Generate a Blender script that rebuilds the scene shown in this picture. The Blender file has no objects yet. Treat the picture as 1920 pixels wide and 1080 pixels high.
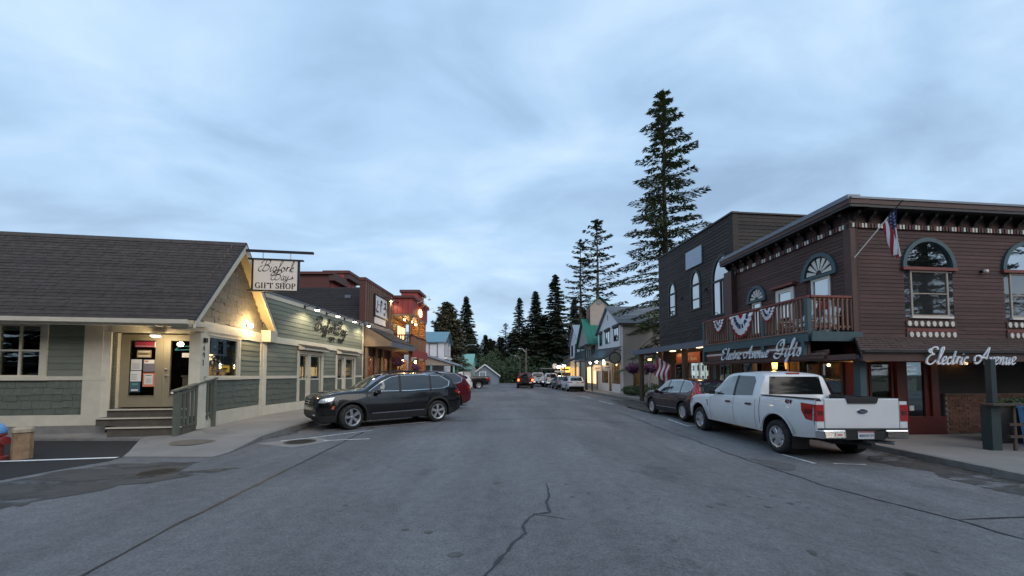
import bpy, bmesh, math, random
from mathutils import Vector, Matrix, noise
from mathutils.bvhtree import BVHTree
from mathutils.geometry import delaunay_2d_cdt

R = math.radians
rnd = random.Random(11)
V = Vector
sc = bpy.context.scene
COL = sc.collection
ZUP = V((0, 0, 1))

# ------------------------------------------------------------------ camera
cam_data = bpy.data.cameras.new('camera')
cam_data.sensor_width = 36.0
cam_data.lens = 36.0 * 700 / 1920
cam_data.shift_y = 132 / 1920
cam_data.clip_end = 3000
cam = bpy.data.objects.new('camera', cam_data)
cam.location = (0, 0, 1.58)
cam.rotation_euler = (R(92.5), 0, 0)
COL.objects.link(cam)
sc.camera = cam

# ------------------------------------------------------------------ sky
SUN_EL, SUN_ROT = R(4), R(150)
world = bpy.data.worlds.new('World')
sc.world = world
world.use_nodes = True
nt = world.node_tree
nt.nodes.clear()
N = nt.nodes.new
L = nt.links.new
out = N('ShaderNodeOutputWorld')
bg = N('ShaderNodeBackground'); bg.inputs[1].default_value = 0.1
L(bg.outputs[0], out.inputs[0])
sky = N('ShaderNodeTexSky'); sky.sky_type = 'NISHITA'; sky.sun_disc = False
sky.sun_elevation = SUN_EL; sky.sun_rotation = SUN_ROT
sky.dust_density = 1.0; sky.ozone_density = 2.0
tc = N('ShaderNodeTexCoord')
sep = N('ShaderNodeSeparateXYZ'); L(tc.outputs['Generated'], sep.inputs[0])
# project direction on a flat cloud deck so that the clouds shrink towards the horizon
mx = N('ShaderNodeMath'); mx.operation = 'MAXIMUM'; L(sep.outputs[2], mx.inputs[0]); mx.inputs[1].default_value = 0.0
ad = N('ShaderNodeMath'); ad.operation = 'ADD'; L(mx.outputs[0], ad.inputs[0]); ad.inputs[1].default_value = 0.22
dx = N('ShaderNodeMath'); dx.operation = 'DIVIDE'; L(sep.outputs[0], dx.inputs[0]); L(ad.outputs[0], dx.inputs[1])
dy = N('ShaderNodeMath'); dy.operation = 'DIVIDE'; L(sep.outputs[1], dy.inputs[0]); L(ad.outputs[0], dy.inputs[1])
cmb = N('ShaderNodeCombineXYZ'); L(dx.outputs[0], cmb.inputs[0]); L(dy.outputs[0], cmb.inputs[1])
mp = N('ShaderNodeMapping'); L(cmb.outputs[0], mp.inputs[0])
mp.inputs['Rotation'].default_value = (0, 0, R(-28)); mp.inputs['Scale'].default_value = (0.7, 1.0, 1)
mp.inputs['Location'].default_value = (3.1, 1.7, 0)
n1 = N('ShaderNodeTexNoise'); n1.inputs['Scale'].default_value = 0.95; n1.inputs['Detail'].default_value = 7; n1.inputs['Roughness'].default_value = 0.55
n1.inputs['Distortion'].default_value = 0.35
L(mp.outputs[0], n1.inputs['Vector'])
n2 = N('ShaderNodeTexNoise'); n2.inputs['Scale'].default_value = 2.6; n2.inputs['Detail'].default_value = 6; n2.inputs['Roughness'].default_value = 0.5
n2.inputs['Distortion'].default_value = 0.6
L(mp.outputs[0], n2.inputs['Vector'])
cr = N('ShaderNodeValToRGB')      # cloud tone: thick grey-blue to thin pale
e = cr.color_ramp.elements
e[0].position = 0.36; e[0].color = (0.27, 0.395, 0.58, 1)
e[1].position = 0.64; e[1].color = (0.60, 0.765, 0.95, 1)
m_ = cr.color_ramp.elements.new(0.5); m_.color = (0.405, 0.585, 0.81, 1)
mixn = N('ShaderNodeMix'); mixn.data_type = 'FLOAT'; mixn.inputs[0].default_value = 0.42
L(n1.outputs[0], mixn.inputs[2]); L(n2.outputs[0], mixn.inputs[3]); L(mixn.outputs[0], cr.inputs[0])
# clouds thin out and brighten towards the horizon
hz = N('ShaderNodeMapRange'); L(sep.outputs[2], hz.inputs[0]); hz.inputs[1].default_value = 0.0; hz.inputs[2].default_value = 0.55
hz.inputs[3].default_value = 1.0; hz.inputs[4].default_value = 0.0
hzp = N('ShaderNodeMath'); hzp.operation = 'POWER'; L(hz.outputs[0], hzp.inputs[0]); hzp.inputs[1].default_value = 1.6
hm = N('ShaderNodeMix'); hm.data_type = 'RGBA'
hf = N('ShaderNodeMath'); hf.operation = 'MULTIPLY'; L(hzp.outputs[0], hf.inputs[0]); hf.inputs[1].default_value = 0.45
L(hf.outputs[0], hm.inputs[0]); L(cr.outputs[0], hm.inputs[6]); hm.inputs[7].default_value = (0.68, 0.82, 0.97, 1)
sc10 = N('ShaderNodeMix'); sc10.data_type = 'RGBA'; sc10.blend_type = 'MULTIPLY'; sc10.inputs[0].default_value = 1
L(hm.outputs[2], sc10.inputs[6]); sc10.inputs[7].default_value = (10.9, 10.9, 10.9, 1)
fin = N('ShaderNodeMix'); fin.data_type = 'RGBA'; fin.inputs[0].default_value = 0.78
L(sky.outputs[0], fin.inputs[6]); L(sc10.outputs[2], fin.inputs[7])
L(fin.outputs[2], bg.inputs[0])

# ------------------------------------------------------------------ sun (below thin cloud, behind the camera)
sd = bpy.data.lights.new('sun', 'SUN'); sd.energy = 1.5; sd.angle = R(60); sd.color = (1.0, 0.9, 0.8)
sun = bpy.data.objects.new('sun', sd); COL.objects.link(sun)
sun.rotation_euler = (R(62), 0, R(30))
sc.view_settings.view_transform = 'Standard'
sc.view_settings.look = 'None'
sc.view_settings.gamma = 1
sc.view_settings.exposure = 0.38
sc.view_settings.use_curve_mapping = False
sc.cycles.max_bounces = 6
sc.cycles.transparent_max_bounces = 12
sc.cycles.sample_clamp_indirect = 4

# ------------------------------------------------------------------ materials
def newmat(name):
    m = bpy.data.materials.new(name); m.use_nodes = True
    t = m.node_tree; t.nodes.clear()
    o = t.nodes.new('ShaderNodeOutputMaterial')
    return m, t, o

def mat(name, col, rough=0.6, metal=0.0, var=0.12, scale=3.0, bump=0.0, bscale=60.0, spec=0.4, coat=0.0, rand=0.06, stretch=(1, 1, 1), var2=0.0, scale2=0.6, col2=None):
    m, t, o = newmat(name)
    nn, ll = t.nodes.new, t.links.new
    b = nn('ShaderNodeBsdfPrincipled')
    ll(b.outputs[0], o.inputs[0])
    b.inputs['Roughness'].default_value = rough
    b.inputs['Metallic'].default_value = metal
    b.inputs['Specular IOR Level'].default_value = spec
    b.inputs['Coat Weight'].default_value = coat
    b.inputs['Coat Roughness'].default_value = 0.04
    geo = nn('ShaderNodeNewGeometry')
    mp = nn('ShaderNodeMapping'); ll(geo.outputs['Position'], mp.inputs[0]); mp.inputs['Scale'].default_value = stretch
    nz = nn('ShaderNodeTexNoise'); nz.inputs['Scale'].default_value = scale; nz.inputs['Detail'].default_value = 6; nz.inputs['Roughness'].default_value = 0.62
    ll(mp.outputs[0], nz.inputs['Vector'])
    mr = nn('ShaderNodeMapRange'); ll(nz.outputs[0], mr.inputs[0])
    mr.inputs[1].default_value = 0.28; mr.inputs[2].default_value = 0.72
    mr.inputs[3].default_value = 1 - var; mr.inputs[4].default_value = 1 + var
    oi = nn('ShaderNodeObjectInfo')
    mr2 = nn('ShaderNodeMapRange'); ll(oi.outputs['Random'], mr2.inputs[0]); mr2.inputs[3].default_value = 1 - rand; mr2.inputs[4].default_value = 1 + rand
    mu = nn('ShaderNodeMath'); mu.operation = 'MULTIPLY'; ll(mr.outputs[0], mu.inputs[0]); ll(mr2.outputs[0], mu.inputs[1])
    cx = nn('ShaderNodeMix'); cx.data_type = 'RGBA'; cx.blend_type = 'MULTIPLY'; cx.inputs[0].default_value = 1
    cx.inputs[6].default_value = (*col, 1)
    cm = nn('ShaderNodeCombineColor')
    for k in range(3): ll(mu.outputs[0], cm.inputs[k])
    ll(cm.outputs[0], cx.inputs[7])
    last = cx.outputs[2]
    if col2 is not None:
        nz2 = nn('ShaderNodeTexNoise'); nz2.inputs['Scale'].default_value = scale2; nz2.inputs['Detail'].default_value = 7
        ll(geo.outputs['Position'], nz2.inputs['Vector'])
        r2 = nn('ShaderNodeMapRange'); ll(nz2.outputs[0], r2.inputs[0]); r2.inputs[1].default_value = 0.45; r2.inputs[2].default_value = 0.68
        r2.inputs[3].default_value = 0; r2.inputs[4].default_value = var2
        c2 = nn('ShaderNodeMix'); c2.data_type = 'RGBA'; ll(r2.outputs[0], c2.inputs[0]); ll(last, c2.inputs[6]); c2.inputs[7].default_value = (*col2, 1)
        last = c2.outputs[2]
    ll(last, b.inputs['Base Color'])
    if bump:
        nb = nn('ShaderNodeTexNoise'); nb.inputs['Scale'].default_value = bscale; nb.inputs['Detail'].default_value = 4
        ll(mp.outputs[0], nb.inputs['Vector'])
        bp = nn('ShaderNodeBump'); bp.inputs['Strength'].default_value = bump; bp.inputs['Distance'].default_value = 0.02
        ll(nb.outputs[0], bp.inputs['Height']); ll(bp.outputs[0], b.inputs['Normal'])
    return m

def emis(name, col, st):
    m, t, o = newmat(name)
    e = t.nodes.new('ShaderNodeEmission'); e.inputs[0].default_value = (*col, 1); e.inputs[1].default_value = st
    t.links.new(e.outputs[0], o.inputs[0])
    return m

def glassmat(name, tint=(0.75, 0.8, 0.8), refl=1.0, base=0.04, rough=0.015):
    """thin pane: see-through with a Fresnel reflection"""
    m, t, o = newmat(name)
    nn, ll = t.nodes.new, t.links.new
    tr = nn('ShaderNodeBsdfTransparent'); tr.inputs[0].default_value = (*tint, 1)
    gl = nn('ShaderNodeBsdfGlossy'); gl.inputs['Roughness'].default_value = rough
    fr = nn('ShaderNodeFresnel'); fr.inputs[0].default_value = 1.5
    mu = nn('ShaderNodeMath'); mu.operation = 'MULTIPLY_ADD'; ll(fr.outputs[0], mu.inputs[0]); mu.inputs[1].default_value = refl; mu.inputs[2].default_value = base
    mu.use_clamp = True
    mx = nn('ShaderNodeMixShader'); ll(mu.outputs[0], mx.inputs[0]); ll(tr.outputs[0], mx.inputs[1]); ll(gl.outputs[0], mx.inputs[2])
    ll(mx.outputs[0], o.inputs[0])
    return m

def coatedglass(name, refl=0.5, col=(0.01, 0.012, 0.015)):
    m, t, o = newmat(name)
    nn, ll = t.nodes.new, t.links.new
    d = nn('ShaderNodeBsdfPrincipled'); d.inputs['Base Color'].default_value = (*col, 1); d.inputs['Roughness'].default_value = 0.03
    gl = nn('ShaderNodeBsdfGlossy'); gl.inputs['Roughness'].default_value = 0.02
    geo = nn('ShaderNodeNewGeometry')
    nz = nn('ShaderNodeTexNoise'); nz.inputs['Scale'].default_value = 1.3; ll(geo.outputs['Position'], nz.inputs['Vector'])
    bp = nn('ShaderNodeBump'); bp.inputs['Strength'].default_value = 0.05; bp.inputs['Distance'].default_value = 0.1
    ll(nz.outputs[0], bp.inputs['Height']); ll(bp.outputs[0], gl.inputs['Normal'])
    mx = nn('ShaderNodeMixShader'); mx.inputs[0].default_value = refl
    ll(d.outputs[0], mx.inputs[1]); ll(gl.outputs[0], mx.inputs[2]); ll(mx.outputs[0], o.inputs[0])
    return m

M = {}
M['cream'] = mat('cream_paint', (0.62, 0.57, 0.46), 0.55, var=0.08, scale=5, var2=0.25, scale2=1.5, col2=(0.42, 0.38, 0.30))
M['sage'] = mat('sage_siding', (0.188, 0.203, 0.158), 0.6, var=0.14, scale=4, stretch=(0.4, 0.4, 5), rand=0.12, var2=0.35, scale2=0.9, col2=(0.13, 0.135, 0.105), bump=0.15, bscale=30)
M['sage_dark'] = mat('sage_shakes', (0.118, 0.132, 0.108), 0.7, var=0.15, scale=6, bump=0.3, rand=0.1)
M['taupe'] = mat('taupe_shakes', (0.19, 0.17, 0.135), 0.7, var=0.14, scale=6, bump=0.3, rand=0.1)
M['taupe_paint'] = mat('taupe_paint', (0.26, 0.225, 0.155), 0.5, var=0.06)
M['rail_green'] = mat('rail_paint', (0.13, 0.135, 0.105), 0.6, var=0.15, scale=8)
M['shingle'] = mat('asphalt_shingle', (0.062, 0.050, 0.046), 0.9, var=0.30, scale=7, bump=0.6, bscale=180, rand=0.16, stretch=(1, 1, 1))
M['shingle_dark'] = mat('dark_shingle', (0.026,0.023,0.023), 0.9, var=0.3, scale=6, bump=0.5, bscale=120, rand=0.15)
M['soffit'] = mat('soffit_paint', (0.52, 0.43, 0.26), 0.6, var=0.08)
M['black'] = mat('black_metal', (0.012, 0.012, 0.013), 0.45, var=0.1)
M['dark'] = mat('dark_interior', (0.02, 0.018, 0.016), 0.9, var=0.3)
M['white'] = mat('white_paint', (0.72, 0.72, 0.72), 0.5, var=0.05, scale=4)
M['paper'] = mat('paper', (0.7, 0.7, 0.7), 0.7, var=0.03)
M['asphalt'] = None
M['concrete'] = mat('concrete', (0.25, 0.235, 0.22), 0.85, var=0.14, scale=1.2, bump=0.4, bscale=160, var2=0.5, scale2=0.7, col2=(0.2, 0.19, 0.18))
M['curb'] = mat('curb_concrete', (0.20, 0.19, 0.18), 0.85, var=0.22, scale=4, bump=0.5, bscale=80)
M['newasphalt'] = mat('fresh_asphalt', (0.022, 0.022, 0.024), 0.8, var=0.2, scale=30, bump=0.5, bscale=150)
M['tar'] = mat('tar', (0.018, 0.018, 0.02), 0.5, var=0.3, scale=10)
M['roadpaint'] = mat('road_paint', (0.62, 0.63, 0.64), 0.7, var=0.1, scale=20, var2=0.75, scale2=7, col2=(0.2, 0.2, 0.21))
M['roadpaint_new'] = mat('road_paint_new', (0.75, 0.75, 0.75), 0.6, var=0.08, scale=20)
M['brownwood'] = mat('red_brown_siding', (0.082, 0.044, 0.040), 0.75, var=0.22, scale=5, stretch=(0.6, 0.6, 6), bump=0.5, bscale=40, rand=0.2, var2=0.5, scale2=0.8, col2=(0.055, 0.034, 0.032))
M['brownshake'] = mat('brown_shakes', (0.085, 0.055, 0.048), 0.85, var=0.28, scale=8, bump=0.5, rand=0.2)
M['browntrim'] = mat('brown_trim', (0.075, 0.038, 0.033), 0.6, var=0.18, scale=6)
M['redtrim'] = mat('red_trim', (0.17, 0.04, 0.035), 0.55, var=0.12)
M['reddoor'] = mat('red_door', (0.10, 0.018, 0.015), 0.5, var=0.12)
M['teal'] = mat('teal_paint', (0.042, 0.080, 0.094), 0.55, var=0.12, scale=6)
M['offwhite'] = mat('off_white_paint', (0.62, 0.60, 0.54), 0.55, var=0.06)
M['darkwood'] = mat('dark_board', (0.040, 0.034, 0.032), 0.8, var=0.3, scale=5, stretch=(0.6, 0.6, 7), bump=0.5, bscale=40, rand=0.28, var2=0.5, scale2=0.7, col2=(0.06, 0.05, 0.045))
M['flash'] = mat('metal_flashing', (0.16, 0.18, 0.21), 0.45, metal=0.3, var=0.1)
M['slateblue'] = mat('slate_fascia', (0.09, 0.11, 0.15), 0.5, var=0.12)
M['deck'] = mat('balcony_wood', (0.19, 0.10, 0.07), 0.7, var=0.25, scale=8, stretch=(1, 1, 0.3), rand=0.18)
M['log'] = mat('log_post', (0.075, 0.055, 0.042), 0.8, var=0.3, scale=6, bump=0.5, stretch=(3, 3, 0.5))
M['letter'] = mat('white_letters', (0.75, 0.78, 0.82), 0.45, var=0.05)
M['ink'] = mat('black_lettering', (0.015, 0.014, 0.014), 0.5, var=0.05)
M['signcream'] = mat('sign_face', (0.80, 0.70, 0.60), 0.5, var=0.05, scale=2)
M['battens'] = mat('board_and_batten', (0.175, 0.105, 0.075), 0.75, var=0.2, scale=5, stretch=(5, 5, 0.5), rand=0.15)
M['rustbrown'] = mat('red_brown_panel', (0.10, 0.032, 0.026), 0.6, var=0.14)
M['orange'] = mat('red_orange_panel', (0.31, 0.05, 0.045), 0.55, var=0.12, scale=2, stretch=(4, 4, 0.4))
M['logwall'] = mat('varnished_log', (0.22, 0.11, 0.045), 0.55, var=0.25, scale=6, rand=0.2)
M['tan'] = mat('tan_soffit', (0.22, 0.15, 0.095), 0.7, var=0.12)
M['bluemetal'] = mat('blue_metal_roof', (0.13, 0.25, 0.31), 0.4, metal=0.2, var=0.1)
M['greenmetal'] = mat('green_metal_roof', (0.025, 0.17, 0.12), 0.45, metal=0.1, var=0.1)
M['mint'] = mat('mint_paint', (0.20, 0.42, 0.38), 0.6, var=0.1)
M['stucco'] = mat('grey_stucco', (0.30, 0.275, 0.26), 0.9, var=0.08, scale=2, bump=0.3, bscale=90)
M['stucco_white'] = mat('white_stucco', (0.62, 0.62, 0.64), 0.9, var=0.06, scale=2)
M['stucco_tan'] = mat('tan_stucco', (0.38, 0.32, 0.27), 0.9, var=0.08)
M['bluegrey'] = mat('blue_grey_siding', (0.22, 0.26, 0.32), 0.7, var=0.1)
M['greyroof'] = mat('grey_roof', (0.17, 0.18, 0.195), 0.85, var=0.2, scale=4, bump=0.4, bscale=60, rand=0.12)
M['brownroof'] = mat('weathered_roof', (0.075, 0.068, 0.066), 0.9, var=0.25, scale=5, bump=0.5, rand=0.2)
M['brick'] = mat('dull_brick', (0.15, 0.075, 0.052), 0.85, var=0.3, scale=9, rand=0.3, bump=0.4)
M['mortar'] = mat('mortar', (0.16, 0.15, 0.14), 0.9, var=0.1)
M['steel'] = mat('galvanised_steel', (0.35, 0.36, 0.37), 0.4, metal=0.7, var=0.12)
M['bark'] = mat('bark', (0.055, 0.042, 0.034), 0.95, var=0.35, scale=6, stretch=(1, 1, 0.25), bump=0.6, bscale=20)
M['bark_pale'] = mat('pale_bark', (0.12, 0.105, 0.09), 0.95, var=0.3, scale=6, stretch=(1, 1, 0.25))
M['needle_a'] = mat('fir_needles', (0.098, 0.118, 0.052), 0.8, var=0.45, scale=0.9, rand=0.1)
M['needle_b'] = mat('spruce_needles', (0.066, 0.080, 0.050), 0.8, var=0.45, scale=0.8, rand=0.1)
M['needle_c'] = mat('cedar_sprays', (0.125, 0.118, 0.066), 0.8, var=0.4, scale=1.2, rand=0.1)
M['needle_d'] = mat('pine_needles', (0.098, 0.105, 0.062), 0.8, var=0.4, scale=1.2, rand=0.1)
M['hedge'] = mat('hedge_leaves', (0.045, 0.068, 0.032), 0.8, var=0.4, scale=2, rand=0.15)
M['shrub'] = mat('shrub_leaves', (0.045, 0.075, 0.028), 0.75, var=0.4, scale=4, rand=0.15)
M['petal'] = mat('purple_petals', (0.16, 0.045, 0.11), 0.7, var=0.5, scale=9, rand=0.2)
M['terrain'] = mat('forest_floor', (0.045, 0.052, 0.032), 0.95, var=0.3, scale=0.5)
M['glass'] = glassmat('window_glass', refl=0.75, base=0.0)
M['glass_low'] = glassmat('shop_glass', refl=0.22, base=0.0, tint=(0.85, 0.85, 0.83))
M['glass_far'] = coatedglass('far_glass', 0.28, (0.015, 0.017, 0.02))
M['glass_sky'] = coatedglass('mirror_coated_glass', 0.62)
M['glass_dim'] = coatedglass('dim_glass', 0.16, (0.03, 0.032, 0.035))
M['warm'] = emis('warm_bulb', (1.0, 0.66, 0.30), 18)
M['warmhot'] = emis('warm_flood', (1.0, 0.72, 0.36), 45)
M['coolbulb'] = emis('white_bulb', (1.0, 0.90, 0.74), 26)
M['amber'] = emis('amber_lantern_glass', (1.0, 0.42, 0.08), 5.5)
M['softwarm'] = emis('warm_panel', (1.0, 0.62, 0.28), 2.2)
M['lightbox'] = emis('white_lightbox', (0.92, 1.0, 0.97), 1.6)
M['neon'] = emis('orange_neon', (1.0, 0.50, 0.18), 7)
M['redlamp'] = emis('lit_tail_lamp', (1.0, 0.10, 0.03), 7)
M['shopglow'] = emis('shop_glow', (1.0, 0.55, 0.2), 0.9)

# ------------------------------------------------------------------ objects
WM = {}                       # world matrix of every object made here

def tag(o, label=None, cat=None, group=None, kind=None):
    if label: o['label'] = label
    if cat: o['category'] = cat
    if group: o['group'] = group
    if kind: o['kind'] = kind
    return o

def link(o, parent=None, local=False, m=None):
    COL.objects.link(o)
    m = m if m is not None else Matrix()
    if parent is not None:
        o.parent = parent
        if local:
            WM[o.name] = WM[parent.name] @ m
        else:
            o.matrix_parent_inverse = WM[parent.name].inverted()
            WM[o.name] = m.copy()
    else:
        WM[o.name] = m.copy()
    o.matrix_basis = m
    return o

def thing(name, label, cat, loc=(0, 0, 0), rotz=0.0, group=None, kind=None):
    o = bpy.data.objects.new(name, None)
    o.empty_display_size = 0.2
    m = Matrix.Translation(V(loc)) @ Matrix.Rotation(rotz, 4, 'Z')
    link(o, None, m=m)
    return tag(o, label, cat, group, kind)

def copy_tree(src, m, label=None, group=None, parent=None):
    c = src.copy(); COL.objects.link(c)
    if parent is None:
        c.matrix_basis = m; WM[c.name] = m.copy()
        if label: c['label'] = label
        if group: c['group'] = group
    else:
        c.parent = parent
    for ch in list(KIDS.get(src.name, [])):
        copy_tree(ch, None, parent=c)
    return c
KIDS = {}

class MB:
    def __init__(s): s.v = []; s.f = []; s.mi = []; s.cur = 0
    def add(s, vs, fs):
        b = len(s.v); s.v += [tuple(p) for p in vs]
        for f in fs: s.f.append([b + i for i in f]); s.mi.append(s.cur)
        return s
    def hexa(s, p): return s.add(p, [(0, 3, 2, 1), (4, 5, 6, 7), (0, 1, 5, 4), (1, 2, 6, 5), (2, 3, 7, 6), (3, 0, 4, 7)])
    def box(s, x0, x1, y0, y1, z0, z1):
        return s.hexa([(x0, y0, z0), (x1, y0, z0), (x1, y1, z0), (x0, y1, z0), (x0, y0, z1), (x1, y0, z1), (x1, y1, z1), (x0, y1, z1)])
    def fbox(s, fr, s0, s1, z0, z1, o0, o1):
        P = fr.P
        return s.hexa([P(s0, z0, o1), P(s1, z0, o1), P(s1, z0, o0), P(s0, z0, o0), P(s0, z1, o1), P(s1, z1, o1), P(s1, z1, o0), P(s0, z1, o0)])
    def prism(s, a, b):
        """a, b: matching rings of 3D points"""
        n = len(a)
        return s.add(list(a) + list(b), [tuple(range(n))[::-1], tuple(range(n, 2 * n))] + [(i, (i + 1) % n, n + (i + 1) % n, n + i) for i in range(n)])
    def fpoly(s, fr, pts, o0, o1):
        return s.prism([fr.P(a, z, o0) for a, z in pts], [fr.P(a, z, o1) for a, z in pts])
    def tube(s, path, r, n=8, caps=True):
        path = [V(p) for p in path]; rings = []
        rr = r if isinstance(r, (list, tuple)) else [r] * len(path)
        up = None
        for i, p in enumerate(path):
            d = (path[min(i + 1, len(path) - 1)] - path[max(i - 1, 0)]).normalized()
            if up is None:
                up = ZUP if abs(d.z) < 0.9 else V((1, 0, 0))
            a = d.cross(up)
            if a.length < 1e-4: a = d.cross(V((0.3, 1, 0.2)))
            a.normalize(); b = a.cross(d).normalized(); up = b
            rings.append([p + (a * math.cos(t) + b * math.sin(t)) * rr[i] for t in [2 * math.pi * k / n for k in range(n)]])
        base = len(s.v)
        for rg in rings: s.v += [tuple(q) for q in rg]
        for i in range(len(rings) - 1):
            for k in range(n):
                k2 = (k + 1) % n
                s.f.append([base + i * n + k, base + i * n + k2, base + (i + 1) * n + k2, base + (i + 1) * n + k]); s.mi.append(s.cur)
        if caps:
            s.f.append([base + k for k in range(n)][::-1]); s.mi.append(s.cur)
            s.f.append([base + (len(rings) - 1) * n + k for k in range(n)]); s.mi.append(s.cur)
        return s
    def lathe(s, prof, c=(0, 0, 0), axis='Z', n=24, mtx=None, caps=True):
        """prof: (radius, along-axis) pairs"""
        base = len(s.v); c = V(c)
        for r, h in prof:
            for k in range(n):
                t = 2 * math.pi * k / n
                if axis == 'Z': p = V((r * math.cos(t), r * math.sin(t), h))
                elif axis == 'Y': p = V((r * math.cos(t), h, r * math.sin(t)))
                else: p = V((h, r * math.cos(t), r * math.sin(t)))
                if mtx is not None: p = mtx @ p
                s.v.append(tuple(p + c))
        for i in range(len(prof) - 1):
            for k in range(n):
                k2 = (k + 1) % n
                s.f.append([base + i * n + k, base + i * n + k2, base + (i + 1) * n + k2, base + (i + 1) * n + k]); s.mi.append(s.cur)
        for i in (0, len(prof) - 1) if caps else ():
            if prof[i][0] > 1e-5:
                s.f.append([base + i * n + k for k in range(n)]); s.mi.append(s.cur)
        return s
    def mesh(s, name, mats, smooth=False):
        me = bpy.data.meshes.new(name); me.from_pydata(s.v, [], s.f)
        if not isinstance(mats, (list, tuple)): mats = [mats]
        for m in mats: me.materials.append(m)
        if len(mats) > 1: me.polygons.foreach_set('material_index', s.mi)
        if smooth: me.polygons.foreach_set('use_smooth', [True] * len(me.polygons))
        bm = bmesh.new(); bm.from_mesh(me)
        bmesh.ops.recalc_face_normals(bm, faces=bm.faces); bm.to_mesh(me); bm.free()
        me.update()
        return me
    def build(s, name, mats, parent=None, local=False, smooth=False, m=None):
        o = bpy.data.objects.new(name, s.mesh(name, mats, smooth))
        link(o, parent, local, m)
        if parent is not None: KIDS.setdefault(parent.name, []).append(o)
        return o

def auto_smooth(o, ang=40):
    me = o.data
    bm = bmesh.new(); bm.from_mesh(me)
    for f in bm.faces: f.smooth = True
    for ed in bm.edges:
        if len(ed.link_faces) == 2 and ed.calc_face_angle(0) > R(ang): ed.smooth = False
    bm.to_mesh(me); bm.free()
    return o

class Fr:
    """wall frame: s runs to the right seen from outside, z up, o outwards"""
    def __init__(s, o, u):
        s.o = V(o); s.u = V((u[0], u[1], 0)).normalized(); s.n = s.u.cross(ZUP)
        s.M = Matrix(((s.u.x, s.n.x, 0, s.o.x), (s.u.y, s.n.y, 0, s.o.y), (0, 0, 1, s.o.z), (0, 0, 0, 1)))
    def P(s, a, z, o=0.0): return s.o + s.u * a + ZUP * z + s.n * o

def spans(s0, s1, cuts):
    """intervals of [s0, s1] left after removing the cuts"""
    segs = [(s0, s1)]
    for a, b in cuts:
        ns = []
        for x0, x1 in segs:
            if b <= x0 or a >= x1: ns.append((x0, x1)); continue
            if a > x0: ns.append((x0, a))
            if b < x1: ns.append((b, x1))
        segs = ns
    return [q for q in segs if q[1] - q[0] > 0.03]

_bm = {}
def board_mesh(matname):
    if matname not in _bm:
        b = MB()
        P = [(0, 0.0, 0), (1, 0.0, 0), (1, 0.0, 1.06), (0, 0.0, 1.06)]
        b.hexa([(0, 1.0, 0), (1, 1.0, 0), (1, 0, 0), (0, 0, 0), (0, 0.3, 1.06), (1, 0.3, 1.06), (1, 0, 1.06), (0, 0, 1.06)])
        _bm[matname] = b.mesh('board', M[matname])
    return _bm[matname]

def opening_cut(op, zm):
    """op = (s0, s1, z0, z1[, arch]); arch: z1 is the spring line and a half-ellipse of height arch stands on it"""
    if zm < op[2]: return None
    if zm <= op[3]: return (op[0], op[1])
    if len(op) > 4 and zm < op[3] + op[4]:
        h = (op[1] - op[0]) / 2; c = (op[0] + op[1]) / 2
        w = h * math.sqrt(max(0, 1 - ((zm - op[3]) / op[4]) ** 2))
        return (c - w, c + w)
    return None

def siding(fr, parent, s0, s1, z0, z1, expo, mname, openings=(), rng=None, th=0.022, name='board', o=0.0, joints=0.0):
    n = max(1, round((z1 - z0) / expo)); e = (z1 - z0) / n
    for i in range(n):
        za = z0 + i * e; zm = za + e * 0.5
        a, b = (s0, s1) if rng is None else rng(zm)
        if b - a < 0.05: continue
        cuts = [c for c in (opening_cut(op, zm) for op in openings) if c]
        for x0, x1 in spans(a, b, cuts):
            parts = [(x0, x1)]
            if joints and x1 - x0 > joints * 1.3:
                xm = x0 + (x1 - x0) * rnd.uniform(0.3, 0.7); parts = [(x0, xm - 0.002), (xm + 0.002, x1)]
            for q0, q1 in parts:
                ob = bpy.data.objects.new(name, board_mesh(mname))
                m = fr.M @ Matrix.Translation((q0, o, za)) @ Matrix.Diagonal((q1 - q0, th * rnd.uniform(0.85, 1.15), e * rnd.uniform(0.985, 1.0), 1))
                link(ob, parent, m=m)

def shakes(fr, parent, s0, s1, z0, z1, expo, m, openings=(), rng=None, wmin=0.10, wmax=0.24, jag=0.25, name='shake_course', o=0.0):
    n = max(1, round((z1 - z0) / expo)); e = (z1 - z0) / n
    for i in range(n):
        za = z0 + i * e; zm = za + e * 0.5
        a, b = (s0, s1) if rng is None else rng(zm)
        if b - a < 0.05: continue
        cuts = [c for c in (opening_cut(op, zm) for op in openings) if c]
        for x0, x1 in spans(a, b, cuts):
            mb = MB(); x = x0; drift = 0
            while x < x1 - 1e-4:
                w = min(rnd.uniform(wmin, wmax), x1 - x)
                if x1 - x - w < 0.05: w = x1 - x
                drift = 0.6 * drift + rnd.uniform(-jag, jag) * e * 0.5
                zb = za + drift; t = rnd.uniform(0.018, 0.028)
                P = fr.P
                mb.hexa([P(x + 0.003, zb, o + t), P(x + w - 0.003, zb + rnd.uniform(-.1, .1) * e * jag, o + t), P(x + w - 0.003, zb, o), P(x + 0.003, zb, o),
                         P(x + 0.003, za + e * 1.25, o + 0.006), P(x + w - 0.003, za + e * 1.25, o + 0.006), P(x + w - 0.003, za + e * 1.25, o), P(x + 0.003, za + e * 1.25, o)])
                x += w
            if mb.v: mb.build(name, m, parent)

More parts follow.
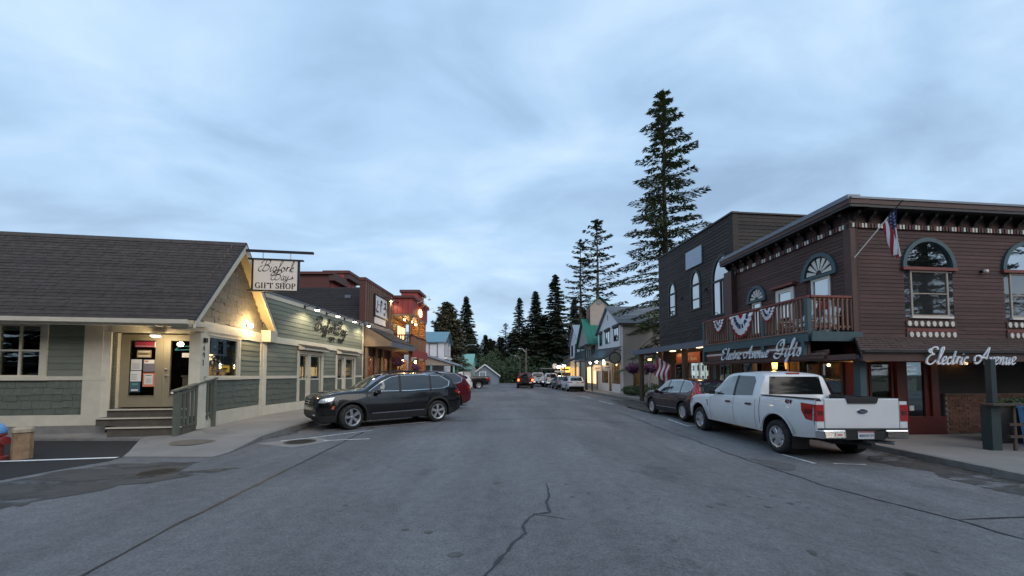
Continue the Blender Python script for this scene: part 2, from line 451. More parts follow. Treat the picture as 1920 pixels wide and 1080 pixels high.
def wall_core(fr, parent, s0, s1, z0, z1, openings, m, th=0.15, name='wall', o=-0.001, top=None):
    xs = sorted({s0, s1, *[min(max(q, s0), s1) for op in openings for q in op[:2]]})
    mb = MB()
    for a, b in zip(xs[:-1], xs[1:]):
        if b - a < 1e-4: continue
        c = (a + b) / 2
        cuts = [(op[2], op[3] + (op[4] if len(op) > 4 else 0)) for op in openings if op[0] < c < op[1]]
        for q0, q1 in spans(z0, z1, cuts): mb.fbox(fr, a, b, q0, q1, o - th, o)
    return mb.build(name, m, parent)

def window(fr, parent, s0, s1, z0, z1, fm, gm, fw=0.06, cols=1, rows=1, o=0.0, proud=0.03, mull=0.03, trim=None, tw=0.1, sill=True, name='window', splits=None):
    """frame with panes; trim: material of the casing boards round it"""
    mb = MB()
    a, b, c, d = s0, s1, z0, z1
    mb.fbox(fr, a, a + fw, c, d, o - 0.04, o + proud).fbox(fr, b - fw, b, c, d, o - 0.04, o + proud)
    mb.fbox(fr, a + fw, b - fw, c, c + fw, o - 0.04, o + proud - 0.003).fbox(fr, a + fw, b - fw, d - fw, d, o - 0.04, o + proud - 0.003)
    w = mb.build(name, fm, parent)
    xs = [a + fw + (b - a - 2 * fw) * k / cols for k in range(cols + 1)]
    zs = splits and [c + fw] + [q for q in splits] + [d - fw] or [c + fw + (d - c - 2 * fw) * k / rows for k in range(rows + 1)]
    mu = MB()
    for q in xs[1:-1]: mu.fbox(fr, q - mull / 2, q + mull / 2, c + fw, d - fw, o - 0.025, o + proud * 0.6)
    for q in zs[1:-1]: mu.fbox(fr, a + fw, b - fw, q - mull / 2, q + mull / 2, o - 0.025, o + proud * 0.5)
    if mu.v: mu.build('mullion', fm, w)
    for i in range(len(xs) - 1):
        for k in range(len(zs) - 1):
            MB().fbox(fr, xs[i] + 0.001, xs[i + 1] - 0.001, zs[k] + 0.001, zs[k + 1] - 0.001, o - 0.012, o - 0.006).build('pane', gm, w)
    if trim is not None:
        t = MB()
        t.fbox(fr, a - tw, a, c, d, o, o + proud + 0.012).fbox(fr, b, b + tw, c, d, o, o + proud + 0.012)
        t.fbox(fr, a - tw - 0.02, b + tw + 0.02, d, d + tw * 1.1, o, o + proud + 0.02)
        t.build('casing', trim, w)
        if sill: MB().fbox(fr, a - tw - 0.03, b + tw + 0.03, c - tw * 0.7, c, o, o + proud + 0.05).build('sill', trim, w)
    return w

def arch_pts(c, w, z, h, n=18, a0=0.0, a1=math.pi):
    return [(c - w * math.cos(a0 + (a1 - a0) * k / n), z + h * math.sin(a0 + (a1 - a0) * k / n)) for k in range(n + 1)]

def arch_band(fr, c, z, w0, h0, w1, h1, o0, o1, mb, n=18):
    a = arch_pts(c, w0, z, h0, n); b = arch_pts(c, w1, z, h1, n)
    for k in range(n):
        q = [a[k], a[k + 1], b[k + 1], b[k]]
        mb.prism([fr.P(x, y, o0) for x, y in q], [fr.P(x, y, o1) for x, y in q])
    return mb

def lamp(loc, energy, col=(1, 0.72, 0.4), r=0.05, name='bulb_light', parent=None, spot=None):
    d = bpy.data.lights.new(name, 'SPOT' if spot else 'POINT'); d.energy = energy; d.color = col; d.shadow_soft_size = r
    o = bpy.data.objects.new(name, d)
    m = Matrix.Translation(V(loc))
    if spot:
        d.spot_size = R(spot[1]); d.spot_blend = 0.6
        m = m @ V(spot[0]).to_track_quat('-Z', 'Y').to_matrix().to_4x4()
    link(o, parent, m=m)
    return o

# ------------------------------------------------------------------ pen lettering
def smooth(pts, n=6):
    out = []
    P = [V((p[0], p[1], 0)) for p in pts]
    if len(P) < 3: return [(p.x, p.y) for p in P]
    for i in range(len(P) - 1):
        a = P[max(i - 1, 0)]; b = P[i]; c = P[i + 1]; d = P[min(i + 2, len(P) - 1)]
        for k in range(n):
            t = k / n
            q = 0.5 * ((2 * b) + (c - a) * t + (2 * a - 5 * b + 4 * c - d) * t * t + (3 * b - a - 3 * c + d) * t * t * t)
            out.append((q.x, q.y))
    out.append((P[-1].x, P[-1].y))
    return out

def pen(mb, P3, strokes, size, x0, y0, nib=0.09, thin=0.03, ang=50, slant=0.0, depth=0.02, o=0.0, smth=True, closed=False):
    """strokes in em units -> flat-nib ribbons, extruded; P3(s, z, o) places them"""
    ca, sa = math.cos(R(ang)), math.sin(R(ang))
    for st in strokes:
        pts = smooth(st) if smth else list(st)
        pts = [(x + y * slant, y) for x, y in pts]
        L_, R_ = [], []
        for i, (x, y) in enumerate(pts):
            x2, y2 = pts[min(i + 1, len(pts) - 1)]; x1, y1 = pts[max(i - 1, 0)]
            dx_, dy_ = x2 - x1, y2 - y1; l = math.hypot(dx_, dy_) or 1
            nx, ny = -dy_ / l, dx_ / l
            w = thin + (nib - thin) * abs(nx * ca + ny * sa) ** 1.5
            if smth and (i == 0 or i == len(pts) - 1): w *= 0.5
            L_.append((x + nx * w / 2, y + ny * w / 2)); R_.append((x - nx * w / 2, y - ny * w / 2))
        for i in range(len(pts) - 1):
            q = [R_[i], R_[i + 1], L_[i + 1], L_[i]]
            mb.prism([P3(x0 + a * size, y0 + b * size, o) for a, b in q], [P3(x0 + a * size, y0 + b * size, o + depth) for a, b in q])

# script alphabet: advance, strokes (x-height 0.42, caps 1.0)
SCR = {
 'E': (0.72, [[(0.62, 0.86), (0.50, 1.0), (0.30, 0.98), (0.20, 0.82), (0.28, 0.64), (0.44, 0.58), (0.24, 0.54), (0.06, 0.34), (0.08, 0.10), (0.28, 0.0), (0.50, 0.08), (0.64, 0.26)],
             [(0.20, 0.82), (0.10, 0.88), (0.06, 0.78), (0.14, 0.70), (0.24, 0.74)]]),
 'A': (0.98, [[(0.02, 0.18), (0.00, 0.40), (0.14, 0.52), (0.34, 0.48), (0.44, 0.32), (0.36, 0.12), (0.18, 0.04), (0.06, 0.12)], [(0.10, 0.10), (0.30, 0.10), (0.50, 0.40), (0.86, 1.02)], [(0.86, 1.02), (0.80, 0.5), (0.78, 0.08), (0.88, 0.0), (0.98, 0.12)], [(0.44, 0.36), (0.62, 0.40), (0.84, 0.38)]]),
 'G': (0.80, [[(0.66, 0.92), (0.52, 1.0), (0.30, 0.94), (0.14, 0.72), (0.16, 0.46), (0.36, 0.36), (0.58, 0.50), (0.66, 0.72), (0.60, 0.86), (0.44, 0.80), (0.40, 0.64)], [(0.64, 0.56), (0.60, 0.2), (0.44, -0.04), (0.20, -0.06), (0.04, 0.08), (0.10, 0.22), (0.34, 0.20), (0.74, 0.14)]]),
 'B': (0.78, [[(0.40, 0.98), (0.34, 0.6), (0.26, 0.2), (0.10, 0.0), (-0.08, 0.1), (-0.06, 0.34), (0.16, 0.5)], [(0.10, 0.84), (0.30, 1.02), (0.58, 1.0), (0.70, 0.84), (0.60, 0.64), (0.36, 0.54), (0.62, 0.52), (0.72, 0.34), (0.60, 0.10), (0.38, 0.02), (0.24, 0.10)], [(0.10, 0.84), (0.02, 0.76), (0.10, 0.70)]]),
 'l': (0.26, [[(0.0, 0.06), (0.16, 0.46), (0.26, 0.86), (0.20, 1.0), (0.12, 0.82), (0.08, 0.2), (0.12, 0.02), (0.26, 0.08)]]),
 'e': (0.32, [[(0.0, 0.10), (0.16, 0.20), (0.26, 0.34), (0.18, 0.44), (0.06, 0.32), (0.06, 0.10), (0.16, 0.0), (0.32, 0.10)]]),
 'c': (0.30, [[(0.26, 0.34), (0.18, 0.43), (0.06, 0.30), (0.05, 0.10), (0.15, 0.0), (0.30, 0.10)]]),
 't': (0.26, [[(0.0, 0.10), (0.12, 0.42), (0.16, 0.78)], [(0.16, 0.78), (0.09, 0.2), (0.13, 0.01), (0.26, 0.10)], [(0.02, 0.46), (0.24, 0.48)]]),
 'r': (0.28, [[(0.0, 0.10), (0.10, 0.44), (0.12, 0.36), (0.08, 0.02)], [(0.10, 0.22), (0.18, 0.40), (0.28, 0.40)]]),
 'i': (0.20, [[(0.0, 0.12), (0.10, 0.42)], [(0.10, 0.42), (0.06, 0.12), (0.10, 0.0), (0.20, 0.10)], [(0.13, 0.58), (0.155, 0.62)]]),
 'v': (0.32, [[(0.0, 0.34), (0.06, 0.42), (0.10, 0.20), (0.12, 0.0), (0.24, 0.24), (0.26, 0.42), (0.32, 0.36)]]),
 'n': (0.40, [[(0.0, 0.30), (0.07, 0.42), (0.06, 0.0)], [(0.06, 0.08), (0.18, 0.38), (0.26, 0.40), (0.26, 0.10), (0.30, 0.0), (0.40, 0.12)]]),
 'u': (0.40, [[(0.0, 0.30), (0.07, 0.42), (0.05, 0.12), (0.12, 0.0), (0.24, 0.18), (0.30, 0.42)], [(0.30, 0.42), (0.27, 0.10), (0.31, 0.0), (0.40, 0.12)]]),
 'f': (0.26, [[(0.0, 0.10), (0.16, 0.5), (0.28, 0.88), (0.22, 1.0), (0.14, 0.8), (0.08, 0.2), (0.0, -0.26), (-0.08, -0.3), (-0.04, -0.1), (0.26, 0.14)]]),
 's': (0.28, [[(0.0, 0.10), (0.14, 0.44), (0.22, 0.22), (0.18, 0.02), (0.04, 0.04)], [(0.18, 0.03), (0.28, 0.12)]]),
 'g': (0.36, [[(0.28, 0.38), (0.14, 0.43), (0.04, 0.24), (0.10, 0.02), (0.24, 0.14), (0.30, 0.42)], [(0.30, 0.42), (0.24, -0.1), (0.10, -0.32), (-0.04, -0.26), (0.10, -0.08), (0.36, 0.12)]]),
 'o': (0.34, [[(0.16, 0.42), (0.04, 0.28), (0.08, 0.04), (0.20, 0.02), (0.28, 0.22), (0.20, 0.40), (0.16, 0.36), (0.34, 0.34)]]),
 'k': (0.36, [[(0.0, 0.06), (0.20, 0.6), (0.24, 0.94), (0.16, 0.86), (0.08, 0.0)], [(0.09, 0.18), (0.26, 0.42), (0.28, 0.34), (0.12, 0.22), (0.24, 0.02), (0.36, 0.10)]]),
 'a': (0.36, [[(0.26, 0.38), (0.14, 0.42), (0.04, 0.22), (0.10, 0.01), (0.22, 0.14), (0.28, 0.42)], [(0.28, 0.42), (0.24, 0.08), (0.28, 0.0), (0.36, 0.12)]]),
 'y': (0.40, [[(0.0, 0.30), (0.07, 0.42), (0.06, 0.10), (0.14, 0.02), (0.28, 0.42)], [(0.28, 0.42), (0.22, -0.08), (0.08, -0.34), (-0.06, -0.26), (0.10, -0.06), (0.60, 0.20)]]),
}
def script(text, word_gap=0.35, track=0.0):
    x = 0; st = []
    for ch in text:
        if ch == ' ': x += word_gap; continue
        adv, ss = SCR[ch]
        for q in ss: st.append([(a + x, b) for a, b in q])
        x += adv + track
    return st, x

# upright capitals and figures as straight / round strokes
CAP = {
 'G': (0.8, [[(0.72, 0.8), (0.52, 1.0), (0.26, 0.94), (0.08, 0.68), (0.08, 0.32), (0.26, 0.06), (0.52, 0.0), (0.72, 0.16)], [(0.72, 0.42), (0.72, 0.02)], [(0.56, 0.42), (0.84, 0.42)]]),
 'I': (0.4, [[(0.2, 0.0), (0.2, 1.0)], [(0.06, 0.01), (0.34, 0.01)], [(0.06, 0.99), (0.34, 0.99)]]),
 'F': (0.66, [[(0.16, 0.0), (0.16, 1.0)], [(0.02, 0.98), (0.62, 0.98)], [(0.62, 1.0), (0.62, 0.78)], [(0.16, 0.52), (0.46, 0.52)], [(0.02, 0.01), (0.32, 0.01)]]),
 'T': (0.74, [[(0.36, 0.0), (0.36, 1.0)], [(0.02, 0.98), (0.70, 0.98)], [(0.03, 1.0), (0.03, 0.78)], [(0.69, 1.0), (0.69, 0.78)], [(0.22, 0.01), (0.50, 0.01)]]),
 'S': (0.6, [[(0.52, 0.82), (0.32, 1.0), (0.10, 0.86), (0.14, 0.62), (0.42, 0.46), (0.52, 0.22), (0.34, 0.0), (0.08, 0.14)], [(0.53, 0.98), (0.53, 0.76)], [(0.07, 0.02), (0.07, 0.24)]]),
 'H': (0.86, [[(0.16, 0.0), (0.16, 1.0)], [(0.68, 0.0), (0.68, 1.0)], [(0.16, 0.5), (0.68, 0.5)], [(0.02, 0.01), (0.3, 0.01)], [(0.02, 0.99), (0.3, 0.99)], [(0.54, 0.01), (0.82, 0.01)], [(0.54, 0.99), (0.82, 0.99)]]),
 'O': (0.86, [[(0.42, 1.0), (0.16, 0.86), (0.06, 0.5), (0.16, 0.14), (0.42, 0.0), (0.68, 0.14), (0.78, 0.5), (0.68, 0.86), (0.42, 1.0)]]),
 'P': (0.66, [[(0.16, 0.0), (0.16, 1.0)], [(0.02, 0.99), (0.40, 0.99), (0.60, 0.86), (0.58, 0.62), (0.40, 0.50), (0.16, 0.50)], [(0.02, 0.01), (0.32, 0.01)]]),
 '4': (0.62, [[(0.40, 1.0), (0.04, 0.32), (0.58, 0.32)], [(0.42, 0.0), (0.42, 1.0)]]),
 '9': (0.6, [[(0.52, 0.72), (0.40, 0.96), (0.18, 0.96), (0.08, 0.74), (0.18, 0.54), (0.40, 0.56), (0.52, 0.76), (0.48, 0.36), (0.30, 0.02)]]),
 '1': (0.4, [[(0.06, 0.8), (0.22, 1.0)], [(0.22, 1.0), (0.22, 0.0)], [(0.08, 0.01), (0.36, 0.01)]]),
 'X': (0.7, [[(0.04, 0.0), (0.62, 1.0)], [(0.04, 1.0), (0.62, 0.0)]]),
 '0': (0.6, [[(0.28, 1.0), (0.08, 0.76), (0.08, 0.24), (0.28, 0.0), (0.48, 0.24), (0.48, 0.76), (0.28, 1.0)]]),
 '5': (0.6, [[(0.50, 0.98), (0.14, 0.98)], [(0.14, 1.0), (0.10, 0.54)], [(0.10, 0.54), (0.34, 0.62), (0.52, 0.40), (0.44, 0.10), (0.22, 0.0), (0.06, 0.12)]]),
 'W': (0.9, [[(0.04, 1.0), (0.22, 0.0)], [(0.22, 0.0), (0.42, 0.8)], [(0.42, 0.8), (0.62, 0.0)], [(0.62, 0.0), (0.80, 1.0)]]),
 'B': (0.64, [[(0.12, 0.0), (0.12, 1.0)], [(0.12, 0.99), (0.40, 0.97), (0.50, 0.76), (0.36, 0.54), (0.12, 0.52)], [(0.30, 0.53), (0.54, 0.40), (0.52, 0.12), (0.34, 0.01), (0.12, 0.01)]]),
}
def caps(text, track=0.1, gap=0.5):
    x = 0; st = []
    for ch in text:
        if ch == ' ': x += gap; continue
        adv, ss = CAP[ch]
        for q in ss: st.append([(a + x, b) for a, b in q])
        x += adv + track
    return st, x
# ------------------------------------------------------------------ ground, road, pavements
def gz(x, y):
    t = min(max((x - 1.0) / 4.5, 0), 1); t = t * t * (3 - 2 * t)
    q = min(max((y - 11.5) / 5.0, 0), 1); q = q * q * (3 - 2 * q)
    return -(0.33 - 0.13 * q) * t

def asphalt_mat():
    m, t, o = newmat('worn_asphalt')
    nn, ll = t.nodes.new, t.links.new
    b = nn('ShaderNodeBsdfPrincipled'); ll(b.outputs[0], o.inputs[0]); b.inputs['Roughness'].default_value = 0.78; b.inputs['Specular IOR Level'].default_value = 0.35
    g = nn('ShaderNodeNewGeometry')
    def nz(scale, det=6, rough=0.6, dist=0.0, stretch=None):
        n = nn('ShaderNodeTexNoise'); n.inputs['Scale'].default_value = scale; n.inputs['Detail'].default_value = det; n.inputs['Roughness'].default_value = rough; n.inputs['Distortion'].default_value = dist
        if stretch:
            mp = nn('ShaderNodeMapping'); mp.inputs['Scale'].default_value = stretch; ll(g.outputs['Position'], mp.inputs[0]); ll(mp.outputs[0], n.inputs['Vector'])
        else: ll(g.outputs['Position'], n.inputs['Vector'])
        return n
    def rng(src, a, b_, c, d):
        r = nn('ShaderNodeMapRange'); ll(src, r.inputs[0]); r.inputs[1].default_value = a; r.inputs[2].default_value = b_; r.inputs[3].default_value = c; r.inputs[4].default_value = d
        return r.outputs[0]
    def mul(a, b_):
        q = nn('ShaderNodeMath'); q.operation = 'MULTIPLY'; ll(a, q.inputs[0]); ll(b_, q.inputs[1]); return q.outputs[0]
    big = rng(nz(0.22, 5, 0.55, 0.5).outputs[0], 0.35, 0.65, 0.80, 1.14)
    wear = rng(nz(0.8, 6, 0.6, 0.3, (1.0, 0.12, 1)).outputs[0], 0.35, 0.65, 0.80, 1.12)
    mid = rng(nz(6, 6, 0.75).outputs[0], 0.35, 0.65, 0.82, 1.16)
    fine = rng(nz(38, 5, 0.9).outputs[0], 0.38, 0.62, 0.62, 1.42)
    vor = nn('ShaderNodeTexVoronoi'); vor.inputs['Scale'].default_value = 1.7; ll(g.outputs['Position'], vor.inputs['Vector'])
    pit0 = rng(vor.outputs['Distance'], 0.035, 0.09, 0.0, 1.0)
    pm = rng(nz(1.1).outputs[0], 0.50, 0.56, 1.0, 0.0)     # where spots occur
    pitm = nn('ShaderNodeMath'); pitm.operation = 'MAXIMUM'; ll(pit0, pitm.inputs[0]); ll(pm, pitm.inputs[1])
    spot = rng(pitm.outputs[0], 0, 1, 0.50, 1.0)
    st = rng(nz(0.5, 7, 0.6, 0.8).outputs[0], 0.60, 0.68, 1.0, 0.80)
    v = mul(mul(mul(mul(big, wear), mul(mid, fine)), spot), st)
    c = nn('ShaderNodeMix'); c.data_type = 'RGBA'; c.blend_type = 'MULTIPLY'; c.inputs[0].default_value = 1; c.inputs[6].default_value = (0.158, 0.157, 0.162, 1)
    cc = nn('ShaderNodeCombineColor')
    for k in range(3): ll(v, cc.inputs[k])
    ll(cc.outputs[0], c.inputs[7]); ll(c.outputs[2], b.inputs['Base Color'])
    bp = nn('ShaderNodeBump'); bp.inputs['Strength'].default_value = 0.8; bp.inputs['Distance'].default_value = 0.012
    ll(nz(90, 4, 0.7).outputs[0], bp.inputs['Height']); ll(bp.outputs[0], b.inputs['Normal'])
    return m
M['asphalt'] = asphalt_mat()

g = MB(); g.add([(-1500, -1500, -0.34), (1500, -1500, -0.34), (1500, 1500, -0.34), (-1500, 1500, -0.34)], [(0, 1, 2, 3)])
tag(g.build('ground', M['terrain']), 'dark earth and grass around the street', kind='structure')

rd = MB()
xs = [-45, -25, -12, -6, -2, 0] + [1 + 0.45 * k for k in range(11)] + [8, 12, 25, 45]
ys = [-40, -12, 0, 8, 11.5] + [11.5 + 0.5 * k for k in range(1, 11)] + [22, 30, 50, 72]
for y in ys:
    for x in xs: rd.v.append((x, y, gz(x, y)))
for j in range(len(ys) - 1):
    for i in range(len(xs) - 1):
        a = j * len(xs) + i; rd.f.append([a, a + 1, a + 1 + len(xs), a + len(xs)]); rd.mi.append(0)
road = tag(rd.build('road', M['asphalt'], smooth=True), 'worn grey asphalt street with tar seams and cracks', kind='structure')

def ribbon(name, pts, w, m, dz=0.004, jit=0.0, parent=road, step=0.12, taper=True):
    P = []
    for (a, b) in zip(pts[:-1], pts[1:]):
        n = max(1, int(math.dist(a, b) / step))
        for k in range(n): P.append((a[0] + (b[0] - a[0]) * k / n, a[1] + (b[1] - a[1]) * k / n))
    P.append(pts[-1])
    if jit: P = [(x + jit * noise.noise((x * 3.1, y * 3.1, 3)) * 2 + rnd.uniform(-jit, jit) * 0.3, y + jit * noise.noise((x * 3, y * 3, 9))) for x, y in P]
    mb = MB(); n = len(P)
    for i, (x, y) in enumerate(P):
        a = P[max(i - 1, 0)]; b = P[min(i + 1, n - 1)]
        dx_, dy_ = b[0] - a[0], b[1] - a[1]; l = math.hypot(dx_, dy_) or 1
        ww = w * (rnd.uniform(0.45, 1.3) if jit else 1)
        if taper and jit: ww *= min(1, 0.3 + 4 * min(i, n - 1 - i) / n)
        px, py = -dy_ / l * ww / 2, dx_ / l * ww / 2
        mb.v += [(x - px, y - py, gz(x - px, y - py) + dz), (x + px, y + py, gz(x + px, y + py) + dz)]
    for i in range(n - 1): mb.f.append([2 * i, 2 * i + 2, 2 * i + 3, 2 * i + 1]); mb.mi.append(0)
    return mb.build(name, m, parent)

def patch(name, pts, m, dz=0.004, jit=0.0, parent=road, sub=0.15):
    P = []
    for (a, b) in zip(pts, pts[1:] + pts[:1]):
        n = max(1, int(math.dist(a, b) / sub))
        for k in range(n):
            x = a[0] + (b[0] - a[0]) * k / n; y = a[1] + (b[1] - a[1]) * k / n
            if jit: x += jit * noise.noise((x * 2.2, y * 2.2, 1)) * 1.6 + jit * 0.6 * noise.noise((x * 9, y * 9, 5)); y += jit * noise.noise((x * 2.2, y * 2.2, 7)) * 1.2
            P.append((x, y))
    mb = MB(); mb.add([(x, y, gz(x, y) + dz) for x, y in P], [tuple(range(len(P)))])
    return mb.build(name, m, parent)

def blotch(name, col, lo=0.44, hi=0.56, scale=1.6):
    m = mat(name, col, 0.7, var=0.25, scale=3, bump=0.4, bscale=90)
    t = m.node_tree; nn, ll = t.nodes.new, t.links.new
    o_ = next(n for n in t.nodes if n.type == 'OUTPUT_MATERIAL'); b_ = next(n for n in t.nodes if n.type == 'BSDF_PRINCIPLED')
    g_ = nn('ShaderNodeNewGeometry'); mp_ = nn('ShaderNodeMapping'); mp_.inputs['Scale'].default_value = (0.6, 1.5, 1); ll(g_.outputs['Position'], mp_.inputs[0])
    z_ = nn('ShaderNodeTexNoise'); z_.inputs['Scale'].default_value = scale; z_.inputs['Detail'].default_value = 8; z_.inputs['Roughness'].default_value = 0.65; ll(mp_.outputs[0], z_.inputs['Vector'])
    r_ = nn('ShaderNodeMapRange'); ll(z_.outputs[0], r_.inputs[0]); r_.inputs[1].default_value = lo; r_.inputs[2].default_value = hi; r_.inputs[3].default_value = 0.0; r_.inputs[4].default_value = 0.95
    tr_ = nn('ShaderNodeBsdfTransparent'); mx_ = nn('ShaderNodeMixShader'); ll(r_.outputs[0], mx_.inputs[0]); ll(tr_.outputs[0], mx_.inputs[1]); ll(b_.outputs[0], mx_.inputs[2]); ll(mx_.outputs[0], o_.inputs[0])
    return m
M['blotch'] = blotch('damp_blotches', (0.075, 0.07, 0.066), 0.36, 0.50)
M['blotch2'] = blotch('worn_blotches', (0.11, 0.107, 0.105), 0.40, 0.66, 0.9)
M['grit'] = blotch('gutter_grit', (0.075, 0.066, 0.056), 0.42, 0.58, 5.0)
M['stain'] = mat('damp_asphalt', (0.082, 0.078, 0.074), 0.7, var=0.25, scale=3, bump=0.4, bscale=90, var2=0.5, scale2=2.5, col2=(0.13, 0.13, 0.135))
M['stain2'] = mat('patched_asphalt', (0.118, 0.115, 0.113), 0.8, var=0.2, scale=6, bump=0.5, bscale=90)
M['puddlestain'] = mat('stained_concrete', (0.14, 0.12, 0.10), 0.7, var=0.2, scale=4)
# left: fresh black asphalt with a white line, damp stain, seams
patch('asphalt_patch', [(-7.45, 7.22), (-8.85, 8.98), (-14, 9.0), (-24, 9.0), (-24, 3.0), (-8.2, 4.2), (-7.7, 5.5), (-7.35, 6.9)], M['newasphalt'], 0.004, 0.03)
ribbon('road_line', [(-16, 5.6), (-9.29, 6.85), (-7.5, 7.17)], 0.10, M['roadpaint_new'], 0.009)
patch('damp_stain', [(-7.6, 5.2), (-7.1, 6.6), (-6.5, 6.85), (-5.7, 6.75), (-5.45, 6.2), (-4.6, 6.4), (-5.1, 5.75), (-5.5, 5.35), (-6.0, 4.75), (-5.75, 4.3), (-5.4, 3.6), (-6.6, 3.4), (-8.2, 3.6)], M['blotch'], 0.006, 0.28)
ribbon('tar_seam', [(-3.2, 1.6), (-3.39, 3.0), (-3.51, 3.79), (-3.67, 5.54), (-4.13, 10.78), (-4.3, 14), (-4.2, 22)], 0.045, M['tar'], 0.005, 0.02)
ribbon('road_crack', [(-0.9, 1.7), (-0.4, 2.6), (-0.21, 3.0), (-0.05, 3.45), (0.13, 3.79), (0.11, 3.99), (0.27, 4.29), (0.43, 4.37), (0.42, 4.64), (0.5, 5.05), (0.48, 5.54)], 0.032, M['tar'], 0.005, 0.025, step=0.05)
ribbon('road_crack', [(0.27, 4.29), (0.5, 4.2), (0.62, 4.14)], 0.012, M['tar'], 0.005, 0.02, step=0.05)
ribbon('tar_seam', [(-3.2, 12.75), (-1.83, 12.89), (1, 13.6), (5.01, 14.11), (5.4, 14.4)], 0.05, M['tar'], 0.006, 0.03)
ribbon('tar_seam', [(4.8, 22), (5.1, 14.4), (5.3, 11.4), (5.25, 9.1), (5.32, 7.5), (5.35, 6.5), (5.7, 5.5), (5.85, 5.0), (6.2, 2.8)], 0.055, M['tar'], 0.005, 0.03)
ribbon('tar_seam', [(5.85, 5.0), (8.0, 5.2)], 0.04, M['tar'], 0.006, 0.02)
patch('tar_spill', [(5.35, 8.6), (5.8, 8.4), (6.0, 7.9), (5.55, 7.5), (5.3, 7.8)], M['stain'], 0.007, 0.08)
patch('gutter_stain', [(8.0, 8.6), (9.15, 9.2), (9.1, 7.0), (8.8, 4.0), (8.2, 4.6), (8.0, 6.8)], M['blotch'], 0.004, 0.2)
patch('gutter_stain', [(6.2, 16.6), (8.3, 17), (8.3, 26), (7.0, 27), (6.4, 22)], M['blotch'], 0.004, 0.3)
ribbon('gutter_stain', [(8.8, 4.0), (9.05, 8), (9.0, 11), (8.7, 16), (8.5, 24), (8.1, 28), (7.5, 38)], 0.5, M['grit'], 0.006, 0.08)
ribbon('gutter_stain', [(-5.95, 9.4), (-6.0, 12), (-6.0, 22), (-5.8, 38)], 0.6, M['grit'], 0.005, 0.1)
for k in range(26):                      # scattered tar spots and gum
    x, y = rnd.uniform(-3, 4.5), rnd.uniform(2.8, 6.5); s_ = rnd.uniform(0.02, 0.055)
    patch('tar_spot', [(x + s_ * 1.3 * math.cos(t), y + s_ * math.sin(t)) for t in [k2 * 1.047 for k2 in range(6)]], M['stain'], 0.0045, 0.02, sub=0.03)
# parking lines
for q in ([(-5.5, 8.95), (-5.12, 9.27), (-3.95, 10.68)], [(-5.3, 10.6), (-3.3, 12.1), (-2.6, 12.7)], [(-3.5, 9.25), (-4.5, 9.0)],
          [(6.45, 9.0), (6.5, 8.1)], [(6.9, 8.1), (7.5, 8.0)], [(6.3, 15.2), (6.35, 13.5)], [(6.35, 13.7), (7.0, 13.6)], [(6.1, 22.6), (5.9, 25.5)], [(5.9, 28), (5.8, 31)], [(-5.2, 14.2), (-3.0, 16.1)]):
    ribbon('parking_line', q, 0.09, M['roadpaint'], 0.0085)
# cast-iron covers
def cover(x, y, r, label):
    t = thing('manhole_cover', label, 'manhole', (x, y, gz(x, y)))
    mb = MB(); mb.lathe([(r, 0.001), (r, 0.011), (r * 0.96, 0.013), (0.001, 0.012)], (x, y, gz(x, y)), n=28); mb.build('lid', M['iron'], t)
    rb = MB()
    for k in range(-3, 4):
        h = math.sqrt(max(0, (r * 0.85) ** 2 - (k * r * 0.24) ** 2))
        rb.box(x - h, x + h, y + k * r * 0.24 - 0.012, y + k * r * 0.24 + 0.012, gz(x, y) + 0.011, gz(x, y) + 0.018)
    rb.build('tread_rib', M['iron'], t)
    MB().lathe([(r * 1.01, 0.0005), (r * 1.01, 0.0105), (r * 1.16, 0.0095), (r * 1.16, 0.0005)], (x, y, gz(x, y)), n=28).build('rim', M['tar'], t)
M['iron'] = mat('cast_iron', (0.045, 0.038, 0.03), 0.7, metal=0.3, var=0.3, scale=12)
cover(-5.72, 6.1, 0.25, 'oval-looking dark manhole cover in the damp stain by the shop apron')
patch('storm_apron', [(-5.85, 8.6), (-4.95, 9.55), (-4.3, 8.95), (-4.75, 8.15)], M['concrete'], 0.006, 0.0)
cover(-4.98, 8.85, 0.3, 'rusty round drain cover in a pale concrete square near the black car')
cover(-2.75, 19.5, 0.4, 'far manhole cover in the left lane beyond the parked cars')

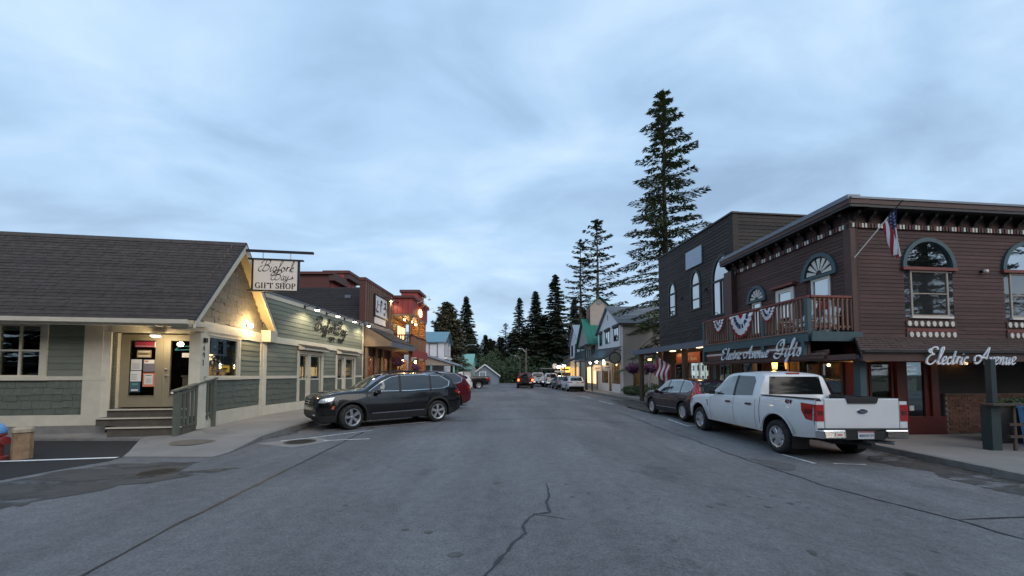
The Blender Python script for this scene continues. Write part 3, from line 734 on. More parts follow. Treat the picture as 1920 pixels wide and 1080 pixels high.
# pavements: slabs on a darker bed, with a kerb
def pavement(name, label, st, top, jn=1.5, wsub=1.9):
    """st: list of (outer xyz, inner xyz)"""
    bed = MB(); n = len(st)
    for i, (a, b) in enumerate(st):
        zo = min(gz(a[0], a[1]) - 0.02, a[2] - 0.05)
        bed.v += [(a[0], a[1], zo), (a[0], a[1], a[2] - 0.006), (b[0], b[1], b[2] - 0.006)]
    for i in range(n - 1):
        k = 3 * i
        bed.f += [[k, k + 3, k + 4, k + 1], [k + 1, k + 4, k + 5, k + 2]]; bed.mi += [0, 0]
    root = tag(bed.build(name, M['curb']), label, kind='structure')
    side = 1 if st[0][1][0] > st[0][0][0] else -1
    for i in range(n - 1):
        A0, B0 = V(st[i][0]), V(st[i][1]); A1, B1 = V(st[i + 1][0]), V(st[i + 1][1])
        m_ = max(1, round((A1 - A0).length / jn))
        for k in range(m_):
            a0, a1 = A0.lerp(A1, k / m_), A0.lerp(A1, (k + 1) / m_); b0, b1 = B0.lerp(B1, k / m_), B0.lerp(B1, (k + 1) / m_)
            # kerb stone
            kw = 0.16
            d0, d1 = (b0 - a0).normalized() * kw, (b1 - a1).normalized() * kw
            gp = (a1 - a0).normalized() * 0.005
            if a0[2] - gz(a0[0], a0[1]) > 0.05:
                mb = MB()
                lo = lambda p: V((p.x, p.y, min(gz(p.x, p.y) - 0.02, p.z - 0.05)))
                o_ = V((-side * 0.012, 0, 0))
                mb.hexa([lo(a0 + gp + o_), lo(a1 - gp + o_), lo(a1 + d1 - gp), lo(a0 + d0 + gp), a0 + gp + o_ * 0.4 + V((0, 0, 0.004)), a1 - gp + o_ * 0.4 + V((0, 0, 0.004)), a1 + d1 - gp + V((0, 0, 0.004)), a0 + d0 + gp + V((0, 0, 0.004))])
                mb.build('kerb_stone', M['curb'], root)
            else: d0 = d1 = V((0, 0, 0))
            wn = max(1, round((b0 - a0).length / wsub))
            for j in range(wn):
                p = [(a0 + d0).lerp(b0, j / wn), (a1 + d1).lerp(b1, j / wn), (a1 + d1).lerp(b1, (j + 1) / wn), (a0 + d0).lerp(b0, (j + 1) / wn)]
                c = sum(p, V((0, 0, 0))) / 4
                p = [q + (c - q).normalized() * 0.006 for q in p]
                dz = rnd.uniform(-0.002, 0.002)
                if (p[0] - p[2]).length < 0.1: continue
                MB().prism([q + V((0, 0, -0.03)) for q in p], [q + V((0, 0, dz)) for q in p]).build('slab', M['concrete'], root)
    return root

pavement('pavement', 'pale concrete pavement and ramp in front of the gift shop', [
    ((-5.70, 7.20, 0.014), (-7.45, 7.22, 0.014)), ((-5.69, 7.6, 0.022), (-7.75, 7.62, 0.022)), ((-6.05, 9.12, 0.10), (-8.9, 9.02, 0.055)),
    ((-6.12, 10.4, 0.14), (-8.95, 10.2, 0.15)), ((-6.15, 11.7, 0.15), (-8.95, 11.5, 0.16)), ((-6.2, 13.2, 0.16), (-9.2, 13.0, 0.17)), ((-6.15, 22, 0.19), (-8.6, 22, 0.20)), ((-6.0, 40, 0.19), (-8.6, 40, 0.20)), ((-5.5, 58, 0.19), (-9.5, 58, 0.20))], 0.15)
pavement('pavement', 'narrow concrete strip along the foundation of the gift shop', [
    ((-8.9, 9.02, 0.055), (-9.0, 10.0, 0.12)), ((-12.0, 9.0, 0.05), (-12.0, 9.5, 0.10)), ((-24.0, 9.0, 0.05), (-24.0, 9.5, 0.10))], 0.1)
pavement('pavement', 'broad concrete pavement at the corner of the brown shop', [
    ((8.6, -2.0, -0.20), (22, -2.0, -0.20)), ((8.85, 4.0, -0.20), (22, 4.0, -0.20)), ((9.15, 7.2, -0.20), (22, 7.2, -0.20)), ((9.22, 9.4, -0.20), (22, 9.4, -0.20)), ((9.2, 11.0, -0.18), (22, 11.4, -0.18))], 0.15, wsub=2.2)
pavement('pavement', 'concrete pavement along the shops on the right of the street', [
    ((9.2, 11.0, -0.18), (10.3, 11.0, -0.18)), ((8.9, 16, -0.06), (10.3, 16, -0.06)), ((8.7, 24, -0.05), (10.3, 24, -0.05)), ((8.3, 27, -0.05), (11.6, 27, -0.05)), ((7.6, 38, -0.05), (10.3, 38, -0.05)), ((7.2, 66, -0.05), (10.3, 66, -0.05))], 0.15)
sp = [(-7.25 + (0.46 + 0.06 * math.sin(3 * a)) * math.cos(a), 8.5 + (0.34 + 0.05 * math.cos(2 * a + 1)) * math.sin(a)) for a in [k * math.pi / 10 for k in range(20)]]
mb = MB(); mb.add([(x, y, 0.059 + 0.011 * (x + 7.3) + 0.036 * (y - 8.5)) for x, y in sp], [tuple(range(20))])
mb.build('ramp_stain', M['puddlestain'], bpy.data.objects['pavement'])
# ------------------------------------------------------------------ gift shop (left corner)
def inv2(fr, p):
    d = V(p) - fr.o
    return d.dot(fr.u)
gs = thing('gift_shop', 'sage green corner gift shop with dark shingle gable roof and glass entry doors', 'building', (-8.3, 10.0, 0.1))
uF, vF = (0.98925, 0.1462), (-0.1462, 0.98925)
FA = Fr((-8.3, 10.0, 0), uF)                          # front, s=0 at the street corner, negative leftwards
FG = Fr((-8.3, 10.0, 0), vF)                          # gable wall, s=0 corner -> 3.08
# foundation
MB().fbox(FA, -9, -2.15, -0.1, 0.29, -0.4, 0.06).build('foundation', M['curb'], gs)
MB().fbox(FG, 0.1, 3.08, -0.1, 0.16, -0.4, 0.015).build('foundation', M['curb'], gs)
win = (-4.62, -3.65, 1.52, 2.86)
door_op = (-2.12, -0.16, 0.0, 2.68)
wall_core(FA, gs, -9, 0.0, 0.15, 3.0, [win, door_op], M['sage_dark'])
gwin = (0.18, 1.62, 1.5, 2.66)
wall_core(FG, gs, 0.0, 3.08, 0.15, 3.0, [gwin], M['sage_dark'])
# front cladding
shakes(FA, gs, -9, -2.72, 0.56, 1.44, 0.18, M['sage_dark'], wmin=0.14, wmax=0.3)
siding(FA, gs, -9, -2.72, 1.54, 2.9, 0.165, 'sage', [(win[0] - 0.14, win[1] + 0.14, 0, 3)], joints=2.5)
t = MB(); t.fbox(FA, -9, -2.72, 0.29, 0.56, 0.0, 0.035); t.build('base_board', M['cream'], gs)
t = MB(); t.fbox(FA, -9, -2.2, 1.44, 1.54, 0.0, 0.05); t.build('belt_rail', M['cream'], gs)
t = MB(); t.fbox(FA, -2.72, -2.30, 0.29, 2.9, 0.0, 0.045); t.build('corner_board', M['cream'], gs)
t = MB(); t.fbox(FA, -2.30, -2.12, 0.29, 2.9, -0.28, 0.04); t.build('door_jamb', M['cream'], gs)
window(FA, gs, win[0], win[1], win[2], win[3], M['cream'], M['glass'], fw=0.05, cols=2, rows=2, mull=0.045, trim=M['cream'], tw=0.12)
# header beam above the doors, carried round the corner
t = MB(); t.fbox(FA, -2.12, 0.0, 2.68, 2.92, -0.2, 0.055); t.build('header_beam', M['cream'], gs)
t = MB(); t.fbox(FG, -0.05, 3.08, 2.70, 3.02, 0.0, 0.05); t.build('header_beam', M['cream'], gs)
# doors set back in the opening
FD = Fr(FA.P(0, 0, -0.24), uF)
for k, (a, b) in enumerate([(-2.10, -1.10), (-1.10, -0.18)]):
    d = MB()
    w_ = 0.19 if k == 0 else 0.17
    d.fbox(FD, a, a + w_, 0.72, 2.66, -0.05, 0.0).fbox(FD, b - w_, b - 0.004, 0.72, 2.66, -0.05, 0.0)
    d.fbox(FD, a + w_, b - w_, 0.72, 1.02, -0.05, -0.002).fbox(FD, a + w_, b - w_, 2.50, 2.66, -0.05, -0.002)
    dr = d.build('door', M['taupe_paint'], gs)
    MB().fbox(FD, a + w_, b - w_, 1.02, 2.50, -0.032, -0.026).build('pane', M['glass'], dr)
    MB().fbox(FD, a + w_ - 0.02, b - w_ + 0.02, 1.0, 1.02, -0.02, 0.012).build('glazing_bead', M['taupe_paint'], dr)
    if k == 1:
        hb = MB(); hb.lathe([(0.03, 0), (0.03, 0.02), (0.018, 0.03), (0.02, 0.05), (0.001, 0.055)], FD.P(a + 0.08, 1.72, 0.0), 'Z', 12, mtx=FD.M.to_3x3() @ Matrix.Rotation(R(-90), 3, 'X'))
        hb.build('deadbolt', M['steel'], dr)
        hb = MB(); hb.tube([FD.P(a + 0.08, 1.56, 0), FD.P(a + 0.08, 1.56, 0.05), FD.P(a + 0.10, 1.555, 0.06), FD.P(a + 0.19, 1.55, 0.055)], 0.014, 8); hb.build('door_handle', M['steel'], dr)
def poster(parent, a, b, c, d, m, o=-0.022, tilt=0.0):
    return MB().fpoly(FD, [(a, c), (b, c + tilt), (b, d + tilt), (a, d)], o, o + 0.004).build('notice', m, parent)
M['p_red'] = mat('red_notice', (0.30, 0.03, 0.06), 0.6); M['p_or'] = mat('orange_notice', (0.62, 0.22, 0.12), 0.6); M['p_blue'] = mat('blue_notice', (0.06, 0.13, 0.18), 0.6)
M['p_wood'] = mat('wooden_notice', (0.33, 0.24, 0.11), 0.6); M['p_grey'] = mat('grey_print', (0.18, 0.17, 0.22), 0.6); M['p_teal'] = mat('teal_print', (0.10, 0.26, 0.24), 0.6)
notices = []
def note(x0, x1, z0, z1, m): return poster(gs, x0, x1, z0, z1, m)
note(-1.80, -1.33, 2.32, 2.47, M['p_red']); note(-1.33, -1.28, 2.32, 2.47, M['paper'])
note(-1.78, -1.35, 2.335, 2.36, M['paper'])
note(-1.74, -1.40, 2.04, 2.24, M['p_wood'])
for z in (2.07, 2.18): poster(gs, -1.71, -1.43, z, z + 0.03, M['paper'], -0.017)
for z in (2.12, 2.145): poster(gs, -1.69, -1.47, z, z + 0.01, M['ink'], -0.017)
note(-1.87, -1.62, 1.70, 1.99, M['paper']); note(-1.875, -1.625, 1.40, 1.68, M['paper']); note(-1.88, -1.64, 1.12, 1.38, M['p_blue'])
note(-1.58, -1.30, 1.66, 1.99, M['p_grey']); poster(gs, -1.56, -1.32, 1.88, 1.975, M['paper'], -0.017); poster(gs, -1.54, -1.46, 1.92, 1.96, M['p_or'], -0.012)
note(-1.58, -1.30, 1.26, 1.63, M['p_or']); poster(gs, -1.54, -1.34, 1.32, 1.59, M['paper'], -0.017); poster(gs, -1.51, -1.37, 1.55, 1.575, M['p_teal'], -0.012)
for k in range(5): poster(gs, -1.84, -1.66, 1.75 + 0.03 * k, 1.756 + 0.03 * k, M['p_grey'], -0.017)
for k in range(4): poster(gs, -1.85, -1.72, 1.45 + 0.045 * k, 1.458 + 0.045 * k, M['p_blue'], -0.017)
for k in range(5): poster(gs, -1.50, -1.38, 1.36 + 0.03 * k, 1.366 + 0.03 * k, M['p_grey'], -0.012)
poster(gs, -1.84, -1.68, 1.15, 1.19, M['paper'], -0.017); poster(gs, -1.83, -1.69, 1.3, 1.35, M['p_teal'], -0.017)
note(-0.66, -0.42, 2.05, 2.17, M['paper']); note(-0.90, -0.74, 1.06, 1.14, M['paper'])
# neon scroll outline on the right door
nb = MB(); nb.tube([FD.P(-0.86, 2.26, -0.06), FD.P(-0.74, 2.36, -0.06), FD.P(-0.50, 2.36, -0.06), FD.P(-0.42, 2.27, -0.06), FD.P(-0.86, 2.25, -0.06)], 0.008, 6)
nb.build('neon_outline', emis('green_neon', (0.25, 0.8, 0.6), 0.6), gs)
# gable wall cladding
shakes(FG, gs, 0.0, 2.92, 0.55, 1.44, 0.19, M['sage_dark'], wmin=0.14, wmax=0.3)
siding(FG, gs, 1.78, 2.92, 1.54, 2.70, 0.165, 'sage')
t = MB(); t.fbox(FG, 0.05, 2.92, 0.14, 0.55, 0.0, 0.035); t.build('base_board', M['cream'], gs)
t = MB(); t.fbox(FG, 0.0, 2.92, 1.44, 1.54, 0.0, 0.05); t.build('belt_rail', M['cream'], gs)
t = MB(); t.fbox(FG, 2.92, 3.10, 0.14, 2.70, 0.0, 0.045); t.build('corner_board', M['cream'], gs)
t = MB(); t.fbox(FG, -0.16, 0.12, 0.15, 2.70, -0.22, 0.05); post = t.build('corner_post', M['cream'], gs)
for k, ch in enumerate('491'):
    nb = MB(); pen(nb, FG.P, caps(ch)[0], 0.14, -0.08, 2.22 - 0.19 * k, nib=0.14, thin=0.10, depth=0.008, o=0.051, smth=(ch == '9'))
    nb.build('house_number', M['ink'], post)
window(FG, gs, gwin[0], gwin[1], gwin[2], gwin[3], M['cream'], M['glass'], fw=0.05, trim=M['cream'], tw=0.10)
# roof: ridge runs back from the street
ov, ob, tR, rb_ = 0.32, 0.85, 3.42, 1.28
zE, zR_, zP = 2.93, 3.15, 5.6
def G3(a, b, z):                                       # a: along FA.u (towards the street), b: along the gable
    return V((-8.3, 10.0, 0)) + V((uF[0], uF[1], 0)) * a + V((vF[0], vF[1], 0)) * b + ZUP * z
aL = -9.5
deck = MB()
for (b0, z0, b1, z1) in ((-ob, zE, rb_, zP), (tR, zR_, rb_, zP)):
    nrm = V((0, 0, -0.09))
    q = [G3(aL, b0, z0), G3(ov, b0, z0), G3(ov, b1, z1), G3(aL, b1, z1)]
    deck.prism([p + nrm for p in q], [p - V((0, 0, 0.012)) for p in q])
roof = deck.build('roof', M['soffit'], gs)
def shingle_slope(parent, p00, p10, p01, p11, n, m, tab=0.3, th=0.012, jag=0.006, nm='shingle_course'):
    """courses from the eave (p00-p10) up to the ridge (p01-p11)"""
    p00, p10, p01, p11 = map(V, (p00, p10, p01, p11))
    nrm = (p10 - p00).cross(p01 - p00).normalized()
    if nrm.z < 0: nrm = -nrm
    for i in range(n):
        t0, t1 = i / n, min(1.0, (i + 1.25) / n)
        a0, a1 = p00.lerp(p01, t0), p10.lerp(p11, t0); b0, b1 = p00.lerp(p01, t1), p10.lerp(p11, t1)
        Ln = (a1 - a0).length; k = max(1, int(Ln / tab)); mb = MB()
        off = rnd.random() / k
        cuts = [0] + [min(max((j + off * 2 + rnd.uniform(-.12, .12)) / k, 0), 1) for j in range(k)] + [1]
        cuts = sorted(set(cuts))
        dn = (a0 - b0).normalized()
        for c0, c1 in zip(cuts[:-1], cuts[1:]):
            if c1 - c0 < 1e-3: continue
            e = 0.003 / Ln; c0 += e; c1 -= e
            j_ = rnd.uniform(-jag, jag); h = th * rnd.uniform(0.7, 1.3)
            q = [a0.lerp(a1, c0) + dn * j_, a0.lerp(a1, c1) + dn * j_, b0.lerp(b1, c1), b0.lerp(b1, c0)]
            up = [nrm * (h + 0.004), nrm * (h + 0.004), nrm * 0.003, nrm * 0.003]
            mb.prism([x - nrm * 0.004 for x in q], [x + u for x, u in zip(q, up)])
        mb.build(nm, m, parent)
shingle_slope(roof, G3(aL, -ob, zE), G3(ov, -ob, zE), G3(aL, rb_, zP), G3(ov, rb_, zP), 27, M['shingle'], jag=0.01)
shingle_slope(roof, G3(aL, tR, zR_), G3(ov, tR, zR_), G3(aL, rb_, zP), G3(ov, rb_, zP), 14, M['shingle'], tab=1.0)
cp = MB(); cp.prism([G3(aL, rb_ - 0.12, zP - 0.11), G3(aL, rb_, zP + 0.035), G3(aL, rb_ + 0.12, zP - 0.11)], [G3(ov + 0.01, rb_ - 0.12, zP - 0.11), G3(ov + 0.01, rb_, zP + 0.035), G3(ov + 0.01, rb_ + 0.12, zP - 0.11)])
cp.build('ridge_cap', M['shingle'], roof)
# rake boards, soffits, gutter
for (b0, z0, s_) in ((-ob, zE, 1), (tR, zR_, -1)):
    rk = MB(); q = [(b0, z0 - 0.20), (b0, z0 - 0.01), (rb_, zP - 0.01), (rb_, zP - 0.26)]
    rk.prism([G3(ov - 0.03, b, z) for b, z in q], [G3(ov + 0.015, b, z) for b, z in q]); rk.build('rake_board', M['cream'], roof)
    ed = MB(); q = [(b0, z0 - 0.01), (b0, z0 + 0.02), (rb_, zP + 0.02), (rb_, zP - 0.01)]
    ed.prism([G3(ov - 0.03, b, z) for b, z in q], [G3(ov + 0.025, b, z) for b, z in q]); ed.build('drip_edge', M['black'], roof)
gt = MB(); pr = [(-ob - 0.02, zE - 0.13), (-ob - 0.12, zE - 0.10), (-ob - 0.13, zE + 0.0), (-ob - 0.10, zE + 0.0), (-ob - 0.02, zE - 0.02)]
gt.prism([G3(aL, b, z) for b, z in pr], [G3(ov - 0.1, b, z) for b, z in pr]); gt.build('gutter', M['cream'], roof)
sf = MB(); sf.prism([G3(aL, -ob, zE - 0.16), G3(aL, 0, 2.86), G3(aL, 0, 2.92), G3(aL, -ob, zE - 0.10)], [G3(ov - 0.1, -ob, zE - 0.16), G3(ov - 0.1, 0, 2.86), G3(ov - 0.1, 0, 2.92), G3(ov - 0.1, -ob, zE - 0.10)]); sf.build('eave_soffit', M['cream'], roof)
rt = MB(); rt.prism([G3(-0.25, 2.95, zR_ - 0.42), G3(-0.25, tR, zR_ - 0.42), G3(-0.25, tR, zR_ - 0.02), G3(-0.25, 2.95, zR_ - 0.02)], [G3(ov, 2.95, zR_ - 0.42), G3(ov, tR, zR_ - 0.42), G3(ov, tR, zR_ - 0.02), G3(ov, 2.95, zR_ - 0.02)]); rt.build('eave_return', M['cream'], roof)
def gab(z):
    f = (z - 2.9) / (zP - 2.9)
    return (-ob * 0.9 + (rb_ + ob * 0.9) * f, tR - 0.1 - (tR - 0.1 - rb_) * f)
shakes(FG, gs, 0, 3, 3.02, 5.45, 0.20, M['taupe'], rng=lambda z: (max(gab(z)[0], -0.8), min(gab(z)[1], 3.3)), jag=0.5, wmin=0.16, wmax=0.34)
gc = MB(); gc.fpoly(FG, [(-0.75, 2.95), (3.3, 2.95), (rb_, zP - 0.08)], -0.1, 0.0); gc.build('gable_wall', M['taupe'], gs)
lv = MB()
for k in range(6): lv.fbox(FG, rb_ - 0.16, rb_ + 0.10, 4.66 + 0.05 * k, 4.69 + 0.05 * k, 0.0, 0.05)
lv.build('louvre_vent', M['taupe'], gs)
MB().fbox(FG, -0.7, -0.05, 2.72, 2.98, -0.3, 0.06).build('porch_beam', M['cream'], gs)
# interior
def room(parent, pts, z0, z1, m):
    """simple open room shell behind the glass: floor, ceiling and walls (pts in plan, outside edge first)"""
    n = len(pts); mb = MB()
    mb.add([(x, y, z0) for x, y in pts] + [(x, y, z1) for x, y in pts], [tuple(range(n)), tuple(range(n, 2 * n))] + [(i, (i + 1) % n, n + (i + 1) % n, n + i) for i in range(1, n - 1)])
    return mb.build('interior_shell', m, parent)
p2 = lambda a, b: (G3(a, b, 0).x, G3(a, b, 0).y)
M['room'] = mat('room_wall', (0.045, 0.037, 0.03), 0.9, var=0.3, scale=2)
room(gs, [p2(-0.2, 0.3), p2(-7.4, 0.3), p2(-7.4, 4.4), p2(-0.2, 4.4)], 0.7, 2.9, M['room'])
M['merch'] = [mat('goods_%s' % k, c, 0.6, var=0.3, scale=20, rand=0.4) for k, c in {'tan': (0.30, 0.18, 0.08), 'white': (0.45, 0.45, 0.45), 'rust': (0.28, 0.09, 0.04), 'grey': (0.12, 0.13, 0.14), 'blue': (0.07, 0.14, 0.24), 'gold': (0.42, 0.24, 0.05)}.items()]
def goods(parent, fr, s0, s1, z, o, n, hmax=0.25, label=None):
    for k in range(n):
        s_ = s0 + (s1 - s0) * (k + 0.5) / n; w = (s1 - s0) / n * 0.36; h = rnd.uniform(0.3, 1) * hmax
        mb = MB()
        if rnd.random() < 0.5: mb.lathe([(w, 0), (w * 1.1, h * 0.4), (w * 0.5, h * 0.8), (w * 0.55, h)], fr.P(s_, z, o + rnd.uniform(-.06, .06)), n=10)
        else: mb.fbox(fr, s_ - w, s_ + w, z, z + h, o - w, o + w)
        mb.build('merchandise', rnd.choice(M['merch']), parent)
def shelf(fr, s0, s1, z, o, label, n=8, hmax=0.25):
    t_ = thing('display_shelf', label, 'shelf', fr.P((s0 + s1) / 2, 0.7, o))
    MB().fbox(fr, s0, s1, z - 0.04, z, o - 0.18, o + 0.18).build('board', M['log'], t_)
    lg = MB()
    for q in (s0 + 0.05, s1 - 0.05): lg.fbox(fr, q - 0.03, q + 0.03, 0.7, z - 0.04, o - 0.15, o + 0.15)
    lg.build('leg', M['log'], t_)
    goods(t_, fr, s0 + 0.05, s1 - 0.05, z, o, n, hmax)
    return t_
shelf(FG, 0.2, 1.6, 1.56, -0.45, 'shelf of small goods behind the shop window beside the number post', 11, 0.28)
shelf(FA, -4.6, -3.5, 1.54, -0.6, 'display shelf with caps behind the four-pane shop window', 4, 0.30)
shelf(FD, -0.95, -0.05, 1.50, -0.9, 'warm lit counter with goods behind the entry doors', 5, 0.25)
hang = thing('hanging_ornaments', 'silver ornaments hanging inside the shop window beside the number post', 'ornaments', FG.P(0.9, 1.9, -0.25))
hm_ = MB()
for k in range(26):
    s_, z_ = rnd.uniform(0.25, 1.55), rnd.uniform(1.85, 2.6); o_ = rnd.uniform(-0.4, -0.15)
    hm_.tube([FG.P(s_, 2.66, o_), FG.P(s_, z_, o_)], 0.004, 4, False); hm_.lathe([(0.001, -0.05), (0.03, -0.02), (0.035, 0.02), (0.001, 0.05)], FG.P(s_, z_, o_), n=6)
hm_.build('strand', mat('silver_ornament', (0.55, 0.6, 0.68), 0.3, metal=0.6, var=0.2), hang)
def pendant(loc, label, r=0.11, en=6.0, m='warm'):
    t_ = thing('pendant_lamp', label, 'lamp', loc)
    MB().lathe([(0.02, r * 1.0), (r * 0.5, r * 0.8), (r * 1.2, 0.0), (r * 1.15, 0.0), (r * 0.45, r * 0.7), (0.015, r * 0.9)], loc, n=18).build('shade', M['soffit'], t_)
    MB().lathe([(0.001, -0.04), (r * 0.5, 0.0), (r * 0.4, r * 0.4), (0.001, r * 0.6)], loc, n=12).build('bulb', M[m], t_)
    MB().tube([V(loc) + V((0, 0, r)), V(loc) + V((0, 0, 0.6))], 0.006, 5).build('cord', M['black'], t_)
    lamp(V(loc) - V((0, 0, 0.12)), en, parent=t_)
    return t_
pendant(FD.P(-0.36, 2.16, -0.7), 'glowing amber pendant lamp seen through the right entry door', en=5)
for q, (s_, z_) in enumerate(((-3.95, 2.66), (-4.05, 2.5))):
    pendant(FA.P(s_, z_ - 0.05, -1.2 - 0.5 * q), ('bright ceiling lamp in the upper right pane of the four-pane window', 'smaller warm lamp below the ceiling lamp in the four-pane window')[q], 0.09, 3)
# entry soffit light
el = thing('entry_light', 'round lit ceiling light above the gift shop doors', 'lamp', FA.P(-1.02, 2.62, 0.12))
MB().lathe([(0.11, 0.06), (0.12, 0.0), (0.11, -0.01)], FA.P(-1.02, 2.60, 0.16), n=20).build('rim', M['white'], el)
MB().lathe([(0.10, 0.0), (0.09, -0.03), (0.001, -0.045)], FA.P(-1.02, 2.598, 0.16), n=20).build('bulb', M['coolbulb'], el)
lamp(FA.P(-1.02, 2.45, 0.2), 16, (1, 0.78, 0.45), 0.08, parent=el)
# flood light on the gable
fl = thing('flood_lamp', 'bright warm flood lamp on the shop gable wall', 'lamp', FG.P(2.05, 3.18, 0.05))
MB().lathe([(0.05, 0), (0.05, 0.03), (0.03, 0.06)], FG.P(2.05, 3.17, 0.0), mtx=FG.M.to_3x3() @ Matrix.Rotation(R(-90), 3, 'X'), n=14).build('backplate', M['black'], fl)
MB().lathe([(0.001, 0.19), (0.07, 0.17), (0.08, 0.12), (0.05, 0.07), (0.03, 0.055)], FG.P(2.05, 3.17, 0.0), mtx=FG.M.to_3x3() @ Matrix.Rotation(R(-90), 3, 'X'), n=16).build('bulb', M['warmhot'], fl)
lamp(FG.P(2.05, 3.22, 0.32), 52, (1, 0.68, 0.30), 0.08, parent=fl)
sp_ = thing('spot_lamp', 'small black spot lamp at the left corner of the shop gable', 'lamp', FG.P(-0.35, 3.22, 0.05))
MB().tube([FG.P(-0.30, 3.22, 0.02), FG.P(-0.36, 3.24, 0.12), FG.P(-0.46, 3.2, 0.16)], [0.03, 0.045, 0.06], 12).build('housing', M['black'], sp_)
sl = thing('security_lamp', 'small dark lamp box above the house number on the post', 'lamp', FG.P(-0.04, 2.5, 0.06))
MB().fbox(FG, -0.07, 0.02, 2.44, 2.56, 0.051, 0.11).build('housing', M['black'], sl)
# steps and railing
st_ = thing('entry_steps', 'dark brown wooden entry steps with pale nosings below the glass doors', 'steps', FA.P(-1.1, 0.1, 0.4))
M['stepwood'] = mat('step_wood', (0.10, 0.085, 0.068), 0.7, var=0.2, scale=6)
for k, (z0, z1, o1, s0, s1) in enumerate(((0.50, 0.69, 0.06, -2.12, -0.10), (0.30, 0.50, 0.36, -2.12, -0.05), (0.05, 0.30, 0.66, -1.62, 0.0))):
    MB().fbox(FA, s0, s1, z0, z1 - 0.03, -0.24 if k == 0 else 0.0, o1).build('riser', M['stepwood'], st_)
    MB().fbox(FA, s0 - 0.01, s1 + 0.01, z1 - 0.03, z1, -0.24 if k == 0 else 0.0, o1 + 0.025).build('tread', M['stepwood'], st_)
    MB().fbox(FA, s0 - 0.01, s1 + 0.01, z1 - 0.028, z1 + 0.004, o1 + 0.026, o1 + 0.045).build('nosing', M['cream'], st_)
rl = thing('stair_railing', 'weathered green wooden railing with balusters beside the entry steps', 'railing', FA.P(0.1, 0.1, 0.5))
def RP(t_, z, w=0): # rail runs from the front post back to the corner of the gable wall
    a = FA.P(-0.06, 0, 0.78); b = FG.P(0.42, 0, 0.06)
    d = (b - a); nrm_ = V((d.y, -d.x, 0)).normalized()
    return a + d * t_ + ZUP * z + nrm_ * w
def rbox(mb, t0, t1, za0, za1, zb0, zb1, w):
    mb.hexa([RP(t0, za0, w), RP(t1, zb0, w), RP(t1, zb0, -w), RP(t0, za0, -w), RP(t0, za1, w), RP(t1, zb1, w), RP(t1, zb1, -w), RP(t0, za1, -w)])
Lr = (RP(1, 0) - RP(0, 0)).length
mb = MB(); rbox(mb, -0.05 / Lr, 0.05 / Lr, 0.05, 1.16, 0.05, 1.16, 0.05); mb.build('post', M['rail_green'], rl)
mb = MB(); rbox(mb, 1 - 0.05 / Lr, 1 + 0.04 / Lr, 0.1, 1.44, 0.1, 1.44, 0.05); mb.build('post', M['rail_green'], rl)
mb = MB(); rbox(mb, -0.10 / Lr, 1 + 0.06 / Lr, 1.16, 1.20, 1.47, 1.51, 0.07); mb.build('handrail', M['rail_green'], rl)
mb = MB(); rbox(mb, 0.05 / Lr, 1 - 0.05 / Lr, 1.06, 1.14, 1.36, 1.44, 0.02); mb.build('top_rail', M['rail_green'], rl)
mb = MB(); rbox(mb, 0.05 / Lr, 1 - 0.05 / Lr, 0.14, 0.2, 0.50, 0.56, 0.02); mb.build('bottom_rail', M['rail_green'], rl)
for k in range(9):
    tt = (k + 0.8) / 9.6; mb = MB(); w_ = 0.022 / Lr
    rbox(mb, tt - w_, tt + w_, 0.08 + 0.34 * tt, 1.1 + 0.3 * tt, 0.08 + 0.34 * tt, 1.1 + 0.3 * tt, 0.022); ob_ = mb.build('baluster', M['rail_green'], rl)
# hydrant and post at the left edge
M['hydred'] = mat('hydrant_red', (0.30, 0.05, 0.05), 0.5, var=0.25, scale=10); M['hydblue'] = mat('hydrant_blue', (0.13, 0.33, 0.62), 0.45, var=0.1)
hx, hy = -9.62, 6.98
hy_ = thing('fire_hydrant', 'red fire hydrant with a light blue bonnet at the left edge', 'hydrant', (hx, hy, 0))
MB().lathe([(0.19, 0.0), (0.19, 0.05), (0.13, 0.06), (0.125, 0.42), (0.16, 0.44), (0.16, 0.48)], (hx, hy, 0.004), n=20).build('barrel', M['hydred'], hy_, smooth=False)
MB().lathe([(0.155, 0.48), (0.16, 0.50), (0.15, 0.58), (0.10, 0.66), (0.035, 0.69), (0.035, 0.73), (0.001, 0.735)], (hx, hy, 0.004), n=20).build('bonnet', M['hydblue'], hy_, smooth=True)
for q in ((1, 0), (-1, 0), (0, -1)):
    MB().tube([(hx + q[0] * 0.1, hy + q[1] * 0.1, 0.36), (hx + q[0] * 0.2, hy + q[1] * 0.2, 0.36)], 0.065, 12).build('outlet', M['hydred'], hy_)
    MB().tube([(hx + q[0] * 0.2, hy + q[1] * 0.2, 0.36), (hx + q[0] * 0.24, hy + q[1] * 0.24, 0.36)], 0.08, 8).build('outlet_cap', M['hydred'], hy_)
wp = thing('stone_post', 'short tan stone post standing beside the red hydrant', 'post', (hx + 0.42, hy + 0.1, 0))
M['sandstone'] = mat('sandstone', (0.30, 0.19, 0.11), 0.9, var=0.3, scale=9, bump=0.6, bscale=40)
mb = MB(); bx_, by_ = hx + 0.42, hy + 0.1
mb.lathe([(0.13, 0.0), (0.135, 0.2), (0.13, 0.48)], (bx_, by_, 0.006), n=8); mb.build('shaft', M['sandstone'], wp)
MB().lathe([(0.13, 0.486), (0.145, 0.50), (0.14, 0.56), (0.09, 0.60), (0.001, 0.61)], (bx_, by_, 0.006), n=8).build('cap', mat('pale_sandstone', (0.42, 0.34, 0.24), 0.9, var=0.25, scale=10), wp)

# ------------------------------------------------------------------ hanging shop sign
FS = Fr(G3(ov + 0.05, 1.9, 0), uF)                     # sign faces the camera, hung off the gable peak
hs = thing('hanging_sign', 'cream hanging board reading Gift Shop under a black bracket arm', 'sign', G3(ov, rb_, 5.3))
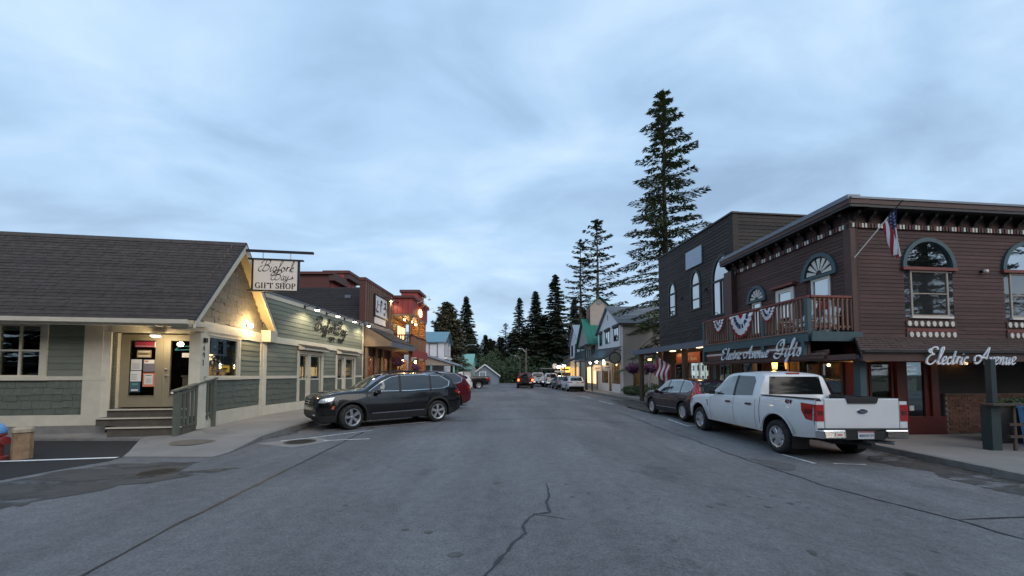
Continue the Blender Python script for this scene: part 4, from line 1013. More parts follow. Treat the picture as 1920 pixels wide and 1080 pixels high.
# arm from the peak out over the pavement
arm0 = G3(ov - 0.1, rb_, 5.40); SG = Fr(G3(0, rb_, 0), uF)
MB().fbox(SG, ov - 0.08, ov + 1.95, 5.36, 5.43, -0.035, 0.035).build('bracket_arm', M['black'], hs)
a0, a1, c0, c1 = ov + 0.24, ov + 1.50, 4.18, 5.12
MB().fbox(SG, a0, a1, c0, c1, -0.025, 0.025).build('board', M['signcream'], hs)
fm = MB(); fm.fbox(SG, a0 - 0.05, a0, c0, c1, -0.035, 0.035).fbox(SG, a1, a1 + 0.05, c0, c1, -0.035, 0.035).fbox(SG, a0 - 0.16, a1 + 0.16, c1, c1 + 0.04, -0.05, 0.05).fbox(SG, a0 - 0.16, a1 + 0.03, c0 - 0.04, c0, -0.05, 0.05)
fm.build('frame', M['black'], hs)
for q in (a0 + 0.25, a1 - 0.22): MB().tube([SG.P(q, c1 + 0.02, 0), SG.P(q, 5.38, 0)], 0.012, 6).build('hanger_rod', M['steel'], hs)
tx = MB(); pen(tx, SG.P, script('Bigfork', track=0.02)[0], 0.36, a0 + 0.16, c0 + 0.58, nib=0.085, thin=0.03, slant=0.22, depth=0.004, o=0.026)
pen(tx, SG.P, script('Bay')[0], 0.32, a0 + 0.52, c0 + 0.32, nib=0.085, thin=0.03, slant=0.22, depth=0.004, o=0.026)
pen(tx, SG.P, [[(0, 0), (0.4, 0.02), (0.9, 0.12)], [(0.45, 0.1), (0.75, 0.12)], [(0.55, 0.12), (0.62, 0.5), (0.78, 0.2), (0.55, 0.16)]], 0.16, a1 - 0.25, c0 + 0.36, nib=0.1, thin=0.04, depth=0.004, o=0.026)
tx.build('script_lettering', M['ink'], hs)
tx = MB(); st2, wd = caps('GIFT SHOP', 0.14, 0.35)
for q in st2: pen(tx, SG.P, [q], 0.165, a0 + 0.06, c0 + 0.06, nib=0.20, thin=0.06, ang=0, depth=0.004, o=0.026, smth=len(q) > 3)
tx.build('capital_lettering', M['ink'], hs)

# ------------------------------------------------------------------ annex with the long sign wall
an = thing('shop_annex', 'long low sage green annex with cream trim and two doorways', 'building', (-8.75, 13.1, 0.15))
vA = (0.036, 1.0)
FX = Fr((-8.74, 13.06, 0), vA); LX = 8.0
d1 = (2.10, 3.75); d2 = (5.15, 6.95)
ops = [(d1[0], d1[1], 0.4, 2.42), (d2[0], d2[1], 0.4, 2.42)]
wall_core(FX, an, 0.0, LX, 0.0, 4.5, ops, M['sage_dark'])
siding(FX, an, 0.0, LX, 2.97, 4.33, 0.168, 'sage', joints=3.0)
siding(FX, an, 0.16, LX - 0.06, 1.54, 2.76, 0.168, 'sage', [(a - 0.12, b + 0.12, 0, 3) for a, b in (d1, d2)])
shakes(FX, an, 0.16, LX - 0.06, 0.5, 1.44, 0.19, M['sage_dark'], [(a - 0.12, b + 0.12, 0, 3) for a, b in (d1, d2)], wmin=0.14, wmax=0.3)
MB().fbox(FX, 0.0, LX, 2.74, 2.97, 0.0, 0.06).build('fascia_band', M['cream'], an)
MB().fbox(FX, 0.0, LX + 0.02, 4.33, 4.50, 0.0, 0.035).build('top_board', M['cream'], an)
MB().fbox(FX, -0.1, LX + 0.04, 4.50, 4.56, -0.35, 0.06).build('parapet_cap', M['flash'], an)
MB().fbox(FX, 0.0, LX, 0.12, 0.5, 0.0, 0.035).build('base_board', M['cream'], an)
MB().fbox(FX, 0.0, 0.16, 0.5, 2.74, 0.0, 0.045).build('corner_board', M['cream'], an)
MB().fbox(FX, LX - 0.06, LX + 0.03, 0.12, 4.33, 0.0, 0.045).build('corner_board', M['cream'], an)
br = MB()
for a, b in spans(0.16, LX - 0.06, [(q - 0.12, w + 0.12) for q, w in (d1, d2)]): br.fbox(FX, a, b, 1.44, 1.54, 0.0, 0.05)
br.build('belt_rail', M['cream'], an)
for k, (a, b) in enumerate((d1, d2)):
    md = a + (b - a) * 0.42
    # casing
    cs = MB(); cs.fbox(FX, a - 0.12, a, 0.5, 2.55, 0, 0.055).fbox(FX, b, b + 0.12, 0.5, 2.55, 0, 0.055).fbox(FX, a, b, 2.42, 2.56, 0, 0.055).fbox(FX, md - 0.08, md + 0.08, 0.4, 2.42, -0.05, 0.05)
    cs.build('casing', M['cream'], an)
    for nm, q0, q1, zz in (('door', a, md - 0.08, 1.42), ('window', md + 0.08, b, 1.42)):
        f = MB(); f.fbox(FX, q0, q0 + 0.06, 0.5, 2.42, -0.09, -0.03).fbox(FX, q1 - 0.06, q1, 0.5, 2.42, -0.09, -0.03).fbox(FX, q0 + 0.06, q1 - 0.06, 2.36, 2.42, -0.09, -0.032).fbox(FX, q0 + 0.06, q1 - 0.06, zz - 0.06, zz, -0.09, -0.028)
        w = f.build(nm, M['cream'], an)
        MB().fbox(FX, q0 + 0.06, q1 - 0.06, zz, 2.36, -0.065, -0.059).build('pane', M['glass'], w)
        MB().fbox(FX, q0 + 0.06, q1 - 0.06, 0.45, zz - 0.06, -0.07, -0.04).build('lower_panel', M['sage_dark'], w)
        if nm == 'door':
            MB().lathe([(0.02, 0), (0.02, 0.03), (0.03, 0.05), (0.001, 0.07)], FX.P(q1 - 0.03, 1.5, -0.03), mtx=FX.M.to_3x3() @ Matrix.Rotation(R(-90), 3, 'X'), n=10).build('door_knob', M['steel'], w)
    # small hood roof above
    hd = MB(); hd.prism([FX.P(a - 0.12, 2.60, 0.06), FX.P(a - 0.12, 2.60, 0.30), FX.P(a - 0.12, 2.68, 0.30), FX.P(a - 0.12, 2.80, 0.06)], [FX.P(b + 0.14, 2.60, 0.06), FX.P(b + 0.14, 2.60, 0.30), FX.P(b + 0.14, 2.68, 0.30), FX.P(b + 0.14, 2.80, 0.06)])
    h = hd.build('door_hood', M['cream'], an)
    shingle_slope(h, FX.P(a - 0.14, 2.685, 0.33), FX.P(b + 0.16, 2.685, 0.33), FX.P(a - 0.14, 2.82, 0.062), FX.P(b + 0.16, 2.82, 0.062), 3, M['shingle'], th=0.014)
mb = MB(); mb.fbox(FX, -0.05, LX + 0.03, 0, 4.45, -5.0, -4.9).fbox(FX, LX - 0.12, LX + 0.02, 0.0, 4.4, -4.9, -0.16); mb.build('rear_wall', M['sage_dark'], an)
MB().fbox(FX, -0.3, LX + 0.02, 4.36, 4.42, -5.0, -0.17).build('flat_roof', M['shingle_dark'], an)
q2 = lambda s_, o_: (FX.P(s_, 0, o_).x, FX.P(s_, 0, o_).y)
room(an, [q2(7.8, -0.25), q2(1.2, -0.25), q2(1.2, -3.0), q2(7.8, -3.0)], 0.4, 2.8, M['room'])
FXi = FX
shelf(FX, 2.1, 3.7, 1.55, -0.8, 'warm lit shelf of goods behind the nearer annex doorway', 9, 0.3)
shelf(FX, 5.1, 6.9, 1.55, -0.8, 'shelf of goods behind the farther annex doorway', 8, 0.3)
tw = thing('lit_tree', 'bare ornamental tree strung with warm lights behind the annex door', 'lit tree', FX.P(2.5, 0.5, -0.5))
mb = MB(); bl = MB()
for k in range(26):
    a = FX.P(2.45, 1.2 + 0.03 * k, -0.5); b = FX.P(2.45 + rnd.uniform(-.3, .3), 1.5 + rnd.uniform(0, .85), -0.5 + rnd.uniform(-.2, .2))
    mb.tube([a, b], 0.006, 4, False); bl.lathe([(0.001, -0.018), (0.018, 0), (0.001, 0.018)], b, n=6)
mb.tube([FX.P(2.45, 0.5, -0.5), FX.P(2.45, 2.0, -0.5)], 0.025, 6); mb.build('branches', M['bark'], tw); bl.build('light_string', M['warm'], tw)
pendant(FX.P(2.9, 2.45, -1.1), 'warm lamp hanging behind the nearer annex doorway', en=7)
pendant(FX.P(6.0, 2.45, -1.1), 'lamp hanging behind the farther annex doorway', en=3)
# wall script sign
ws = thing('wall_script', 'black metal script sign on the pale green annex wall', 'sign', FX.P(4.0, 3.4, 0.05))
tx = MB(); pen(tx, FX.P, script('Bigfork', track=0.03)[0], 0.62, 3.15, 3.55, nib=0.13, thin=0.05, slant=0.22, depth=0.02, o=0.05)
tx.build('script_lettering', M['ink'], ws)
tx = MB(); pen(tx, FX.P, script('Bay', track=0.03)[0], 0.62, 4.95, 3.55, nib=0.13, thin=0.05, slant=0.22, depth=0.02, o=0.05)
tx.build('script_lettering', M['ink'], ws)
tx = MB()
pen(tx, FX.P, caps('GIFT')[0], 0.17, 4.3, 3.18, nib=0.2, thin=0.1, ang=0, depth=0.02, o=0.05, smth=False)
pen(tx, FX.P, caps('SHOP')[0], 0.17, 5.1, 3.18, nib=0.2, thin=0.1, ang=0, depth=0.02, o=0.05, smth=False)
tx.build('small_lettering', M['ink'], ws)
# gooseneck lamps
def gooseneck(fr, s_, z_, label, m='coolbulb', en=7, reach=0.55, group=None, scale=1.0, shade='black', lit=True):
    t_ = thing('gooseneck_lamp', label, 'lamp', fr.P(s_, z_, 0.05), group=group)
    k = scale
    P = lambda a, b: fr.P(s_, z_ + b * k, 0.03 + a * k)
    pts = [P(0, 0), P(0.12, 0.0), P(0.22, 0.05), P(0.32, 0.13), P(0.42, 0.16), P(0.51, 0.12), P(0.55, 0.03), P(0.55, -0.03)]
    MB().tube(pts, 0.014 * k, 8).build('arm', M[shade], t_, smooth=True)
    MB().fbox(fr, s_ - 0.05 * k, s_ + 0.05 * k, z_ - 0.06 * k, z_ + 0.06 * k, 0.035, 0.06).build('wall_plate', M[shade], t_)
    c = P(0.55, -0.05)
    MB().lathe([(0.025 * k, 0.06 * k), (0.04 * k, 0.03 * k), (0.05 * k, -0.02 * k), (0.145 * k, -0.09 * k), (0.15 * k, -0.105 * k), (0.135 * k, -0.098 * k), (0.04 * k, -0.03 * k)], c, n=20).build('shade', M[shade], t_, smooth=True)
    if lit:
        MB().lathe([(0.001, -0.13 * k), (0.06 * k, -0.12 * k), (0.095 * k, -0.09 * k), (0.05 * k, -0.04 * k)], c, n=14).build('bulb', M[m], t_)
        lamp(c - V((0, 0, 0.2 * k)), en, (1, 0.84, 0.55), 0.06, parent=t_, spot=((-fr.n * 0.55 - ZUP), 130))
    return t_
for s_, lb in ((2.35, 'first gooseneck lamp on the annex wall, nearest the hanging sign'), (4.05, 'second gooseneck lamp from the hanging sign on the annex wall'), (5.75, 'third gooseneck lamp from the hanging sign on the annex wall'), (7.45, 'last gooseneck lamp on the annex wall, next to the brown false front')):
    gooseneck(FX, s_, 4.40, lb, en=46, group='gooseneck lamps on the annex wall')
# ------------------------------------------------------------------ brown false-front shop (left)
ff = thing('false_front_shop', 'brown board and batten false front shop with deep awning', 'building', (-8.5, 22.0, 0.2))
FF = Fr((-8.45, 21.25, 0), (0.02, 1.0)); LF = 4.7
ffops = [(0.55, 1.45, 0.9, 2.7), (1.7, 2.5, 0.3, 2.7), (2.8, 3.9, 0.9, 2.7)]
wall_core(FF, ff, 0, LF, 0.1, 4.6, ffops, M['rustbrown'], th=0.2)
MB().fbox(FF, 0, LF, 4.4, 7.15, -0.30, 0.0).build('false_front', M['rustbrown'], ff)
k = 0
x = 0.06
while x < LF - 0.12:
    MB().fbox(FF, x, x + 0.09, 4.62, 7.02, 0.0, 0.045).build('batten', M['battens'], ff)
    x += 0.30
x = 0.16
while x < LF - 0.2:
    MB().fbox(FF, x, x + 0.19, 4.62, 7.02, 0.0, 0.012).build('board', M['browntrim'], ff); x += 0.30
MB().fbox(FF, -0.04, LF + 0.04, 7.02, 7.18, -0.34, 0.06).build('parapet_cap', M['rustbrown'], ff)
MB().fbox(FF, 0.0, LF, 4.36, 4.62, 0.0, 0.10).build('ledge_board', M['flash'], ff)
# awning: solid wedge roof
aw = MB(); pr = [(0.0, 4.40), (1.55, 3.48), (1.55, 3.20), (0.0, 3.20)]
aw.prism([FF.P(0.02, z, o) for o, z in pr], [FF.P(LF, z, o) for o, z in pr])
awn = aw.build('awning', M['tan'], ff)
MB().fbox(FF, 0.0, LF + 0.02, 3.18, 3.50, 1.552, 1.60).build('fascia', M['flash'], awn)
shingle_slope(awn, FF.P(-0.02, 3.505, 1.62), FF.P(LF + 0.02, 3.505, 1.62), FF.P(-0.02, 4.42, 0.03), FF.P(LF + 0.02, 4.42, 0.03), 9, M['brownroof'], th=0.02, tab=0.5)
for a, b, c, d in ffops:
    window(FF, ff, a, b, c, d, M['browntrim'], M['glass_low'], fw=0.06, cols=1 if b - a < 1 else 2, o=-0.05, name='window' if c > 0.5 else 'door')
for s_ in (0.2, 1.58, 2.64, 4.2): MB().fbox(FF, s_ - 0.09, s_ + 0.09, 0.2, 3.19, 0.02, 0.16).build('pilaster', M['tan'], ff)
mb = MB(); mb.fbox(FF, 0.0, 0.2, 0.1, 4.5, -6, -0.21).fbox(FF, 0, LF, 0.1, 4.5, -6.2, -6.0); mb.build('side_wall', M['rustbrown'], ff)
rp = MB(); pr = [(0.0, 4.55), (2.35, 7.12), (2.35, 6.9), (0.1, 4.4)]
rp.prism([FF.P(s_, z, -0.31) for s_, z in pr], [FF.P(s_, z, -9) for s_, z in pr]); rf = rp.build('roof', M['shingle_dark'], ff)
shingle_slope(rf, FF.P(-0.1, 4.5, -9), FF.P(-0.1, 4.5, -0.31), FF.P(2.35, 7.16, -9), FF.P(2.35, 7.16, -0.31), 17, M['shingle_dark'], th=0.02, tab=0.7)
rp = MB(); pr = [(4.7, 4.55), (2.35, 7.12), (2.35, 6.9), (4.6, 4.4)]
rp.prism([FF.P(s_, z, -0.31) for s_, z in pr], [FF.P(s_, z, -9) for s_, z in pr]); rp.build('roof', M['shingle_dark'], ff)
MB().fbox(FF, 1.55, 1.75, 6.32, 6.5, -1.9, -1.55).build('roof_vent', M['flash'], ff)
q2 = lambda s_, o_: (FF.P(s_, 0, o_).x, FF.P(s_, 0, o_).y)
room(ff, [q2(4.5, -0.25), q2(0.25, -0.25), q2(0.25, -3), q2(4.5, -3)], 0.25, 3.1, mat('lit_room', (0.28, 0.19, 0.10), 0.8, var=0.3))
for s_, lb in ((1.0, 'warm lamp inside the first window of the brown false front shop'), (3.3, 'warm lamp inside the second window of the brown false front shop')): pendant(FF.P(s_, 2.55, -0.9), lb, 0.12, 90)
shelf(FF, 0.5, 1.5, 1.25, -0.6, 'lit goods shelf in the first window of the brown false front shop', 6, 0.5)
shelf(FF, 2.8, 3.9, 1.25, -0.6, 'lit goods shelf in the second window of the brown false front shop', 6, 0.5)
# its white signboard
sg = thing('signboard', 'white signboard with black figures and a small lower panel on the brown front', 'sign', FF.P(2.3, 5.6, 0.06))
MB().fbox(FF, 1.30, 3.30, 5.22, 6.45, 0.05, 0.11).build('board', M['white'], sg)
mb = MB(); mb.fbox(FF, 1.22, 1.30, 5.15, 6.52, 0.05, 0.14).fbox(FF, 3.30, 3.38, 5.15, 6.52, 0.05, 0.14).fbox(FF, 1.30, 3.30, 6.45, 6.52, 0.05, 0.14).fbox(FF, 1.30, 3.30, 5.15, 5.22, 0.05, 0.14); mb.build('frame', M['black'], sg)
MB().fbox(FF, 1.35, 3.1, 4.72, 5.12, 0.05, 0.10).build('lower_panel', M['white'], sg)
tx = MB(); pen(tx, FF.P, [[(0.3, 1.0), (0.22, 0.5), (0.0, 0.1), (0.1, 0.0), (0.5, 0.0)], [(1.0, 0.0), (1.0, 1.0), (1.3, 0.85), (1.05, 0.6)], [(1.8, 0.9), (2.1, 1.0), (2.2, 0.8), (1.9, 0.6), (2.3, 0.5), (2.2, 0.2), (1.9, -0.1), (1.75, 0.1)], [(0.4, 0.6), (0.7, 0.65)], [(1.6, 0.45), (1.9, 0.45)]], 0.72, 1.48, 5.48, nib=0.2, thin=0.08, depth=0.01, o=0.111)
tx.build('figure_lettering', M['ink'], sg)
for s_ in (2.9, 4.15):
    t_ = thing('spot_lamp', 'dark tube spot lamp above the signboard of the brown front' if s_ < 3 else 'dark tube spot lamp at the far edge of the brown false front', 'lamp', FF.P(s_, 6.4, 0.1))
    MB().tube([FF.P(s_, 6.62, 0.05), FF.P(s_, 6.62, 0.45)], 0.02, 6).build('arm', M['black'], t_)
    MB().tube([FF.P(s_ - 0.2, 6.56, 0.45), FF.P(s_ + 0.2, 6.56, 0.5)], 0.06, 10).build('housing', M['browntrim'], t_)
bx = thing('newspaper_box', 'grey blue newspaper box on the pavement by the brown shop', 'newspaper box', FF.P(0.25, 0.2, 0.7))
M['nbox'] = mat('newspaper_box_paint', (0.16, 0.20, 0.28), 0.5)
MB().fbox(FF, 0.05, 0.45, 0.62, 1.22, 0.5, 0.9).build('cabinet', M['nbox'], bx)
MB().fbox(FF, 0.10, 0.40, 0.82, 1.15, 0.9, 0.91).build('window', M['white'], bx)
mb = MB(); mb.fbox(FF, 0.2, 0.3, 0.2, 0.62, 0.65, 0.75); mb.build('leg', M['black'], bx)
MB().fbox(FF, 0.1, 0.4, 0.195, 0.22, 0.55, 0.85).build('base', M['black'], bx)

# ------------------------------------------------------------------ red balcony building
rb = thing('balcony_tavern', 'red and log two storey tavern with balcony and neon sign', 'building', (-7.2, 28, 0.2))
FB = Fr((-7.0, 26.0, 0), (0.02, 1.0)); LB = 4.6           # front plane at the balcony edge
FBs = Fr((-9.3, 26.0, 0), (1.0, 0.0)); WB = 2.3          # side face towards the camera
# upper red box (overhangs the balcony)
MB().box(-9.6, -7.0, 26.0, 30.6, 5.85, 6.95).build('upper_storey', M['orange'], rb)
for kx in range(6): MB().fbox(FBs, 0.1 + 0.38 * kx, 0.13 + 0.38 * kx, 5.9, 6.9, 0.0, 0.015).build('panel_seam', M['rustbrown'], rb)
for kx in range(9): MB().fbox(FB, 0.2 + 0.5 * kx, 0.23 + 0.5 * kx, 5.9, 6.9, 0.0, 0.015).build('panel_seam', M['rustbrown'], rb)
MB().box(-9.8, -6.85, 25.85, 30.75, 6.95, 7.12).build('cornice', M['rustbrown'], rb)
MB().box(-8.2, -7.0, 27.4, 29.4, 7.12, 7.65).build('raised_parapet', M['orange'], rb)
MB().box(-8.3, -6.82, 27.3, 29.5, 7.65, 7.85).build('cornice', M['rustbrown'], rb)
MB().box(-9.6, -7.02, 26.02, 30.6, 5.70, 5.849).build('soffit', M['tan'], rb)
# log back wall of the balcony and ground floor
for k in range(14):
    z = 3.45 + 0.165 * k
    MB().tube([(-8.75, 26.25, z), (-8.75, 30.4, z)], 0.085, 10).build('log', M['logwall'], rb)
    MB().tube([(-8.4, 30.3, z), (-7.15, 30.3, z)], 0.085, 10).build('log', M['logwall'], rb)
for k in range(15):
    z = 0.3 + 0.165 * k
    MB().tube([(-8.3, 26.3, z), (-8.3, 29.2, z)], 0.085, 10).build('log', M['logwall'], rb)
    MB().tube([(-8.3, 30.3, z), (-7.1, 30.3, z)], 0.085, 10).build('log', M['logwall'], rb)
    MB().tube([(-9.0, 26.1, z), (-8.0, 26.1, z)], 0.085, 10).build('log', M['logwall'], rb)
MB().box(-13, -8.85, 26.0, 30.6, 0.1, 5.7).build('rear_block', M['rustbrown'], rb)
MB().box(-8.9, -7.0, 26.0, 30.6, 3.22, 3.36).build('balcony_floor', M['browntrim'], rb)
MB().box(-7.02, -6.94, 26.0, 30.6, 2.80, 3.36).build('balcony_fascia', M['orange'], rb)
for y in (26.15, 28.3, 30.4): MB().tube([(-7.15, y, 0.2), (-7.15, y, 5.8)], 0.1, 10).build('log_post', M['logwall'], rb)
for y, s_ in ((26.15, 1), (28.3, 1), (28.3, -1), (30.4, -1)): MB().tube([(-7.15, y, 5.2), (-7.15, y + s_ * 0.55, 5.75)], 0.05, 8).build('brace', M['logwall'], rb)
MB().tube([(-7.2, 26.15, 5.2), (-7.8, 26.15, 5.75)], 0.05, 8).build('brace', M['logwall'], rb)
# balcony rail with cross braces
mb = MB(); mb.box(-7.08, -7.0, 26.0, 30.5, 4.32, 4.40).box(-8.6, -7.0, 26.0, 26.08, 4.32, 4.40); mb.build('handrail', M['rustbrown'], rb)
for k in range(13):
    y = 26.15 + 0.35 * k; MB().hexa([(-7.07, y - 0.05, 3.4), (-7.07, y + 0.05, 3.4), (-7.02, y + 0.05, 3.4), (-7.02, y - 0.05, 3.4), (-7.07, y + 0.05, 4.32), (-7.07, y + 0.15, 4.32), (-7.02, y + 0.15, 4.32), (-7.02, y + 0.05, 4.32)]).build('baluster', M['battens'], rb)
for k in range(8):
    x = -8.5 + 0.2 * k; MB().box(x - 0.03, x + 0.03, 26.02, 26.06, 3.4, 4.32).build('baluster', M['rustbrown'], rb)
MB().tube([(-8.5, 26.0, 3.45), (-7.1, 26.0, 4.3)], 0.035, 6).build('brace', M['rustbrown'], rb)
# openings on the balcony
w = MB(); w.box(-8.66, -8.62, 27.0, 27.9, 3.4, 5.4); w.build('door', M['black'], rb)
for y0, y1 in ((28.2, 29.0), (29.3, 30.0)):
    o_ = MB().box(-8.67, -8.63, y0, y1, 3.9, 5.3).build('window', M['softwarm'], rb)
    MB().box(-8.63, -8.60, y0 + (y1 - y0) / 2 - 0.03, y0 + (y1 - y0) / 2 + 0.03, 3.9, 5.3).build('mullion', M['browntrim'], o_)
MB().box(-8.20, -8.17, 27.2, 28.0, 0.3, 2.5).build('door', M['black'], rb)
# lamps of the tavern
def bulb(name, label, loc, r, m, en=0, col=(1, 0.6, 0.25), cat='lamp', group=None):
    t_ = thing(name, label, cat, loc, group=group)
    MB().lathe([(0.001, -r), (r * 0.7, -r * 0.7), (r, 0), (r * 0.7, r * 0.7), (0.001, r)], loc, n=12).build('globe', M[m], t_, smooth=True)
    MB().lathe([(r * 0.5, r * 0.85), (r * 0.5, r * 1.5), (0.001, r * 1.55)], loc, n=10).build('cap', M['black'], t_)
    if en: lamp(V(loc) - V((0, 0, r * 1.6)), en, col, r, parent=t_)
    return t_
for k, (y, x) in enumerate(((26.7, -7.7), (28.0, -7.6), (29.4, -7.6))):
    bulb('ceiling_lamp', ('nearest warm lamp under the tavern balcony roof', 'middle warm lamp under the tavern balcony roof', 'farthest warm lamp under the tavern balcony roof')[k], (x, y, 5.55), 0.10, 'warm', 24)
bulb('porch_lamp', 'warm porch lamp below the tavern balcony beside the flower basket', (-7.45, 28.9, 2.55), 0.12, 'warm', 32)
bulb('porch_lamp', 'warm porch lamp at the dark ground floor door of the tavern', (-7.9, 26.9, 2.6), 0.10, 'warm', 18)
ns = thing('neon_sign', 'glowing orange neon emblem on the red tavern parapet', 'neon sign', (-6.95, 28.0, 6.2))
mb = MB()
for k in range(9):
    a = k * 2 * math.pi / 9; y, z = 28.1, 6.22
    mb.tube([(-6.94, y, z), (-6.93, y + 0.45 * math.cos(a), z + 0.28 * math.sin(a)), (-6.93, y + 0.35 * math.cos(a + 0.5), z + 0.2 * math.sin(a + 0.5))], 0.04, 6)
mb.build('tube', M['neon'], ns); lamp((-6.6, 28.1, 6.25), 10, (1, 0.5, 0.2), 0.15, parent=ns)
FBg = Fr((-9.3, 26.0, 0), (1.0, 0.0))
gooseneck(FBg, 1.0, 6.75, 'pale gooseneck lamp on the red side panel of the tavern', en=20, m='warm', shade='offwhite')
gooseneck(FB, 1.2, 6.85, 'pale unlit gooseneck lamp on the tavern front near the corner', shade='offwhite', lit=False)
gooseneck(FB, 2.6, 7.5, 'pale unlit gooseneck lamp on the raised parapet of the tavern', shade='offwhite', lit=False)
gooseneck(FB, 4.2, 6.8, 'pale unlit gooseneck lamp at the far end of the tavern parapet', shade='offwhite', lit=False)
for s_ in (1.9, 3.4):
    MB().fbox(FB, s_, s_ + 0.25, 6.7, 6.95, 0.0, 0.3).build('roof_bracket', M['rustbrown'], rb)
def basket(loc, label, r=0.35, n=420, m='petal'):
    t_ = thing('flower_basket', label, 'flower basket', loc)
    MB().lathe([(0.02, -r * 0.9), (r * 0.5, -r * 0.7), (r * 0.75, -0.1), (r * 0.75, 0)], loc, n=14).build('bowl', M['black'], t_)
    mb = MB()
    for k in range(n):
        d = V((rnd.gauss(0, 1), rnd.gauss(0, 1), rnd.gauss(0, 0.8))).normalized() * r * rnd.uniform(0.6, 1.05); d.z = d.z * 0.8 - (0.15 * r if rnd.random() < 0.5 else 0)
        c = V(loc) + d; s_ = rnd.uniform(0.03, 0.06)
        a = V((rnd.uniform(-1, 1), rnd.uniform(-1, 1), rnd.uniform(-1, 1))).normalized(); b = a.orthogonal().normalized()
        mb.add([c - a * s_, c + b * s_, c + a * s_, c - b * s_], [(0, 1, 2, 3)])
    mb.build('blossoms', M[m], t_)
    return t_
basket((-7.0, 27.0, 2.1), 'dark hanging flower basket under the tavern balcony', 0.42)
basket((-7.5, 24.6, 2.45), 'hanging basket in shade under the brown awning', 0.36)

# ------------------------------------------------------------------ red parapet block behind
rp_ = thing('parapet_block', 'brown block with stepped red parapet rising behind the dark shingle roof', 'building', (-13, 25, 0))
MB().box(-19, -12.0, 24.3, 28.2, 0.1, 8.15).build('wall', M['rustbrown'], rp_)
MB().box(-11.999, -11.95, 24.5, 28.2, 6.0, 7.9).build('front_panel', M['orange'], rp_)
MB().box(-19.2, -11.7, 24.1, 26.2, 8.15, 8.32).build('cornice', M['rustbrown'], rp_)
MB().box(-11.999, -11.6, 24.2, 26.2, 7.75, 8.149).build('cornice', M['browntrim'], rp_)
MB().box(-13.2, -11.93, 26.2, 28.3, 7.9, 8.75).build('raised_parapet', M['orange'], rp_)
MB().box(-13.4, -11.5, 26.1, 28.5, 8.75, 8.95).build('cornice', M['rustbrown'], rp_)
MB().box(-11.928, -11.55, 26.2, 28.4, 8.4, 8.749).build('cornice', M['browntrim'], rp_)
FP = Fr((-11.95, 24.3, 0), (0, 1))
gooseneck(FP, 2.4, 7.7, 'pale gooseneck lamp on the red parapet behind the dark roof', shade='offwhite', m='warm', en=14)
gooseneck(FP, 3.4, 8.1, 'second pale gooseneck lamp on the red parapet behind the dark roof', shade='offwhite', lit=False)

# ------------------------------------------------------------------ small white house with the blue roof, porch roof, mint hall, grey cottage
def gable_house(name, label, c, w, d, ze, zp, wm, rm, axis='y', z0=0.0, ovh=0.25, cat='house', course=6):
    """axis: direction of the ridge"""
    t_ = thing(name, label, cat, (c[0], c[1], z0))
    x0, x1, y0, y1 = c[0] - w / 2, c[0] + w / 2, c[1] - d / 2, c[1] + d / 2
    mb = MB(); mb.box(x0, x1, y0, y1, z0, ze)
    if axis == 'y': mb.prism([(x0, y0, ze), (x1, y0, ze), (c[0], y0, zp)], [(x0, y1, ze), (x1, y1, ze), (c[0], y1, zp)])
    else: mb.prism([(x0, y0, ze), (x0, y1, ze), (x0, c[1], zp)], [(x1, y0, ze), (x1, y1, ze), (x1, c[1], zp)])
    mb.build('wall', wm, t_)
    sides = []
    for s_ in (-1, 1):
        if axis == 'y':
            h = w / 2; k = (zp - ze) / h; e = ovh
            a = [(c[0] + s_ * (h + e), y0 - e, ze - k * e), (c[0] + s_ * (h + e), y1 + e, ze - k * e), (c[0], y0 - e, zp), (c[0], y1 + e, zp)]
        else:
            h = d / 2; k = (zp - ze) / h; e = ovh
            a = [(x0 - e, c[1] + s_ * (h + e), ze - k * e), (x1 + e, c[1] + s_ * (h + e), ze - k * e), (x0 - e, c[1], zp), (x1 + e, c[1], zp)]
        a = [V(q) + V((0, 0, 0.03)) for q in a]
        mb = MB(); mb.prism([a[0], a[1], a[3], a[2]], [q + V((0, 0, 0.07)) for q in (a[0], a[1], a[3], a[2])])
        r_ = mb.build('roof', rm, t_)
        if course: shingle_slope(r_, a[0] + V((0, 0, 0.074)), a[1] + V((0, 0, 0.074)), a[2] + V((0, 0, 0.074)), a[3] + V((0, 0, 0.074)), course, rm, tab=1.2, th=0.02)
    return t_
wh = gable_house('white_house', 'small white house with pale blue metal roof beyond the tavern', (-9.0, 39.2), 4.4, 4.0, 4.9, 6.0, M['stucco_white'], M['bluemetal'], 'x', course=0)
FW = Fr((-6.8, 37.2, 0), (0, 1))
MB().fpoly(FW, [(0.05, 4.9), (3.95, 4.9), (2.0, 5.95)], 0.0, 0.04).build('gable_panel', M['flash'], wh)
window(FW, wh, 0.5, 1.3, 3.5, 4.7, M['white'], M['glass_far'], trim=M['flash'], o=0.0, cols=1, rows=2)
window(FW, wh, 2.4, 3.2, 3.5, 4.7, M['white'], M['glass_far'], trim=M['flash'], o=0.0, cols=1, rows=2)
MB().fbox(FW, 0.3, 3.4, 3.15, 3.38, 0.0, 0.25).build('bay_sill', M['white'], wh)
FWs = Fr((-11.2, 37.2, 0), (1, 0)); window(FWs, wh, 3.0, 3.7, 3.4, 4.6, M['white'], M['glass_far'], trim=M['flash'])
pr_ = thing('porch_roof', 'pale gabled porch with blue green fascia below the white house', 'porch', (-6.6, 36, 0.2))
mb = MB(); mb.prism([(-9.2, 34.6, 3.6), (-5.3, 34.6, 2.45), (-9.2, 34.6, 2.45)], [(-9.2, 36.9, 3.6), (-5.3, 36.9, 2.45), (-9.2, 36.9, 2.45)]); mb.build('gable', M['stucco_tan'], pr_)
